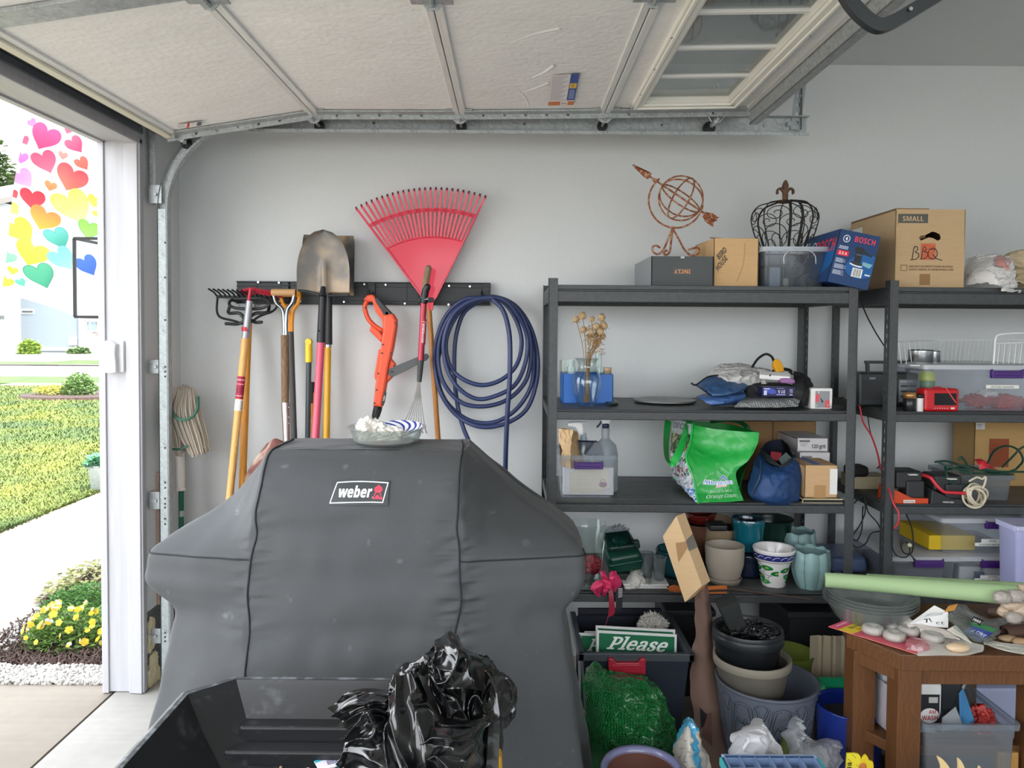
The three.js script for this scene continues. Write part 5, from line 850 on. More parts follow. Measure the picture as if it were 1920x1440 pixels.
// ---------- on the top shelves ----------
const T=SH[0];
{
const f=front(1221,481,1338,532,3.2,T),t=thing('grey_carton','dark grey carton with orange upside-down lettering under the rusty sundial','box');
part(t,'carton',carton(f,0.43),card(0x55595b));
part(t,'side_panel',quadUV(V(f.x0 - 0.001,f.y0,f.z - 0.43),V(f.x0 - 0.001,f.y0,f.z),V(f.x0 - 0.001,f.y1,f.z),V(f.x0 - 0.001,f.y1,f.z - 0.43)),mat(0x8b9093,{rough:0.7}),'light grey side panel');
onFace(t,f,'lettering',0.34,0.36,0.66,0.64,print(256,96,(x,W,H)=>{x.fillStyle='#4c5052';x.fillRect(0,0,W,H);words(x,'INCLY',128,48,66,'#d98f55',{rot:PI,sx:1.1});}),'orange lettering');
onFace(t,f,'thumb_notch',0.47,0,0.53,0.07,mat(0xb9bcba));
}
{
const t=thing('armillary_sundial','rusty iron armillary sundial with arrow standing on the grey carton','sundial');
const rust=mat(0xffffff,{rough:0.9,metal:0.1,metric:true,map:tex(128,(u,v)=>{const a=tn(u,v,12,12,4,3);return a>0.56?[0.72,0.58,0.44]:mixc([0.46,0.25,0.18],[0.66,0.40,0.29],tn(u,v,6,6,8,3));},9)});
const D=3.36,q=(x,y,d=D)=>at(1160 + x / 6,290 + y / 6,d),k=M(D)/ 6,c=q(700,490),ax=q(900,620).sub(q(490,350)).normalize(),side=V(0,0,1),up=ax.clone().cross(side).normalize(),R=248*k;
const ring=(ux,vx,r,th,a0=0,a1=PI*2,cc=c)=>tube(Array.from({length:49},(_,i)=>{const a=lerp(a0,a1,i / 48);return cc.clone().addScaledVector(ux,Math.cos(a)*r).addScaledVector(vx,Math.sin(a)*r);}),th,96,7);
const circ=(n1,n2)=>ring(n1,n2,R,0.0036);
const mix2=(a)=>up.clone().multiplyScalar(Math.cos(a)).addScaledVector(side,Math.sin(a));
part(t,'meridian_ring',circ(ax,up),rust);part(t,'meridian_ring',circ(ax,mix2(1.05)),rust);part(t,'meridian_ring',circ(ax,mix2(-0.95)),rust);
part(t,'equator_ring',ring(up.clone().multiplyScalar(0.99).addScaledVector(ax,0.14).normalize(),side.clone().addScaledVector(ax,0.25).normalize(),R*0.99,0.0036),rust);
part(t,'outer_ring',ring(V(1,0,0),V(0,1,0),305*k,0.0042,PI*0.72,PI*1.94,q(645,515)),rust);
part(t,'axis_rod',rod(q(200,145),q(1010,690),0.0042),rust);
const ha=q(150,110),hb=q(330,235);
part(t,'arrow_head',[along(new THREE.CylinderGeometry(0.0035,0.0165,ha.distanceTo(hb)*0.9,4,6).scale(1,1,0.5),hb,ha),along(box(0.03,0.014,0.012),q(318,222),q(355,248)),along(ball(0.010,0,0,0,1,1,1,10),q(395,280),q(420,300))],rust);
const fa=q(960,670),fd=ax,fu=up;
part(t,'arrow_fletching',[ext(poly([[0,0.012],[0.028,0.024],[0.064,0.024],[0.05,0],[0.064,-0.024],[0.028,-0.024],[0,-0.012]]),0.004,0.001).applyMatrix4(new THREE.Matrix4().makeBasis(fd,fu,fd.clone().cross(fu)).setPosition(fa)),ext(poly([[0.005,0.004],[0.03,0.02],[0.06,0.02],[0.05,0],[0.06,-0.02],[0.03,-0.02],[0.005,-0.004]]),0.004,0.001).applyMatrix4(new THREE.Matrix4().makeBasis(fd,fd.clone().cross(fu),fu.clone().negate()).setPosition(fa))],rust);
const b0=q(605,825);part(t,'socket',[ball(0.008,b0.x,b0.y,b0.z),ball(0.006,...q(930,645).toArray())],rust);
for(const pts of[[[600,840],[560,930],[490,1080],[430,1110],[385,1080],[385,1030],[420,1015],[460,1035]],[[615,835],[680,950],[740,1060],[810,1120],[880,1115],[912,1075],[890,1040],[840,1045],[790,1062]],[[605,840,3.3],[590,960,3.27],[565,1100,3.24],[520,1120,3.23],[508,1085,3.23],[540,1070,3.24]]])part(t,'scroll_foot',tube(pts.map((p)=>q(p[0],p[1]+ 8,p[2]??D)),0.0046,60,7),rust);
part(t,'base_ring',mv(new THREE.TorusGeometry(0.05,0.004,8,40),q(600,1130).x,T + 0.121,-D,PI / 2),rust);
}
{
const f=front(1337.5,447,1423,531,3.22,T),t=thing('bird_house_carton','tan carton with handwritten bird house marking between grey carton and bin','box'),dep=0.33;
part(t,'carton',carton(f,dep,0.004,false),card(0xd2ad7e));
part(t,'flap',[plate(V(f.x0,f.y1,f.z),V(f.x1,f.y1,f.z),V(f.x1 - 0.02,f.y1 + 0.012,f.z - 0.15),V(f.x0 + 0.02,f.y1 + 0.022,f.z - 0.15),0.004),plate(V(f.x0,f.y1,f.z - dep),V(f.x1,f.y1,f.z - dep),V(f.x1 - 0.02,f.y1 + 0.004,f.z - 0.17),V(f.x0 + 0.02,f.y1 + 0.006,f.z - 0.17),0.004)],card(0x9a7044));
onFace(t,f,'handwriting',0,0.1,0.36,0.75,print(128,192,(x,W,H)=>{hand(x,'BIRD',62,62,46,'#26221e',{rot:-0.72});hand(x,'HOUSE',62,122,46,'#26221e',{rot:-0.78,sx:0.75});},{ink:1}),'handwritten marker words');
part(t,'crease',tube([V(lerp(f.x0,f.x1,0.68),f.y1 - 0.02,f.z + 0.001),V(lerp(f.x0,f.x1,0.66),lerp(f.y1,f.y0,0.5),f.z + 0.001),V(lerp(f.x0,f.x1,0.52),lerp(f.y1,f.y0,0.88),f.z + 0.001)],0.0012,20,5),card(0xc59763));
}
{
const t=thing('wire_crown','black wire crown cloche with rusty fleur-de-lis finial behind the bin','ornament'),D=3.44,c=at(1470,470,D),k=M(D),wireM=mat(0x2a2826,{rough:0.6,metal:0.4});
const prof=[[43,30],[44,0],[50,-20],[57,-42],[60,-58],[57,-72],[46,-84],[28,-89],[12,-92]].map(([r,y])=>[r*k,c.y - y*k]);
const y0=T,scl=(c.y - prof[0][1]);
const pc=new THREE.CatmullRomCurve3(prof.map(([r,y])=>V(r,y,0)),false,'centripetal');
for(let i=0;i<8;i++){const a=i*PI / 4 + 0.19;part(t,'rib',tube(Array.from({length:18},(_,j)=>{const p=pc.getPoint(j / 17);return V(c.x + p.x*Math.cos(a),p.y,c.z + p.x*Math.sin(a));}),i % 4===1?0.0042:0.0026,60,6),wireM);}
part(t,'base_ring',[0,1].map((j)=>mv(new THREE.TorusGeometry(43*k,0.003,6,48),c.x,c.y -(30 - j*28)*k,c.z,PI / 2)),wireM);
part(t,'leg',[0,1,2,3].map((i)=>{const a=i*PI / 2 + 0.4;return rod(V(c.x + 43*k*Math.cos(a),T,c.z + 43*k*Math.sin(a)),V(c.x + 43*k*Math.cos(a),c.y - 30*k,c.z + 43*k*Math.sin(a)),0.0025);}),wireM);
for(const d of[-0.2,0.16]){const a=PI / 2 + d,e=(v)=>{const p=pc.getPoint(v);return V(c.x + p.x*Math.cos(a),p.y,c.z + p.x*Math.sin(a));};part(t,'flat_strap',Array.from({length:14},(_,j)=>bar(e(j / 14),e((j + 1.1)/ 14),0.011,0.003,0)),wireM);}

for(let i=0;i<8;i++)for(const[v0,s,d]of[[0.24,0.5,1],[0.54,0.42,-1]]){
const a0=i*PI / 4 + 0.19 + PI / 8,pts=[];
for(let j=0;j<=26;j++){const th=j / 26*9.5,r=s*(1 - j / 30),v=clamp(v0 + 0.34*r*Math.sin(th),0,1),p=pc.getPoint(v),a=a0 + d*0.95*r*Math.cos(th);pts.push(V(c.x + p.x*Math.cos(a),p.y,c.z + p.x*Math.sin(a)));}
part(t,'scroll',tube(pts,0.0019,60,5),wireM);
}
const rustF=mat(0xffffff,{rough:0.85,metric:true,map:tex(64,(u,v)=>mixc([0.22,0.2,0.19],[0.52,0.35,0.24],tn(u,v,5,5,4,3)),12)}),fp=at(1472,378,D);
part(t,'finial',[lathe([[0,-0.002],[0.03,0],[0.026,0.006],[0.013,0.014],[0.012,0.03],[0.016,0.033],[0,0.035]],24,fp.x,fp.y - 0.005,fp.z),ext(smoothShape([[-0.006,0.026],[-0.012,0.05],[-0.024,0.064],[-0.035,0.056],[-0.032,0.044],[-0.040,0.052],[-0.036,0.068],[-0.02,0.075],[-0.011,0.066],[-0.013,0.084],[0,0.108],[0.013,0.084],[0.011,0.066],[0.02,0.075],[0.036,0.068],[0.040,0.052],[0.032,0.044],[0.035,0.056],[0.024,0.064],[0.012,0.05],[0.006,0.026]]),0.012,0.004).translate(fp.x,fp.y - 0.012,fp.z - 0.006)],rustF);
}
{
const f=front(1432,463,1551,529,3.19,T),t=storageBox('grey_bin','translucent grey plastic bin holding round fittings on the top shelf',f,0.3,{cat:'bin',mat:mat(0xb0bac6,{rough:0.2,trans:0.9,thick:0}),rim:mat(0x9aa2aa,{rough:0.35})});
const q=(x,y,d)=>at(1380 + x / 6,320 + y / 6,d);
const a=q(530,1050,3.205),b=q(890,1050,3.205);part(t,'handle_panel',tube([a,q(535,960,3.195),q(590,905,3.185),q(700,900,3.183),q(820,905,3.185),q(880,960,3.195),b].map((p)=>p.add(V(0,0,0.008))),0.0022,60,6),mat(0xc9ced3,{rough:0.3}));
const fit=thing('pipe_fitting','larger grey pipe ring standing inside the grey bin','fitting',{p:V(q(670,1115,3.27).x,q(670,1115,3.27).y,-3.27)});
part(fit,'ring',mv(lathe([[0.024,-0.02],[0.03,-0.02],[0.03,0.02],[0.024,0.02],[0.024,-0.02]],36),0,0,0,PI / 2),mat(0x8b8f92,{rough:0.5}));
copy(fit,'smaller grey pipe ring lying right of the larger one in the bin',V(q(830,1150,3.26).x,T + 0.032,-3.28),0.2,0.95);
copy(fit,'grey pipe ring resting on the others in the grey bin',V(q(770,990,3.3).x,q(770,990,3.3).y,-3.34),-0.1,0.8);
solo('white_pack','small white packet standing inside the grey bin','packet',box(0.045,0.08,0.02),mat(0xd8d8d4,{rough:0.6}),{p:V(q(430,1130,3.25).x,T + 0.045,-3.25)});
solo('brass_fitting','small pale cap standing inside the grey bin','fitting',lathe([[0,0],[0.012,0],[0.012,0.03],[0.008,0.034],[0,0.034]],20),mat(0xd9cfae,{rough:0.4}),{p:V(q(562,1150,3.24).x,T + 0.006,-3.24)});
}
{
const D=3.11,TL=at(1577,429,D),TR=at(1651,444.5,D),BR=at(1626,544,D),BL=at(1551,527.5,D),t=thing('sander_carton','blue power tool carton leaning in the gap between the shelving units','box');
const blue=mat(0x173c6b,{rough:0.4}),e=(p,d=0)=>p.clone().add(V(0,0,d));
part(t,'carton',plate(BL,BR,TR,TL,0.38),blue);
const deco=(x,W,H)=>{const g=x.createLinearGradient(0,0,0,H);x.fillStyle='#143a6a';x.fillRect(0,0,W,H);x.fillStyle='#0d5c9e';x.beginPath();x.ellipse(W*0.75,H*0.6,W*0.42,H*0.22,-0.3,0,7);x.fill();};
part(t,'front_print',quadUV(e(BL,0.002),e(BR,0.002),e(TR,0.002),e(TL,0.002)),print(512,640,(x,W,H)=>{
deco(x,W,H);
x.strokeStyle='#e6ecf4';x.lineWidth=9;x.beginPath();x.arc(100,100,40,0,7);x.stroke();x.lineWidth=7;x.beginPath();x.arc(78,100,26,-0.9,0.9);x.moveTo(122 - 16,80);x.arc(122,100,26,PI - 0.9,PI + 0.9);x.stroke();x.fillStyle='#e6ecf4';x.fillRect(84,94,32,12);
words(x,'BOSCH',335,84,92,'#e8384c',{sx:0.92});
words(x,'ROS20VS',92,200,28,'#e8eef6');x.fillStyle='#c8d4e4';x.fillRect(30,216,118,9);
x.fillStyle='#e01e38';x.beginPath();x.roundRect(24,244,150,62,14);x.fill();words(x,'2.5 A',99,276,46,'#f6e6e8');
x.fillStyle='#d4dce8';for(let b=0;b<3;b++)for(let i=0;i<5;i++)x.fillRect(28,340 + b*72 + i*11,90 +((i*37 + b*23)% 70),5);
x.fillStyle='#20252c';x.beginPath();x.roundRect(236,170,120,62,24);x.fill();x.fillRect(256,210,90,150);x.beginPath();x.moveTo(340,190);x.lineTo(470,244);x.lineTo(466,260);x.lineTo(340,240);x.fill();x.fillStyle='#4b5864';x.fillRect(268,250,70,18);
x.fillStyle='#e9edf0';x.beginPath();x.ellipse(296,384,84,16,0.1,0,7);x.fill();x.fillStyle='#2a3138';x.beginPath();x.ellipse(298,366,80,18,0.1,0,7);x.fill();
x.fillStyle='#7fb6c2';x.beginPath();x.moveTo(372,330);x.lineTo(500,340);x.lineTo(470,392);x.lineTo(372,372);x.fill();
x.fillStyle='#f0f0ee';x.save();x.translate(330,470);x.rotate(0.0);x.fillRect(-64,-52,130,104);x.fillStyle='#333';for(let i=0;i<10;i++)x.fillRect(-54 + i*11,-44,3 +(i % 3)*2,88);x.restore();
x.fillStyle='#e4e9ef';x.fillRect(430,466,66,16);
}),'product print');
const back=V(0,0,-0.375);part(t,'side_print',quadUV(e(BL).add(back).add(V(-0.002,0,0)),e(BL).add(V(-0.002,0,0)),e(TL).add(V(-0.002,0,0)),e(TL).add(back).add(V(-0.002,0,0))),print(512,256,(x,W,H)=>{deco(x,W,H);words(x,'BOSCH',360,70,88,'#d8303f');x.strokeStyle='#d0d8e4';x.lineWidth=8;x.beginPath();x.arc(190,74,34,0,7);x.stroke();x.fillStyle='#d0d8e4';x.fillRect(40,30,70,14);x.fillStyle='#c8202e';x.fillRect(20,66,66,40);x.fillStyle='#e8eaee';x.fillRect(100,70,48,44);}),'side print');
}
{
const f=front(1676.5,393,1811,531.5,3.2,T),t=thing('moving_carton','large tan moving carton with handle hole and handwritten letters','box'),dep=0.42,hx=lerp(f.x0,f.x1,0.5),hy=lerp(f.y1,f.y0,0.335),k=M(3.2);
const hs=[[-21,-4],[-17,-9],[-10,-6],[-3,-3],[5,-4],[14,-9],[19,-7],[20,-3],[18,3],[10,7],[3,8],[-2,5],[-10,1],[-18,0]].map(([x,y])=>[hx + x*k,hy + y*k]);
part(t,'carton',[ext(poly([[f.x0,f.y0],[f.x1 - 0.005,f.y0],[f.x1,f.y1],[f.x0,f.y1]],[hs]),0.004).translate(0,0,f.z - 0.004),...carton(f,dep).slice(1)],card(0xc9ab84));
part(t,'torn_flap',plate(V(hx - 23*k,hy - 6*k,f.z - 0.006),V(hx - 2*k,hy - 2*k,f.z - 0.03),V(hx - 1*k,hy + 12*k,f.z - 0.03),V(hx - 20*k,hy - 2*k,f.z - 0.006),0.003),card(0x927352));
part(t,'top_slit',span(f.x0,lerp(f.x0,f.x1,0.48),f.y1,f.y1 + 0.004,f.z - 0.001,f.z - dep,0.001),card(0x8a6a49));
onFace(t,f,'size_print',0.035,0.06,0.46,0.175,print(256,72,(x,W,H)=>{x.fillStyle='#55554f';x.fillRect(0,0,W,H);words(x,'SMALL',128,38,54,'#c9a983',{sx:1.08});}),'grey size print');
onFace(t,f,'orange_print',0.22,0.42,0.72,0.68,print(320,200,(x,W,H)=>{x.fillStyle='#c9603a';x.fillRect(96,10,132,158);x.fillStyle='#d58a5c';for(let i=0;i<40;i++)x.fillRect(100 +(i*47)% 120,16 +(i*29)% 144,10,5);const c='#2b2522';scribble(x,[[16,170],[30,60],[38,40],[62,44],[66,70],[44,96],[76,108],[78,140],[54,164],[4,170]],c,8);scribble(x,[[100,160],[116,60],[124,42],[140,46],[142,70],[124,92],[158,96],[160,130],[130,158],[92,160]],c,8);x.lineWidth=8;x.beginPath();x.ellipse(204,108,42,52,0.1,0,7);x.stroke();scribble(x,[[176,66],[214,72],[230,62]],c,6);scribble(x,[[206,116],[240,158],[290,172]],c,8);},{ink:1}),'handwritten letters over an orange square');
onFace(t,f,'small_print',0.08,0.7,0.89,0.79,print(512,64,(x,W,H)=>{x.strokeStyle='#8a6d4c';x.lineWidth=5;x.strokeRect(6,6,54,50);words(x,'QUICKLY ESTIMATE YOUR MOVING',76,18,24,'#806548',{align:'left'});words(x,'SUPPLY NEEDS AT HDMOVING.COM',76,46,24,'#6e563e',{align:'left'});},{ink:1}),'brown small print');
part(t,'label',quadUV(...[[f.y1 - 0.11,-0.41],[f.y1 - 0.11,-0.30],[f.y1 - 0.035,-0.30],[f.y1 - 0.035,-0.41]].map(([y,z])=>V(f.x0 - 0.001,y,f.z + z))),mat(0xdcdcd8),'white label');
onFace(t,f,'tape_mark',0.36,0.82,0.51,0.96,card(0x9b7850));
}
{
const wp=mat(0xe9e7e5,{rough:0.5,trans:0.25,thick:0});
const t=thing('white_plastic_bag','white plastic bag with pink print slumped over the top shelf edge','bag');
const net=(l)=>l.map((r)=>r.map(([x,y,z])=>at(x,y,z)));
part(t,'film',[patch(net([[[1812,486,3.4],[1835,478,3.35],[1865,478,3.34],[1893,482,3.3],[1897,492,3.3]],[[1812,500,3.3],[1832,498,3.24],[1860,492,3.2],[1885,496,3.18],[1898,506,3.22]],[[1814,522,3.24],[1832,516,3.17],[1860,512,3.12],[1885,520,3.12],[1902,528,3.18]],[[1812,533,3.22],[1840,532,3.15],[1868,535,3.1],[1890,545,3.1],[1912,549,3.12]]]),60,60,0.018,14,3)],wp);
part(t,'pink_print',patch(net([[[1862,480,3.33],[1878,479,3.31],[1893,484,3.29]],[[1868,490,3.18],[1880,490,3.17],[1894,494,3.18]],[[1872,502,3.14],[1882,504,3.13],[1890,508,3.14]]]),20,20,0.008,14,3),mat(0xe3a39b,{rough:0.5,trans:0.2,thick:0}));
solo('beige_cushion','beige padded cushion at the right end of the top shelf','cushion',[lump(0.10,0.07,0.12,{amp:0.12,f:1.2,n:22,s:4}).translate(at(1918,490,3.3).x + 0.03,T + 0.105,-3.34),lump(0.10,0.055,0.13,{amp:0.12,f:1.2,n:22,s:14}).translate(at(1925,518,3.3).x + 0.03,T + 0.045,-3.33)],mat(0xcdbb98,{rough:0.85}));
}
{
solo('black_cord','thin black cord hanging diagonally between the shelving units','cord',tube([at(1606,535,3.14),at(1618,575,3.2),at(1640,620,3.4),at(1662,655,3.6)],0.0028,40,6),rubber);
}

// ---------- second shelf of the near unit ----------
const net=(l)=>l.map((r)=>r.map(([x,y,z])=>at(x,y,z)));
{const h=SH[1];
{
const f=front(1055,702,1150,754,3.36,h),t=thing('blue_carton','blue open carton of glass jars behind the flower vase','box');
part(t,'carton',carton(f,0.2,0.004,false),mat(0x1f63b4,{rough:0.45}));
part(t,'divider',[span(f.x0 + 0.01,f.x1 - 0.01,f.y0,f.y1 - 0.03,f.z - 0.1,f.z - 0.104),span(f.cx,f.cx + 0.003,f.y0,f.y1 - 0.03,f.z - 0.01,f.z - 0.19)],cardboard);
const tum=(px0,px1,yt,D,label,cork)=>{const a=at(px0,yt,D),b=at(px1,yt,D),r=(b.x - a.x)/ 2,H=a.y - h - 0.006,g=thing('glass_jar',label,'jar',{p:V((a.x + b.x)/ 2,h + 0.006,-D),group:'glass jars in the blue carton'});part(g,'glass',pot([[0,0.004],[r*0.85,0.004],[r,H],[r*0.93,H],[r*0.8,0.012],[0,0.012]],32),glass);if(cork)part(g,'stopper',pot([[0,H - 0.02],[r*0.9,H - 0.02],[r*0.95,H + 0.012],[0,H + 0.012]],20),mat(0xc9a787,{rough:0.9}));};
tum(1049,1079,675,3.45,'wide clear tumbler at the left end of the blue carton');tum(1062,1080,688,3.39,'short clear jar in front of the wide tumbler');tum(1116,1129,661,3.5,'tall slim clear bottle at the back of the blue carton');tum(1117,1133,688,3.41,'medium clear jar right of the vase in the carton');tum(1131,1147,694,3.42,'corked jar at the right end of the blue carton',true);
}
{
const D=3.27,b=at(1100,757,D),k=M(D),t=thing('glass_vase','clear glass vase with flared rim on the second shelf','vase',{p:V(b.x,h,-D)});
const pr=[[16.5,1],[18,4],[22,15],[27,36],[27.5,46],[25.5,56],[20,65],[17,72],[17,79],[20,86],[24.5,90]].map(([r,y])=>V(r*k,y*k,0)),o=new THREE.CatmullRomCurve3(pr).getPoints(40).map((p)=>[p.x,p.y]);
part(t,'glass',pot([[0,0.002],...o,...o.slice().reverse().map(([r,y])=>[r - 0.003,y + 0.0005]).filter(([,y])=>y>0.008),[0,0.01]],64),glass);
const d=thing('dried_flowers','bunch of dried tan seed heads standing in the glass vase','flowers',{p:V(b.x,h + 0.012,-D)});
const stM=mat(0x9a7a55,{rough:0.9}),hdM=mat(0xbfa279,{rough:0.9});
const heads=[[1080,599,6],[1092,592,7],[1110,598,5],[1128,595,6.5],[1132,611,7],[1094,618,6],[1118,612,6],[1126,622,6],[1108,622,5],[1130,630,5.5],[1117,628,5],[1103,632,4],[1122,640,5],[1112,640,4]];
heads.forEach(([px,py,r],i)=>{
const z=((i*37)% 9 - 4)*0.011,p=at(px,py,D - z).sub(d.position),foot=V(((i*53)% 7 - 3)*0.004,0.004,((i*31)% 5 - 2)*0.004),nk=V(lerp(p.x,0,0.72),0.2,z*0.3);
const st=part(d,'stem',tube([foot,nk,p.clone().lerp(nk,0.4).add(V(0.004,0,0)),p],0.0013,20,5),stM);
part(st,'seed_head',[lump(r*k,r*k*1.05,r*k,{amp:0.25,f:3,n:5,s:i}).translate(p.x,p.y,p.z),...[0,1,2,3,4].map((j)=>{const a=j*1.3 + i,e=p.clone().add(V(Math.cos(a)*r*1.5*k,-r*k*rr(0.4,2.2),Math.sin(a)*r*k));return tube([p,p.clone().lerp(e,0.6).add(V(0,0.004,0)),e],0.0009,6,4)[0];})],hdM);
});
part(d,'dry_leaves',Array.from({length:90},()=>{const a=rnd()*6.3,q=at(rr(1100,1128),rr(612,665),D).sub(d.position).add(V(0,0,rr(-0.03,0.03)));return tube([q,q.clone().add(V(Math.cos(a)*0.012,rr(-0.004,0.012),Math.sin(a)*0.01)),q.clone().add(V(Math.cos(a + 0.8)*0.02,rr(-0.015,0.012),Math.sin(a)*0.016))],0.0013,6,4)[0];}),mat(0xb08f5e,{rough:0.95})).userData.kind='stuff';
}
{const t=thing('sachet_booklet','small dark green booklet lying beside the glass vase','booklet');const P=(x,y)=>onY(x,y,h + 0.012);part(t,'cover',plate(P(1144,757.5),P(1159,755),P(1150,748.5),P(1132,750),0.008),mat(0x1e3a2c,{rough:0.4}));part(t,'pages',plate(onY(1143,758,h + 0.006),onY(1160,755.2,h + 0.006),onY(1152,748.6,h + 0.006),onY(1131,750.5,h + 0.006),0.004),mat(0xe2e2d0));}
{const c=onY(1246,755,h),t=thing('turntable_disc','thin round grey disc lying on the second shelf','disc',{p:c,rz:0.0});const r=58*M(-c.z);part(t,'disc',pot([[0,0.006],[r*0.96,0.006],[r,0.009],[r,0.015],[r*0.97,0.016],[0.012,0.013],[0.01,0.010],[0,0.010]],64),mat(0x8e908f,{rough:0.35,metal:0.3,map:tex(64,(u,v)=>0.75 + 0.25*tn(u,v,6,6,3,3),1)}));part(t,'foot',pot([[0,0],[r*0.5,0],[r*0.5,0.007],[0,0.007]],32),rubber);}
{
const blueN=mat(0x35567f,{rough:0.6,coat:0.2}),t=thing('blue_pouch','folded shiny blue pouch with black edging on the second shelf','pouch');
part(t,'upper_layer',[patch(net([[[1303,722,3.3],[1330,706,3.34],[1370,706,3.36],[1398,713,3.34]],[[1318,728,3.22],[1340,722,3.24],[1372,720,3.26],[1400,718,3.3]],[[1333,741,3.18],[1352,741,3.18],[1378,735,3.2],[1402,724,3.28]],[[1334,744,3.19],[1352,744,3.2],[1380,738,3.22],[1402,728,3.3]]]),30,30,0.006,16,5),patch(net([[[1303,722,3.3],[1330,712,3.4],[1370,712,3.42],[1398,716,3.36]],[[1334,744,3.19],[1352,746,3.26],[1380,740,3.28],[1402,728,3.3]]]),12,8)],blueN);
part(t,'lower_layer',[patch(net([[[1304,744,3.26],[1325,738,3.3],[1360,737,3.3],[1396,735,3.28]],[[1320,752,3.2],[1342,750,3.16],[1372,746,3.18],[1398,742,3.24]],[[1334,759,3.17],[1352,757,3.15],[1372,752,3.18],[1396,748,3.24]],[[1336,761,3.2],[1352,760.5,3.2],[1368,759.5,3.22],[1392,756,3.3]]]),30,30,0.006,14,9),patch(net([[[1304,744,3.26],[1325,742,3.36],[1360,742,3.36],[1396,738,3.34]],[[1336,761,3.2],[1352,758,3.3],[1368,757,3.32],[1392,755,3.34]]]),12,8)],mat(0x3a5f96,{rough:0.55,coat:0.2}));
part(t,'edging',tube([at(1297,719,3.3),at(1303,722,3.295),at(1330,706,3.34),at(1370,705,3.36),at(1398,712,3.33)],0.004,40),rubber);
}
solo('white_sack','crumpled grey white plastic sack behind the blue pouch','sack',patch(net([[[1322,712,3.46],[1340,688,3.46],[1372,680,3.5],[1410,686,3.5],[1445,694,3.46]],[[1325,730,3.36],[1345,702,3.36],[1380,694,3.36],[1418,696,3.36],[1450,700,3.38]],[[1330,748,3.34],[1355,722,3.3],[1385,708,3.28],[1420,708,3.28],[1440,712,3.32]],[[1340,755,3.36],[1370,745,3.34],[1400,735,3.32],[1425,730,3.32],[1445,730,3.34]]]),60,50,0.016,10,8),mat(0xc9c8c4,{rough:0.6,trans:0.2,thick:0}));
{
const t=thing('camera_bag','open black padded camera bag stuffed with small things','bag'),bm=mat(0x1a1b1d,{rough:0.75});
const f=front(1402,722,1498,760,3.26,h);
part(t,'body',[box(f.w,f.h,0.16,f.cx,(f.y0 + f.y1)/ 2,f.z - 0.1,0.02)],bm);
part(t,'lid',[patch(net([[[1480,696,3.5],[1500,700,3.5],[1518,708,3.46]],[[1488,700,3.3],[1508,704,3.28],[1521,716,3.3]],[[1486,735,3.2],[1506,735,3.18],[1521,735,3.24]],[[1490,762,3.24],[1505,762,3.2],[1518,761,3.26]]]),24,24,0.004,10,3),box(0.05,0.1,0.14,at(1506,740,3.36).x,h + 0.06,-3.36,0.02)],bm);
part(t,'piping',tube([at(1478,700,3.3),at(1500,704,3.27),at(1510,718,3.22),at(1508,745,3.19),at(1502,762,3.2)],0.004,40),mat(0x0e0f10,{rough:0.5}));
part(t,'flap',patch(net([[[1388,699,3.44],[1410,699,3.4],[1424,704,3.36]],[[1398,712,3.34],[1415,722,3.28],[1432,732,3.24]],[[1404,728,3.3],[1418,735,3.26],[1434,738,3.24]]]),16,16,0.004,10),bm);
}
{const f=front(1429,726,1491,743,3.2),t=thing('printed_carton','small dark violet printed carton on the camera bag','box');part(t,'carton',carton(f,0.06,0.003),mat(0x1d1b4a,{rough:0.4}));onFace(t,f,'print',0,0,1,1,print(256,72,(x,W,H)=>{x.fillStyle='#1d1a46';x.fillRect(0,0,W,H);x.fillStyle='#3f4fae';x.beginPath();x.ellipse(66,30,44,22,0.3,0,7);x.fill();x.fillStyle='#c9cff0';x.fillRect(10,10,46,8);x.fillRect(12,26,24,36);words(x,'37.5',150,34,30,'#dfe2f4',{rot:PI});words(x,'37.5',222,40,28,'#c6caee',{rot:PI / 2});x.fillStyle='#9aa0d8';x.fillRect(110,54,70,8);x.fillRect(112,8,60,4);}),'violet print');}
{const t=thing('white_remote','slim white plastic gadget lying on top of the camera bag','gadget');const a=at(1424,703,3.28),b=at(1482,707,3.24);part(t,'case',bar(a,b,0.022,0.05,0.006),mat(0xdfdedc,{rough:0.35}));part(t,'window',bar(a.clone().lerp(b,0.26).add(V(0,0,0.024)),a.clone().lerp(b,0.31).add(V(0,0,0.024)),0.014,0.006),blackPl);}
solo('purple_soap','small purple translucent object under the white gadget','object',ext(smoothShape([[-0.03,0],[-0.02,0.011],[0.02,0.011],[0.032,0.002],[0.028,-0.01],[-0.02,-0.009]]),0.03,0.004).translate(at(1474,714,3.23).x,at(1474,714,3.23).y,-3.25),mat(0x8a5a90,{rough:0.3}));
{const t=thing('plug_lead','black lead with a yellow plug end arching above the camera bag','cable');part(t,'lead',tube([at(1408,692,3.4),at(1422,672,3.42),at(1436,664,3.42),at(1446,668,3.4),at(1452,680,3.36)],0.0055,40),rubber);part(t,'plug',[along(ext(smoothShape([[-0.016,-0.028],[-0.018,0.01],[-0.008,0.03],[0.008,0.03],[0.018,0.01],[0.016,-0.028]]),0.026,0.005).translate(0,0,-0.013),at(1461,698,3.33),at(1454,678,3.35))],mat(0xd99a14,{rough:0.45}));part(t,'cable_coil',tube([at(1450,696,3.34),at(1468,692,3.36),at(1482,695,3.34),at(1478,704,3.3)],0.007,30),rubber);}
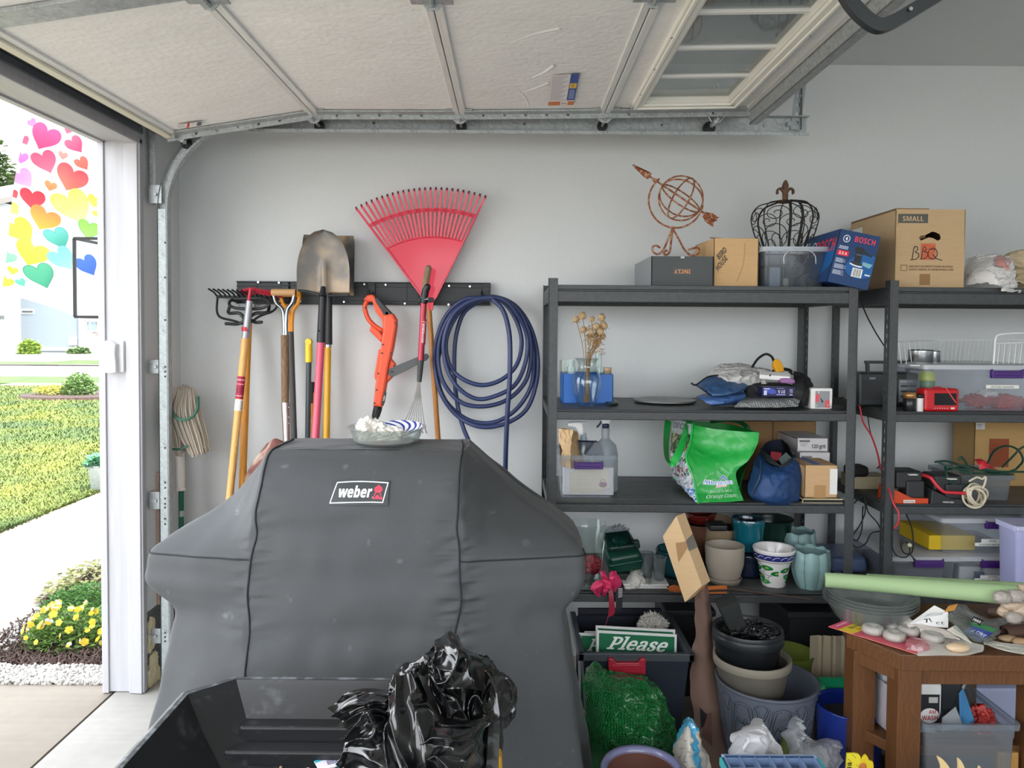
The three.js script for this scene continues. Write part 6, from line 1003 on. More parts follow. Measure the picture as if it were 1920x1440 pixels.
{const wrapT=tex(128,(u,v)=>{const a=(u*16)% 1 - 0.5,b=(v*16 +(Math.floor(u*16)% 2)*0.5)% 1 - 0.5;return Math.sqrt(Math.max(0,0.2 - a*a - b*b))*2;},7,false);
const m=mat(0xa5a8a8,{rough:0.3,trans:0.35,thick:0,bumpMap:wrapT,bump:0.004,metric:true});
const s=solo('bubble_wrap','flat clear bubble wrap sheet under the camera bag','wrap',[patch(net([[[1396,744,3.3],[1440,746,3.28],[1480,744,3.26],[1506,741,3.28]],[[1384,755,3.18],[1430,752,3.16],[1470,752,3.16],[1502,748,3.2]],[[1377,763,3.16],[1420,764,3.13],[1460,764,3.13],[1496,762,3.15]]]),50,24,0.006,14)],m);globalThis.wrapTex=wrapT;}
{const f=front(1520,728,1562,764,3.2,h),t=thing('blister_box','small white box with red and grey window print on the second shelf','box');part(t,'carton',box(f.w,f.h,0.08,f.cx,(f.y0 + f.y1)/ 2,f.z - 0.04,0.006),mat(0xe6e5e3,{rough:0.45}));onFace(t,f,'window_print',0.2,0.13,0.85,0.92,print(96,112,(x,W,H)=>{x.fillStyle='#8d8f92';x.fillRect(0,0,W,H);x.fillStyle='#d8545e';x.fillRect(0,22,26,52);x.fillRect(66,62,30,50);x.fillStyle='#3b3f44';x.beginPath();x.moveTo(30,40);x.lineTo(56,70);x.lineTo(44,84);x.fill();words(x,'5',22,10,16,'#eee');words(x,'1',8,98,16,'#eee');words(x,'7',84,98,16,'#eee');}));}
solo('black_wedge','flat black wedge lying at the right end of the second shelf','wedge',plate(onY(1562,760,h + 0.02),onY(1584,760,h + 0.02),onY(1583,744,h + 0.02),onY(1562,746,h + 0.03),0.02),rubber);
}
// ---------- third shelf ----------
{const h=SH[2];
const f=front(1049,853,1155,930,3.2,h);storageBox('clear_bin','clear plastic bin with purple latch on the third shelf, left end',f,0.3,{cat:'bin',latch:[1077,864,1130,879]});
{const t=thing('recipe_cards','stack of cream lined cards standing inside the clear bin','cards');const g=front(1056,877,1151,922,3.235,h + 0.006);part(t,'paper_stack',span(g.x0,g.x1,g.y0,g.y1,g.z - 0.002,g.z - 0.05,0.002),mat(0xe9e6e2,{rough:0.8}));part(t,'card',span(at(1077,0,3.232).x,at(1142,0,3.232).x,at(0,916,3.232).y,at(0,879,3.232).y,g.z + 0.004,g.z,0.0005),mat(0xe8ddc4,{rough:0.8}));const u=front(1077,879,1142,916,3.23);onFace(t,u,'ruled_print',0,0,1,1,print(256,144,(x,W,H)=>{x.fillStyle='#eadfc8';x.fillRect(0,0,W,H);x.fillStyle='#c9b89a';for(let i=0;i<8;i++)x.fillRect(12,26 + i*13,190,2);x.strokeStyle='#9a7c84';x.lineWidth=3;x.beginPath();x.arc(212,100,22,PI,0);x.stroke();x.fillStyle='#a98a90';x.beginPath();x.ellipse(212,114,30,20,0,0,7);x.fill();}));}
{const t=thing('paper_bag','small brown paper bag standing in the clear bin','bag');const a=(x,y,z)=>at(x,y,z);part(t,'front_panel',patch(net([[[1047,804,3.24],[1060,805,3.23],[1074,806,3.22]],[[1048,826,3.23],[1062,822,3.22],[1072,828,3.2]],[[1053,838,3.22],[1062,836,3.21],[1070,840,3.19]],[[1052,875,3.22],[1062,876,3.22],[1070,878,3.2]]]),24,24,0.006,22),cardPale);part(t,'side_panel',patch(net([[[1074,806,3.22],[1080,808,3.26],[1083,809,3.3]],[[1072,828,3.2],[1080,822,3.26],[1083,826,3.3]],[[1070,840,3.19],[1082,840,3.24],[1088,845,3.3]],[[1070,878,3.2],[1086,878,3.24],[1098,878,3.3]]]),16,24,0.005,22,7),cardOld);part(t,'back_panel',patch(net([[[1047,804,3.24],[1060,803,3.3],[1083,809,3.3]],[[1052,875,3.28],[1062,876,3.3],[1098,878,3.3]]]),8,8),cardOld);}
const navy=mat(0x1d2140,{rough:0.4}),wp2=mat(0xe3e3e1,{rough:0.4});
{
const D=3.3,b=at(1094,850,D),k=M(D),t=thing('spray_bottle','clear spray bottle with all white trigger head in the bin','spray bottle',{p:V(b.x,h + 0.008,-D)}),H=b.y - h - 0.008;
part(t,'bottle',pot([[0,0],[0.035,0],[0.038,0.01],[0.036,H],[0.02,H + 22*k],[0.011,H + 34*k],[0.012,H + 38*k],[0.009,H + 38*k],[0.018,H + 22*k],[0.034,H],[0.035,0.012],[0,0.006]],36),clearM(0xe8eef0,0.12,0.95));
part(t,'trigger_head',[ext(smoothShape([[0.012,0],[-0.012,0],[-0.02,0.02],[-0.032,0.036],[-0.060,0.04],[-0.066,0.05],[-0.06,0.06],[-0.02,0.064],[0.004,0.06],[0.01,0.035]].map(([x,y])=>[x*0.85,y*0.85])),0.02,0.004).translate(-0.012,H + 36*k,-0.01),bar(V(-0.02,H + 36*k + 0.052,0),V(0.012,H + 36*k + 0.05,0),0.006,0.012)],wp2);
}
{const D=3.3,b=at(1135,850,D),k=M(D),t=thing('spray_bottle','frosted spray bottle with white and navy trigger head in the bin','spray bottle',{p:V(b.x,h + 0.008,-D)}),H=b.y - h - 0.008;
part(t,'bottle',pot([[0,0],[0.05,0],[0.055,0.012],[0.054,H],[0.046,H + 16*k],[0.022,H + 26*k],[0.0175,H + 30*k],[0.0185,H + 46*k],[0.014,H + 50*k],[0.0,H + 50*k]],36),clearM(0xd5dbdf,0.45,0.8));
part(t,'collar',pot([[0,H + 48*k],[0.0155,H + 48*k],[0.0155,H + 57*k],[0,H + 57*k]],20),navy);
part(t,'trigger_head',ext(smoothShape([[0.014,0],[-0.012,0],[-0.02,0.012],[-0.03,0.024],[-0.03,0.031],[-0.005,0.031],[0.014,0.026],[0.022,0.014]]),0.02,0.004).translate(0,H + 56*k,-0.01),wp2);
part(t,'trigger',[tube([V(-0.016,H + 66*k,0),V(-0.024,H + 56*k,0),V(-0.036,H + 50*k,0)],0.004),span(-0.036,-0.028,H + 66*k,H + 71*k,-0.008,0.008,0.002)],navy);
}
{const t=thing('dust_pan','grey plastic dustpan with dark edge leaning inside the bin','dustpan');part(t,'pan',[plate(at(1097,852,3.235),at(1132,852,3.235),at(1120,829,3.25),at(1116,828,3.25),0.003),plate(at(1084,852,3.28),at(1112,850,3.28),at(1116,827,3.28),at(1084,827,3.3),0.003)],mat(0x59616c,{rough:0.35}));part(t,'edge',[bar(at(1097,852,3.23),at(1117,826,3.24),0.006,0.006),bar(at(1084,827,3.29),at(1120,828,3.245),0.006,0.006)],navy);}
{
const t=thing('shopping_bag','green reusable shopping bag with photo side and green strap','bag');
const grn=mat(0x189a3c,{rough:0.45,coat:0.25}),strapM=mat(0x1fae48,{rough:0.4,coat:0.2});
const A=net([[[1298,796,3.24],[1336,804,3.2],[1378,808,3.16],[1424,811,3.14]],[[1294,830,3.2],[1336,846,3.18],[1380,845,3.15],[1418,838,3.12]],[[1288,858,3.15],[1330,868,3.14],[1368,866,3.13],[1404,862,3.11]],[[1300,890,3.12],[1336,895,3.12],[1360,893,3.12],[1380,886,3.12]],[[1306,920,3.11],[1340,918,3.11],[1365,916,3.11],[1386,916,3.12]],[[1308,943,3.12],[1340,942,3.115],[1368,941,3.115],[1394,939,3.12]]]);
part(t,'front_panel',patch(A,50,60,0.0035,9,3),grn);
part(t,'rear_panel',patch(net([[[1262,786,3.5],[1310,790,3.5],[1370,796,3.48],[1424,811,3.3]],[[1262,870,3.5],[1310,880,3.5],[1370,880,3.48],[1400,870,3.3]],[[1260,900,3.5],[1310,905,3.5],[1370,905,3.48],[1392,910,3.34]]]),20,20),grn);
part(t,'right_panel',patch(net([[[1424,811,3.14],[1424,811,3.3]],[[1404,862,3.11],[1400,870,3.3]],[[1386,916,3.12],[1392,910,3.34]],[[1394,939,3.12],[1390,925,3.34]]]),6,16),grn);
const phot=print(512,1024,(x,W,H)=>{x.fillStyle='#cfd6de';x.fillRect(0,0,W,H);x.fillStyle='#5f6f7a';words(x,'OUR COAST',230,60,84,'#6e5a6a',{sx:0.9});x.fillStyle='#5e6f50';x.fillRect(0,150,W,190);let q=5;const r=()=>(q=(q*16807)% 2147483647)/ 2147483647;for(let i=0;i<620;i++){const y=150 + r()*830,u=r()*W,k=y<360?['#37523a','#8fa06c','#c9bb92','#2c4030']:y<560?['#e9ecef','#2d3c3a','#dfe6ee','#4f7a58']:y<690?['#c43a42','#e9e6e4','#3f6a4a','#9db2c8','#f0f0f0']:y<840?['#eef0f2','#b9c6d6','#7a8a96','#e8e4e0']:['#3f7cc4','#7fb0e0','#dfe9f4','#2d5fa8'];x.fillStyle=k[i % k.length];x.save();x.translate(u,y);x.rotate(r()*3);x.beginPath();x.ellipse(0,0,8 + r()*44,4 + r()*14,0,0,7);x.fill();x.restore();}});
const side=patch(net([[[1262,786,3.5],[1280,790,3.38],[1298,796,3.24]],[[1258,830,3.5],[1276,832,3.36],[1294,834,3.2]],[[1258,870,3.48],[1272,872,3.32],[1288,862,3.15]],[[1258,888,3.45],[1280,910,3.28],[1300,900,3.12]],[[1260,893,3.44],[1284,920,3.26],[1308,943,3.12]]]),30,50,0.008,12,6);
const uv=side.attributes.uv;for(let i=0;i<uv.count;i++)uv.setY(i,1 - uv.getY(i));part(t,'photo_side',side,phot,'printed photo side');
part(t,'binding',[tube([at(1299,795,3.235),at(1294,832,3.195),at(1287,860,3.145),at(1300,895,3.115),at(1309,943,3.115)],0.0045,60)],strapM);
const st=[[1296,788,3.36],[1290,800,3.3],[1280,830,3.22],[1268,858,3.17],[1260,868,3.17],[1252,862,3.22],[1249,840,3.34],[1250,815,3.44],[1253,788,3.5]],sc=new THREE.CatmullRomCurve3(st.map((p)=>at(...p)));
part(t,'strap',grid(1,60,(u,v)=>{const p=sc.getPoint(v),tg=sc.getTangent(v),n=tg.clone().cross(V(0.3,0.2,1)).normalize();return p.addScaledVector(n,(u - 0.5)*0.034);}),strapM);
part(t,'rear_strap',[tube([at(1335,790,3.48),at(1360,787,3.45),at(1385,790,3.42),at(1402,802,3.36)],0.01,30)],mat(0x0b5e2a,{rough:0.5}));

const pr=(u0,v0,u1,v1,m,nm)=>{const rows=A.map((r)=>new THREE.CatmullRomCurve3(r,false,'centripetal'));const g=grid(20,10,(u,v)=>{const q=new THREE.CatmullRomCurve3(rows.map((c)=>c.getPoint(lerp(u0,u1,u))),false,'centripetal').getPoint(lerp(v1,v0,v));const n=ridge(q.x*9 + 3,q.y*9,q.z*9)*0.0035;return q.add(V(n*0.6,n*0.5,n + 0.0035));});part(t,nm,g,m);};
pr(0.13,0.56,0.86,0.78,print(384,192,(x)=>{x.strokeStyle='#e9eef4';x.lineWidth=26;x.lineJoin='round';x.beginPath();x.moveTo(190,92);x.lineTo(240,24);x.lineTo(300,92);x.stroke();x.strokeStyle='#28549c';x.lineWidth=16;x.stroke();x.lineWidth=12;x.font='bold 68px serif';x.strokeStyle='#f0f3f6';x.save();x.rotate(0.06);x.strokeText('Albertsons',10,124);x.fillStyle='#2a62b0';x.fillText('Albertsons',10,124);x.restore();x.font='italic bold 42px sans-serif';x.strokeStyle='#efe8ea';x.lineWidth=9;x.strokeText('Sav-on',130,174);x.fillStyle='#b8313f';x.fillText('Sav-on',130,174);},{ink:1}),'store_logo');
pr(0.16,0.78,0.88,0.95,print(384,128,(x)=>{words(x,'Proud to be in',180,34,42,'#cdeed6',{style:'italic',font:'serif'});words(x,'Orange County',196,92,56,'#d5f0dc',{style:'italic',font:'serif'});},{ink:1}),'motto_print');
}
{
const t=thing('cooler_bag','slouching blue bag with open dark zip mouth on the third shelf','bag');
const bl=mat(0x1b3d6c,{rough:0.6}),dk=mat(0x24282e,{rough:0.7});
part(t,'front_panel',patch(net([[[1424,850,3.3],[1445,872,3.2],[1466,876,3.17],[1490,858,3.2]],[[1412,872,3.2],[1440,890,3.13],[1470,890,3.12],[1500,870,3.2]],[[1404,905,3.18],[1436,910,3.11],[1470,912,3.1],[1502,905,3.18]],[[1405,930,3.16],[1436,938,3.11],[1470,940,3.11],[1498,935,3.16]],[[1416,940,3.2],[1440,946,3.14],[1470,949,3.14],[1488,946,3.18]]]),40,40,0.008,11,2),bl);
part(t,'back_panel',patch(net([[[1424,850,3.3],[1440,828,3.4],[1465,824,3.42],[1490,858,3.2]],[[1404,905,3.2],[1420,900,3.42],[1480,900,3.42],[1502,905,3.2]],[[1416,940,3.22],[1440,930,3.4],[1470,930,3.4],[1488,946,3.2]]]),20,20,0.005,10),mat(0x10182c,{rough:0.7}));
part(t,'zip_flap',[patch(net([[[1424,838,3.3],[1440,852,3.24],[1462,872,3.17]],[[1426,850,3.28],[1442,868,3.2],[1466,877,3.16]]]),16,6),patch(net([[[1462,872,3.17],[1478,866,3.18],[1490,850,3.24]],[[1466,877,3.16],[1482,870,3.17],[1494,856,3.22]]]),12,6)],dk);
part(t,'piping',[tube([at(1426,862,3.2),at(1424,895,3.13),at(1412,925,3.14),at(1424,942,3.16)],0.003,40)],mat(0x3a4858,{rough:0.5}));
solo('red_packet','dark red packet showing in the mouth of the blue bag','packet',plate(at(1444,860,3.26),at(1462,864,3.26),at(1466,849,3.28),at(1446,846,3.28),0.01),mat(0x8e2732,{rough:0.5}));
solo('grey_device','grey handheld device poking out of the blue bag','device',plate(at(1466,872,3.22),at(1484,858,3.24),at(1474,848,3.28),at(1460,860,3.26),0.02),mat(0x70827f,{rough:0.4}));
}
{const f=front(1508,873,1571,935.5,3.15,h + 0.018),t=thing('taped_carton','small tan carton with blue tape standing on a black tray','box');part(t,'carton',carton(f,0.22),cardboard);part(t,'blue_tape',span(lerp(f.x0,f.x1,0.32),lerp(f.x0,f.x1,0.55),f.y1,f.y1 + 0.001,f.z - 0.02,f.z - 0.2),mat(0x2a5f9e,{rough:0.6}));onFace(t,f,'label',0.76,0.1,0.99,0.88,mat(0xdedcd8,{rough:0.6}),'white label');onFace(t,f,'tape',0.3,0.6,0.64,1,card(0xb08a5c));}
{const f=front(1504,935.5,1580,945,3.14,h),t=thing('black_tray','flat black tray with pale rim under the taped carton','tray');part(t,'tray',span(f.x0,f.x1,h,h + 0.016,f.z,f.z - 0.26,0.002),blackPl);part(t,'rim',[span(f.x0,f.x1,h + 0.014,h + 0.018,f.z + 0.002,f.z,0),span(f.x0,f.x1,h,h + 0.002,f.z + 0.002,f.z,0),span(f.x0,f.x0 + 0.003,h,h + 0.018,f.z + 0.002,f.z - 0.26,0)],mat(0xc9bd95,{rough:0.5}));}
const wb=(x0,y0,x1,y1,D,y,dep,label,txt)=>{const f=front(x0,y0,x1,y1,D,y),t=thing('white_carton',label,'box',{group:'white sandpaper cartons'});part(t,'carton',carton(f,dep),mat(0xd5d2d4,{rough:0.6}));onFace(t,f,'print',0,0,1,1,print(256,112,(x,W)=>{x.fillStyle='#77777d';for(let i=0;i<22;i++)x.fillRect(18 + i*4,14,2.6,18);x.fillStyle='#b0adb2';for(let i=0;i<4;i++)x.fillRect(26,42 + i*7,60 - i*6,3);hand(x,txt,176,66,40,'#2a2a36');},{ink:1}));return f;};
const lo=wb(1498,849,1557,885,3.34,h + 0.06,0.26,'lower white carton of the pair behind the taped carton','800');
wb(1494,822,1553,849,3.36,lo.y1,0.26,'upper white carton of the pair with handwritten number','120 grit');
{const f=front(1498,880,1560,905,3.36,h),t=thing('tan_packet','low tan carton under the two white cartons','box');part(t,'carton',carton(f,0.24),cardOld);f.y1=h + 0.06;t.children[0].geometry.dispose();t.children[0].geometry=boxUV(merge([carton({...f,y1:h + 0.06},0.24)]));}
{const f=front(1350,788,1530,880,3.6,h),t=thing('brown_carton','large brown carton against the wall behind the shopping bag','box');part(t,'carton',carton({...f,y1:at(0,780,3.6).y},0.09),card(0x9c7a52));part(t,'seam_tape',span(at(1462,0,3.6).x,at(1466,0,3.6).x,f.y0,f.y1,f.z + 0.002,f.z),card(0x7d6242));}
}
// ---------- fourth shelf ----------
{const h=SH[3];
{const D=3.2,t=thing('glass_canister','tall glass canister with a wire clip half behind the grill cover','jar'),b=at(1100,1098,D),k=M(D);part(t,'glass',pot([[0,0],[32,0],[34,4],[30,60],[30,90],[36,105],[36,122],[33.5,122],[33.5,106],[27.5,90],[27.5,60],[31,8],[0,5]].map(([r,y])=>[r*k,y*k]),48).translate(b.x,h,-D),glass);part(t,'wire_clip',tube([at(1133,1015,3.15),at(1130,1040,3.14),at(1129,1075,3.14)],0.0025,20),steel);part(t,'red_contents',lump(0.045,0.035,0.04,{amp:0.3,n:12,s:3}).translate(at(1108,1058,D).x,at(1108,1058,D).y,-D),mat(0xa02438,{rough:0.6}));}
solo('plastic_wrapping','crumpled clear plastic wrapping behind the green case','wrapping',lump(0.055,0.05,0.05,{amp:0.5,f:2.4,n:20,s:8}).translate(at(1158,1008,3.42).x,at(1158,1010,3.42).y,-3.42),clearM(0xdfe4e8,0.15,0.8));
{const t=thing('green_case','dark green ribbed plastic case tilted on the fourth shelf','case'),q=(x,y,d)=>at(1060 + x / 6,940 + y / 6,d),gc=mat(0x0d4436,{rough:0.35});
const g=new RoundedBoxGeometry(0.145,0.085,0.16,3,0.02),c=q(635,600,3.28);part(t,'shell',[mv(g,c.x,c.y,c.z,0.25,0.1,0.17),mv(box(0.15,0.014,0.165,0,0,0,0.006),c.x,c.y + 0.004,c.z,0.25,0.1,0.17)],gc);part(t,'lid',[mv(new RoundedBoxGeometry(0.12,0.03,0.13,3,0.012),c.x - 0.012,c.y + 0.055,c.z - 0.01,0.25,0.1,0.1)],mat(0x082c26,{rough:0.4}));for(const[x,y]of[[500,490],[600,480],[580,430],[650,440]])part(t,'knob',mv(new THREE.CylinderGeometry(0.016,0.018,0.014,20),...q(x,y,3.24).toArray(),0.4),mat(0x0a3a32,{rough:0.35}));part(t,'catch',mv(box(0.03,0.035,0.03,0,0,0,0.006),...q(795,480,3.26).toArray(),0,0,0.2),mat(0x0a2a28,{rough:0.4}));
part(t,'foot',box(0.1,0.05,0.12,c.x,h + 0.025,c.z,0.01),mat(0x0a2420));}
{const t=thing('pink_bow','bright pink ribbon bow hanging over the fourth shelf edge','bow'),pk=mat(0xe23a6e,{rough:0.5}),q=(x,y,d=3.1)=>at(1060 + x / 6,940 + y / 6,d),N=(l)=>l.map((r)=>r.map((p)=>q(...p)));
part(t,'loop',[patch(N([[[390,770],[420,780],[450,790]],[[400,830,3.06],[430,830,3.05],[470,850,3.06]],[[430,900],[450,910],[480,920]]]),14,14,0.006,30),patch(N([[[430,890],[380,880],[300,940],[285,985]],[[450,920,3.05],[410,940,3.04],[350,980,3.05],[320,1020]],[[470,940],[440,990],[400,1040],[370,1085]]]),18,18,0.008,28,4),patch(N([[[500,800],[540,780],[580,785]],[[495,870,3.05],[545,860,3.04],[610,860]],[[500,930],[550,950,3.06],[640,940]],[[540,1020],[550,1040],[560,990]]]),18,18,0.008,28,9),patch(N([[[440,930],[480,930]],[[430,1000,3.05],[470,1010,3.05]],[[400,1060],[450,1070]]]),10,12,0.006,30,5)],pk);
part(t,'knot',lump(0.02,0.022,0.02,{amp:0.35,n:10}).translate(...q(475,930,3.08).toArray()),pk);part(t,'tail',patch(N([[[480,960,3.1],[530,970,3.1]],[[490,1080,3.09],[545,1090,3.09]],[[480,1290,3.1],[550,1270,3.1]],[[472,1310,3.1],[480,1305,3.1]]]),8,20),mat(0x9c1f38,{rough:0.5}));part(t,'thread',tube([q(480,1300),q(462,1370),q(450,1395)],0.001,12,5),mat(0xb0475a));}
{const t=thing('black_tag','black hang tag with white lettering below the pink bow','tag');part(t,'card',plate(at(1155,1145,3.1),at(1167,1140,3.1),at(1168,1100,3.1),at(1154,1100,3.1),0.004),print(64,192,(x,W,H)=>{x.fillStyle='#15171c';x.fillRect(0,0,W,H);x.fillStyle='#c8c8cc';for(let i=0;i<5;i++)x.fillRect(22,14 + i*16,38,8);}));part(t,'cord',tube([at(1160,1100,3.105),at(1156,1085,3.11),at(1150,1075,3.12)],0.0015),rubber);}
{const t=thing('white_bundle','twisted white paper bundle lying on the foam tray','bundle');part(t,'paper',patch(net([[[1178,1070,3.3],[1186,1056,3.3],[1198,1062,3.3]],[[1174,1085,3.22],[1190,1074,3.2],[1206,1078,3.22]],[[1172,1098,3.18],[1192,1092,3.16],[1209,1094,3.18]],[[1170,1106,3.18],[1190,1104,3.17],[1206,1100,3.18]]]),30,30,0.008,24,6),mat(0xcfccc8,{rough:0.8}));}
{const a=onY(1171,1104,h),b=onY(1249,1100,h),t=thing('foam_tray','shallow white foam tray on the fourth shelf','tray');part(t,'tray',[span(a.x,b.x,h,h + 0.012,a.z,a.z - 0.16,0.004),span(a.x - 0.006,b.x + 0.006,h + 0.012,h + 0.022,a.z + 0.006,a.z - 0.166,0.005)],mat(0xd9d9d6,{rough:0.6}));}
{const cup=(x,yb,w0,hh,D,label)=>{const c=at(x,yb,D),k=M(D),t=thing('plastic_cup',label,'cup',{p:V(c.x,h + 0.023,-D),group:'clear cups on the foam tray'});part(t,'cup',pot([[0,0.001],[w0*0.36*k,0.001],[w0*0.5*k,hh*k],[w0*0.53*k,hh*k],[w0*0.47*k,hh*k],[w0*0.34*k,0.004],[0,0.004]],32),clearM(0xdde2e4,0.12,0.9));};cup(1211,1098,30,46,3.26,'clear plastic cup left on the foam tray');cup(1236,1096,26,44,3.22,'smoky plastic cup at the right of the foam tray');const c=at(1218,1096,3.17);solo('glass_vial','short thick glass tube standing on the foam tray','vial',pot([[0,0],[0.0085,0],[0.0095,0.004],[0.0095,0.056],[0.0065,0.056],[0.006,0.006],[0,0.006]],24),glass,{p:V(c.x,h + 0.023,-3.17)});}
solo('teal_pot','dark teal glazed pot mostly hidden by the tilted carton','pot',pot([[0,0],[0.065,0],[0.085,0.03],[0.09,0.11],[0.085,0.12],[0.08,0.11],[0.06,0.01],[0,0.01]]),mat(0x0f4a54,{rough:0.25,coat:0.6}),{p:V(at(1268,1090,3.35).x,h,-3.36)});
{
const D=2.86,q=(x,y,d=D)=>at(1060 + x / 6,940 + y / 6,d),A=q(1250,165),B=q(1095,395),C2=q(1345,1135),D2=q(1535,950),E=q(1345,130,2.92),F=q(1630,895,2.92),t=thing('tilted_carton','slim tan carton with shiny tape tilted in front of the pots','box');
const G=C2.clone().add(F).sub(D2),Hh=B.clone().add(E).sub(A);part(t,'carton',[[C2,D2,A,B],[D2,F,E,A],[F,G,Hh,E],[G,C2,B,Hh],[B,A,E,Hh],[G,F,D2,C2]].map((k)=>quadUV(...k)),cardPale);
const m=(a,b,s)=>a.clone().lerp(b,s),off=V(0,0,0.004);part(t,'brown_tape',plate(m(m(B,C2,0.48),m(A,D2,0.48),0.34).add(off),m(m(B,C2,0.44),m(A,D2,0.44),1).add(off),m(m(B,C2,0.25),m(A,D2,0.36),1).add(off),m(m(B,C2,0.25),m(A,D2,0.25),0.52).add(off),0.001),mat(0xa8835c,{rough:0.25}));part(t,'clear_tape',plate(m(A,D2,0.5).add(off),m(E,F,0.5).add(off),m(E,F,0.3).add(off),m(A,D2,0.36).add(off),0.001),mat(0xdcd2c4,{rough:0.3,bumpMap:wallBump,bump:0.01,key:'tape'}));}
{const t=thing('beige_pot','plain beige ceramic pot on its saucer, fourth shelf','pot'),D=3.26,b=at(1358,1098,D),k=M(D),cm=mat(0x9b9184,{rough:0.55});const pr=[[0,0],[24,0],[29,8],[35,30],[36,50],[36,66],[34,66],[33.5,50],[32,30],[26,12],[0,8]].map(([r,y])=>[r*k,y*k]);part(t,'pot',pot(pr).translate(b.x,h + 0.016,-D),cm);part(t,'saucer',pot([[0,0],[27,0],[32,13],[30,13],[26,4],[0,4]].map(([r,y])=>[r*k,y*k])).translate(b.x,h,-D),cm);}
solo('tan_pot','tall tan ceramic pot tilted against the wall behind the beige pot','pot',mv(pot([[0,0],[0.058,0],[0.062,0.02],[0.075,0.155],[0.070,0.155],[0.056,0.02],[0,0.02]]),at(1343,1035,3.5).x,at(1340,1035,3.5).y,-3.5,0.28,0,-0.12),mat(0x8d7a60,{rough:0.7}));
solo('pot_stand','dark round stand carrying the tilted tan pot','stand',pot([[0,0],[0.07,0],[0.075,0.12],[0.07,0.19],[0,0.19]],32),mat(0x2b2622,{rough:0.7}),{p:V(at(1342,1080,3.52).x,h,-3.53)});
solo('red_dish','dark red glazed dish at the back beside the tilted carton','dish',mv(pot([[0,0],[0.06,0.005],[0.075,0.05],[0.07,0.05],[0.055,0.012],[0,0.01]]),at(1312,1015,3.55).x,h + 0.19,-3.55,0.1),mat(0x6b201c,{rough:0.3,coat:0.4}));
solo('clay_stack','brown clay pot standing under the dark red dish','pot',pot([[0,0],[0.06,0],[0.078,0.18],[0.072,0.19],[0.055,0.02],[0,0.02]]),mat(0x5a3524,{rough:0.8}),{p:V(at(1312,1015,3.55).x,h,-3.55)});
solo('black_lid','flat black plastic lid lying behind the beige pot','lid',box(0.085,0.03,0.09,0,0.015,0,0.01),blackPl,{p:V(at(1347,1025,3.38).x,h + 0.19,-3.42)});
{const D=3.38,c=at(1402,1030,D),k=M(D),y=c.y,lowH=y - h;solo('navy_pot','dark navy glazed pot carrying the teal pot','pot',pot([[0,0],[30,0],[33,6],[36,lowH / k - 6],[33,lowH / k - 1],[0,lowH / k - 1]].map(([r,y2])=>[r*k,y2*k])),mat(0x0e1c33,{rough:0.25,coat:0.5}),{p:V(c.x,h,-D)});
solo('teal_glazed_pot','teal glazed pot with dark rim stacked on the navy pot','pot',pot([[0,0],[25,0],[26,3],[29,45],[31,50],[31,60],[28,60],[27,48],[23,6],[0,6]].map(([r,y2])=>[r*k,y2*k])),mat(0xffffff,{rough:0.2,coat:0.7,map:tex(64,(u,v)=>mixc([0.04,0.36,0.42],[0.05,0.15,0.22],smooth(v + 0.08*(tn(u,v,5,5,3,2)- 0.5),0.5,0.75)))}),{p:V(c.x,y,-D)});}
solo('dark_green_pot','dark green glazed bowl at the back right of the teal pot','pot',pot([[0,0],[0.07,0],[0.085,0.13],[0.095,0.2],[0.105,0.21],[0.1,0.215],[0.08,0.15],[0.06,0.02],[0,0.02]]),mat(0x16302a,{rough:0.3,coat:0.5}),{p:V(at(1447,1030,3.52).x,h,-3.54)});
{
const D=3.24,b=at(1450,1103,D),k=M(D),t=thing('painted_pot','white ceramic pot painted with green leaves and blue band','pot',{p:V(b.x,h,-D)});
const pt=print(1024,256,(x,W,H)=>{x.fillStyle='#d9d6d4';x.fillRect(0,0,W,H);for(let i=0;i<6;i++){const o=i*171 + 40;x.strokeStyle='#33323c';x.lineWidth=3;x.beginPath();x.arc(o + 70,110,26,0,5);x.stroke();x.beginPath();x.arc(o + 110,170,40,2,5.5);x.stroke();for(const[a,c,r,g]of[[o,80,-0.4,'#15763a'],[o + 20,150,0.7,'#1d8a4a'],[o + 66,60,0.2,'#1a7a40'],[o + 120,110,-0.2,'#16733c'],[o + 46,200,0.2,'#239a58']]){x.save();x.translate(a,c);x.rotate(r);x.fillStyle=g;x.beginPath();x.moveTo(-34,0);x.bezierCurveTo(-20,-34,24,-30,38,0);x.bezierCurveTo(24,30,-20,34,-34,0);x.fill();x.fillStyle='#c8c44a';x.beginPath();x.ellipse(2,0,12,7,0,0,7);x.fill();x.strokeStyle='#0c4a26';x.lineWidth=2;x.beginPath();x.moveTo(-30,0);x.lineTo(34,0);x.stroke();x.restore();}}},{rough:0.2,coat:0.6});pt.map.repeat.set(0.5,1);pt.map.wrapS=THREE.RepeatWrapping;
const cup=lathe([[21,0],[22,2],[31,50]].map(([r,y])=>[r*k,y*k]),48);const ps=cup.attributes.position;{const u=cup.attributes.uv;for(let i=0;i<u.count;i++)u.setY(i,ps.getY(i)/(50*k));}part(t,'painted_wall',cup,pt);
const whiteG=mat(0xd9d5d4,{rough:0.2,coat:0.6});part(t,'rim',lathe([[30,49],[35,50],[36.5,53],[37,58]].map(([r,y])=>[r*k,y*k]).concat([[38.5,67],[39.5,70],[38,72.5],[35,71],[28,48],[19,4],[0,4]].map(([r,y])=>[r*k,y*k])),48),whiteG);part(t,'base',lathe([[0,0],[21,0],[21.5,1]].map(([r,y])=>[r*k,y*k]),40),mat(0x1e2a6a,{rough:0.3}));
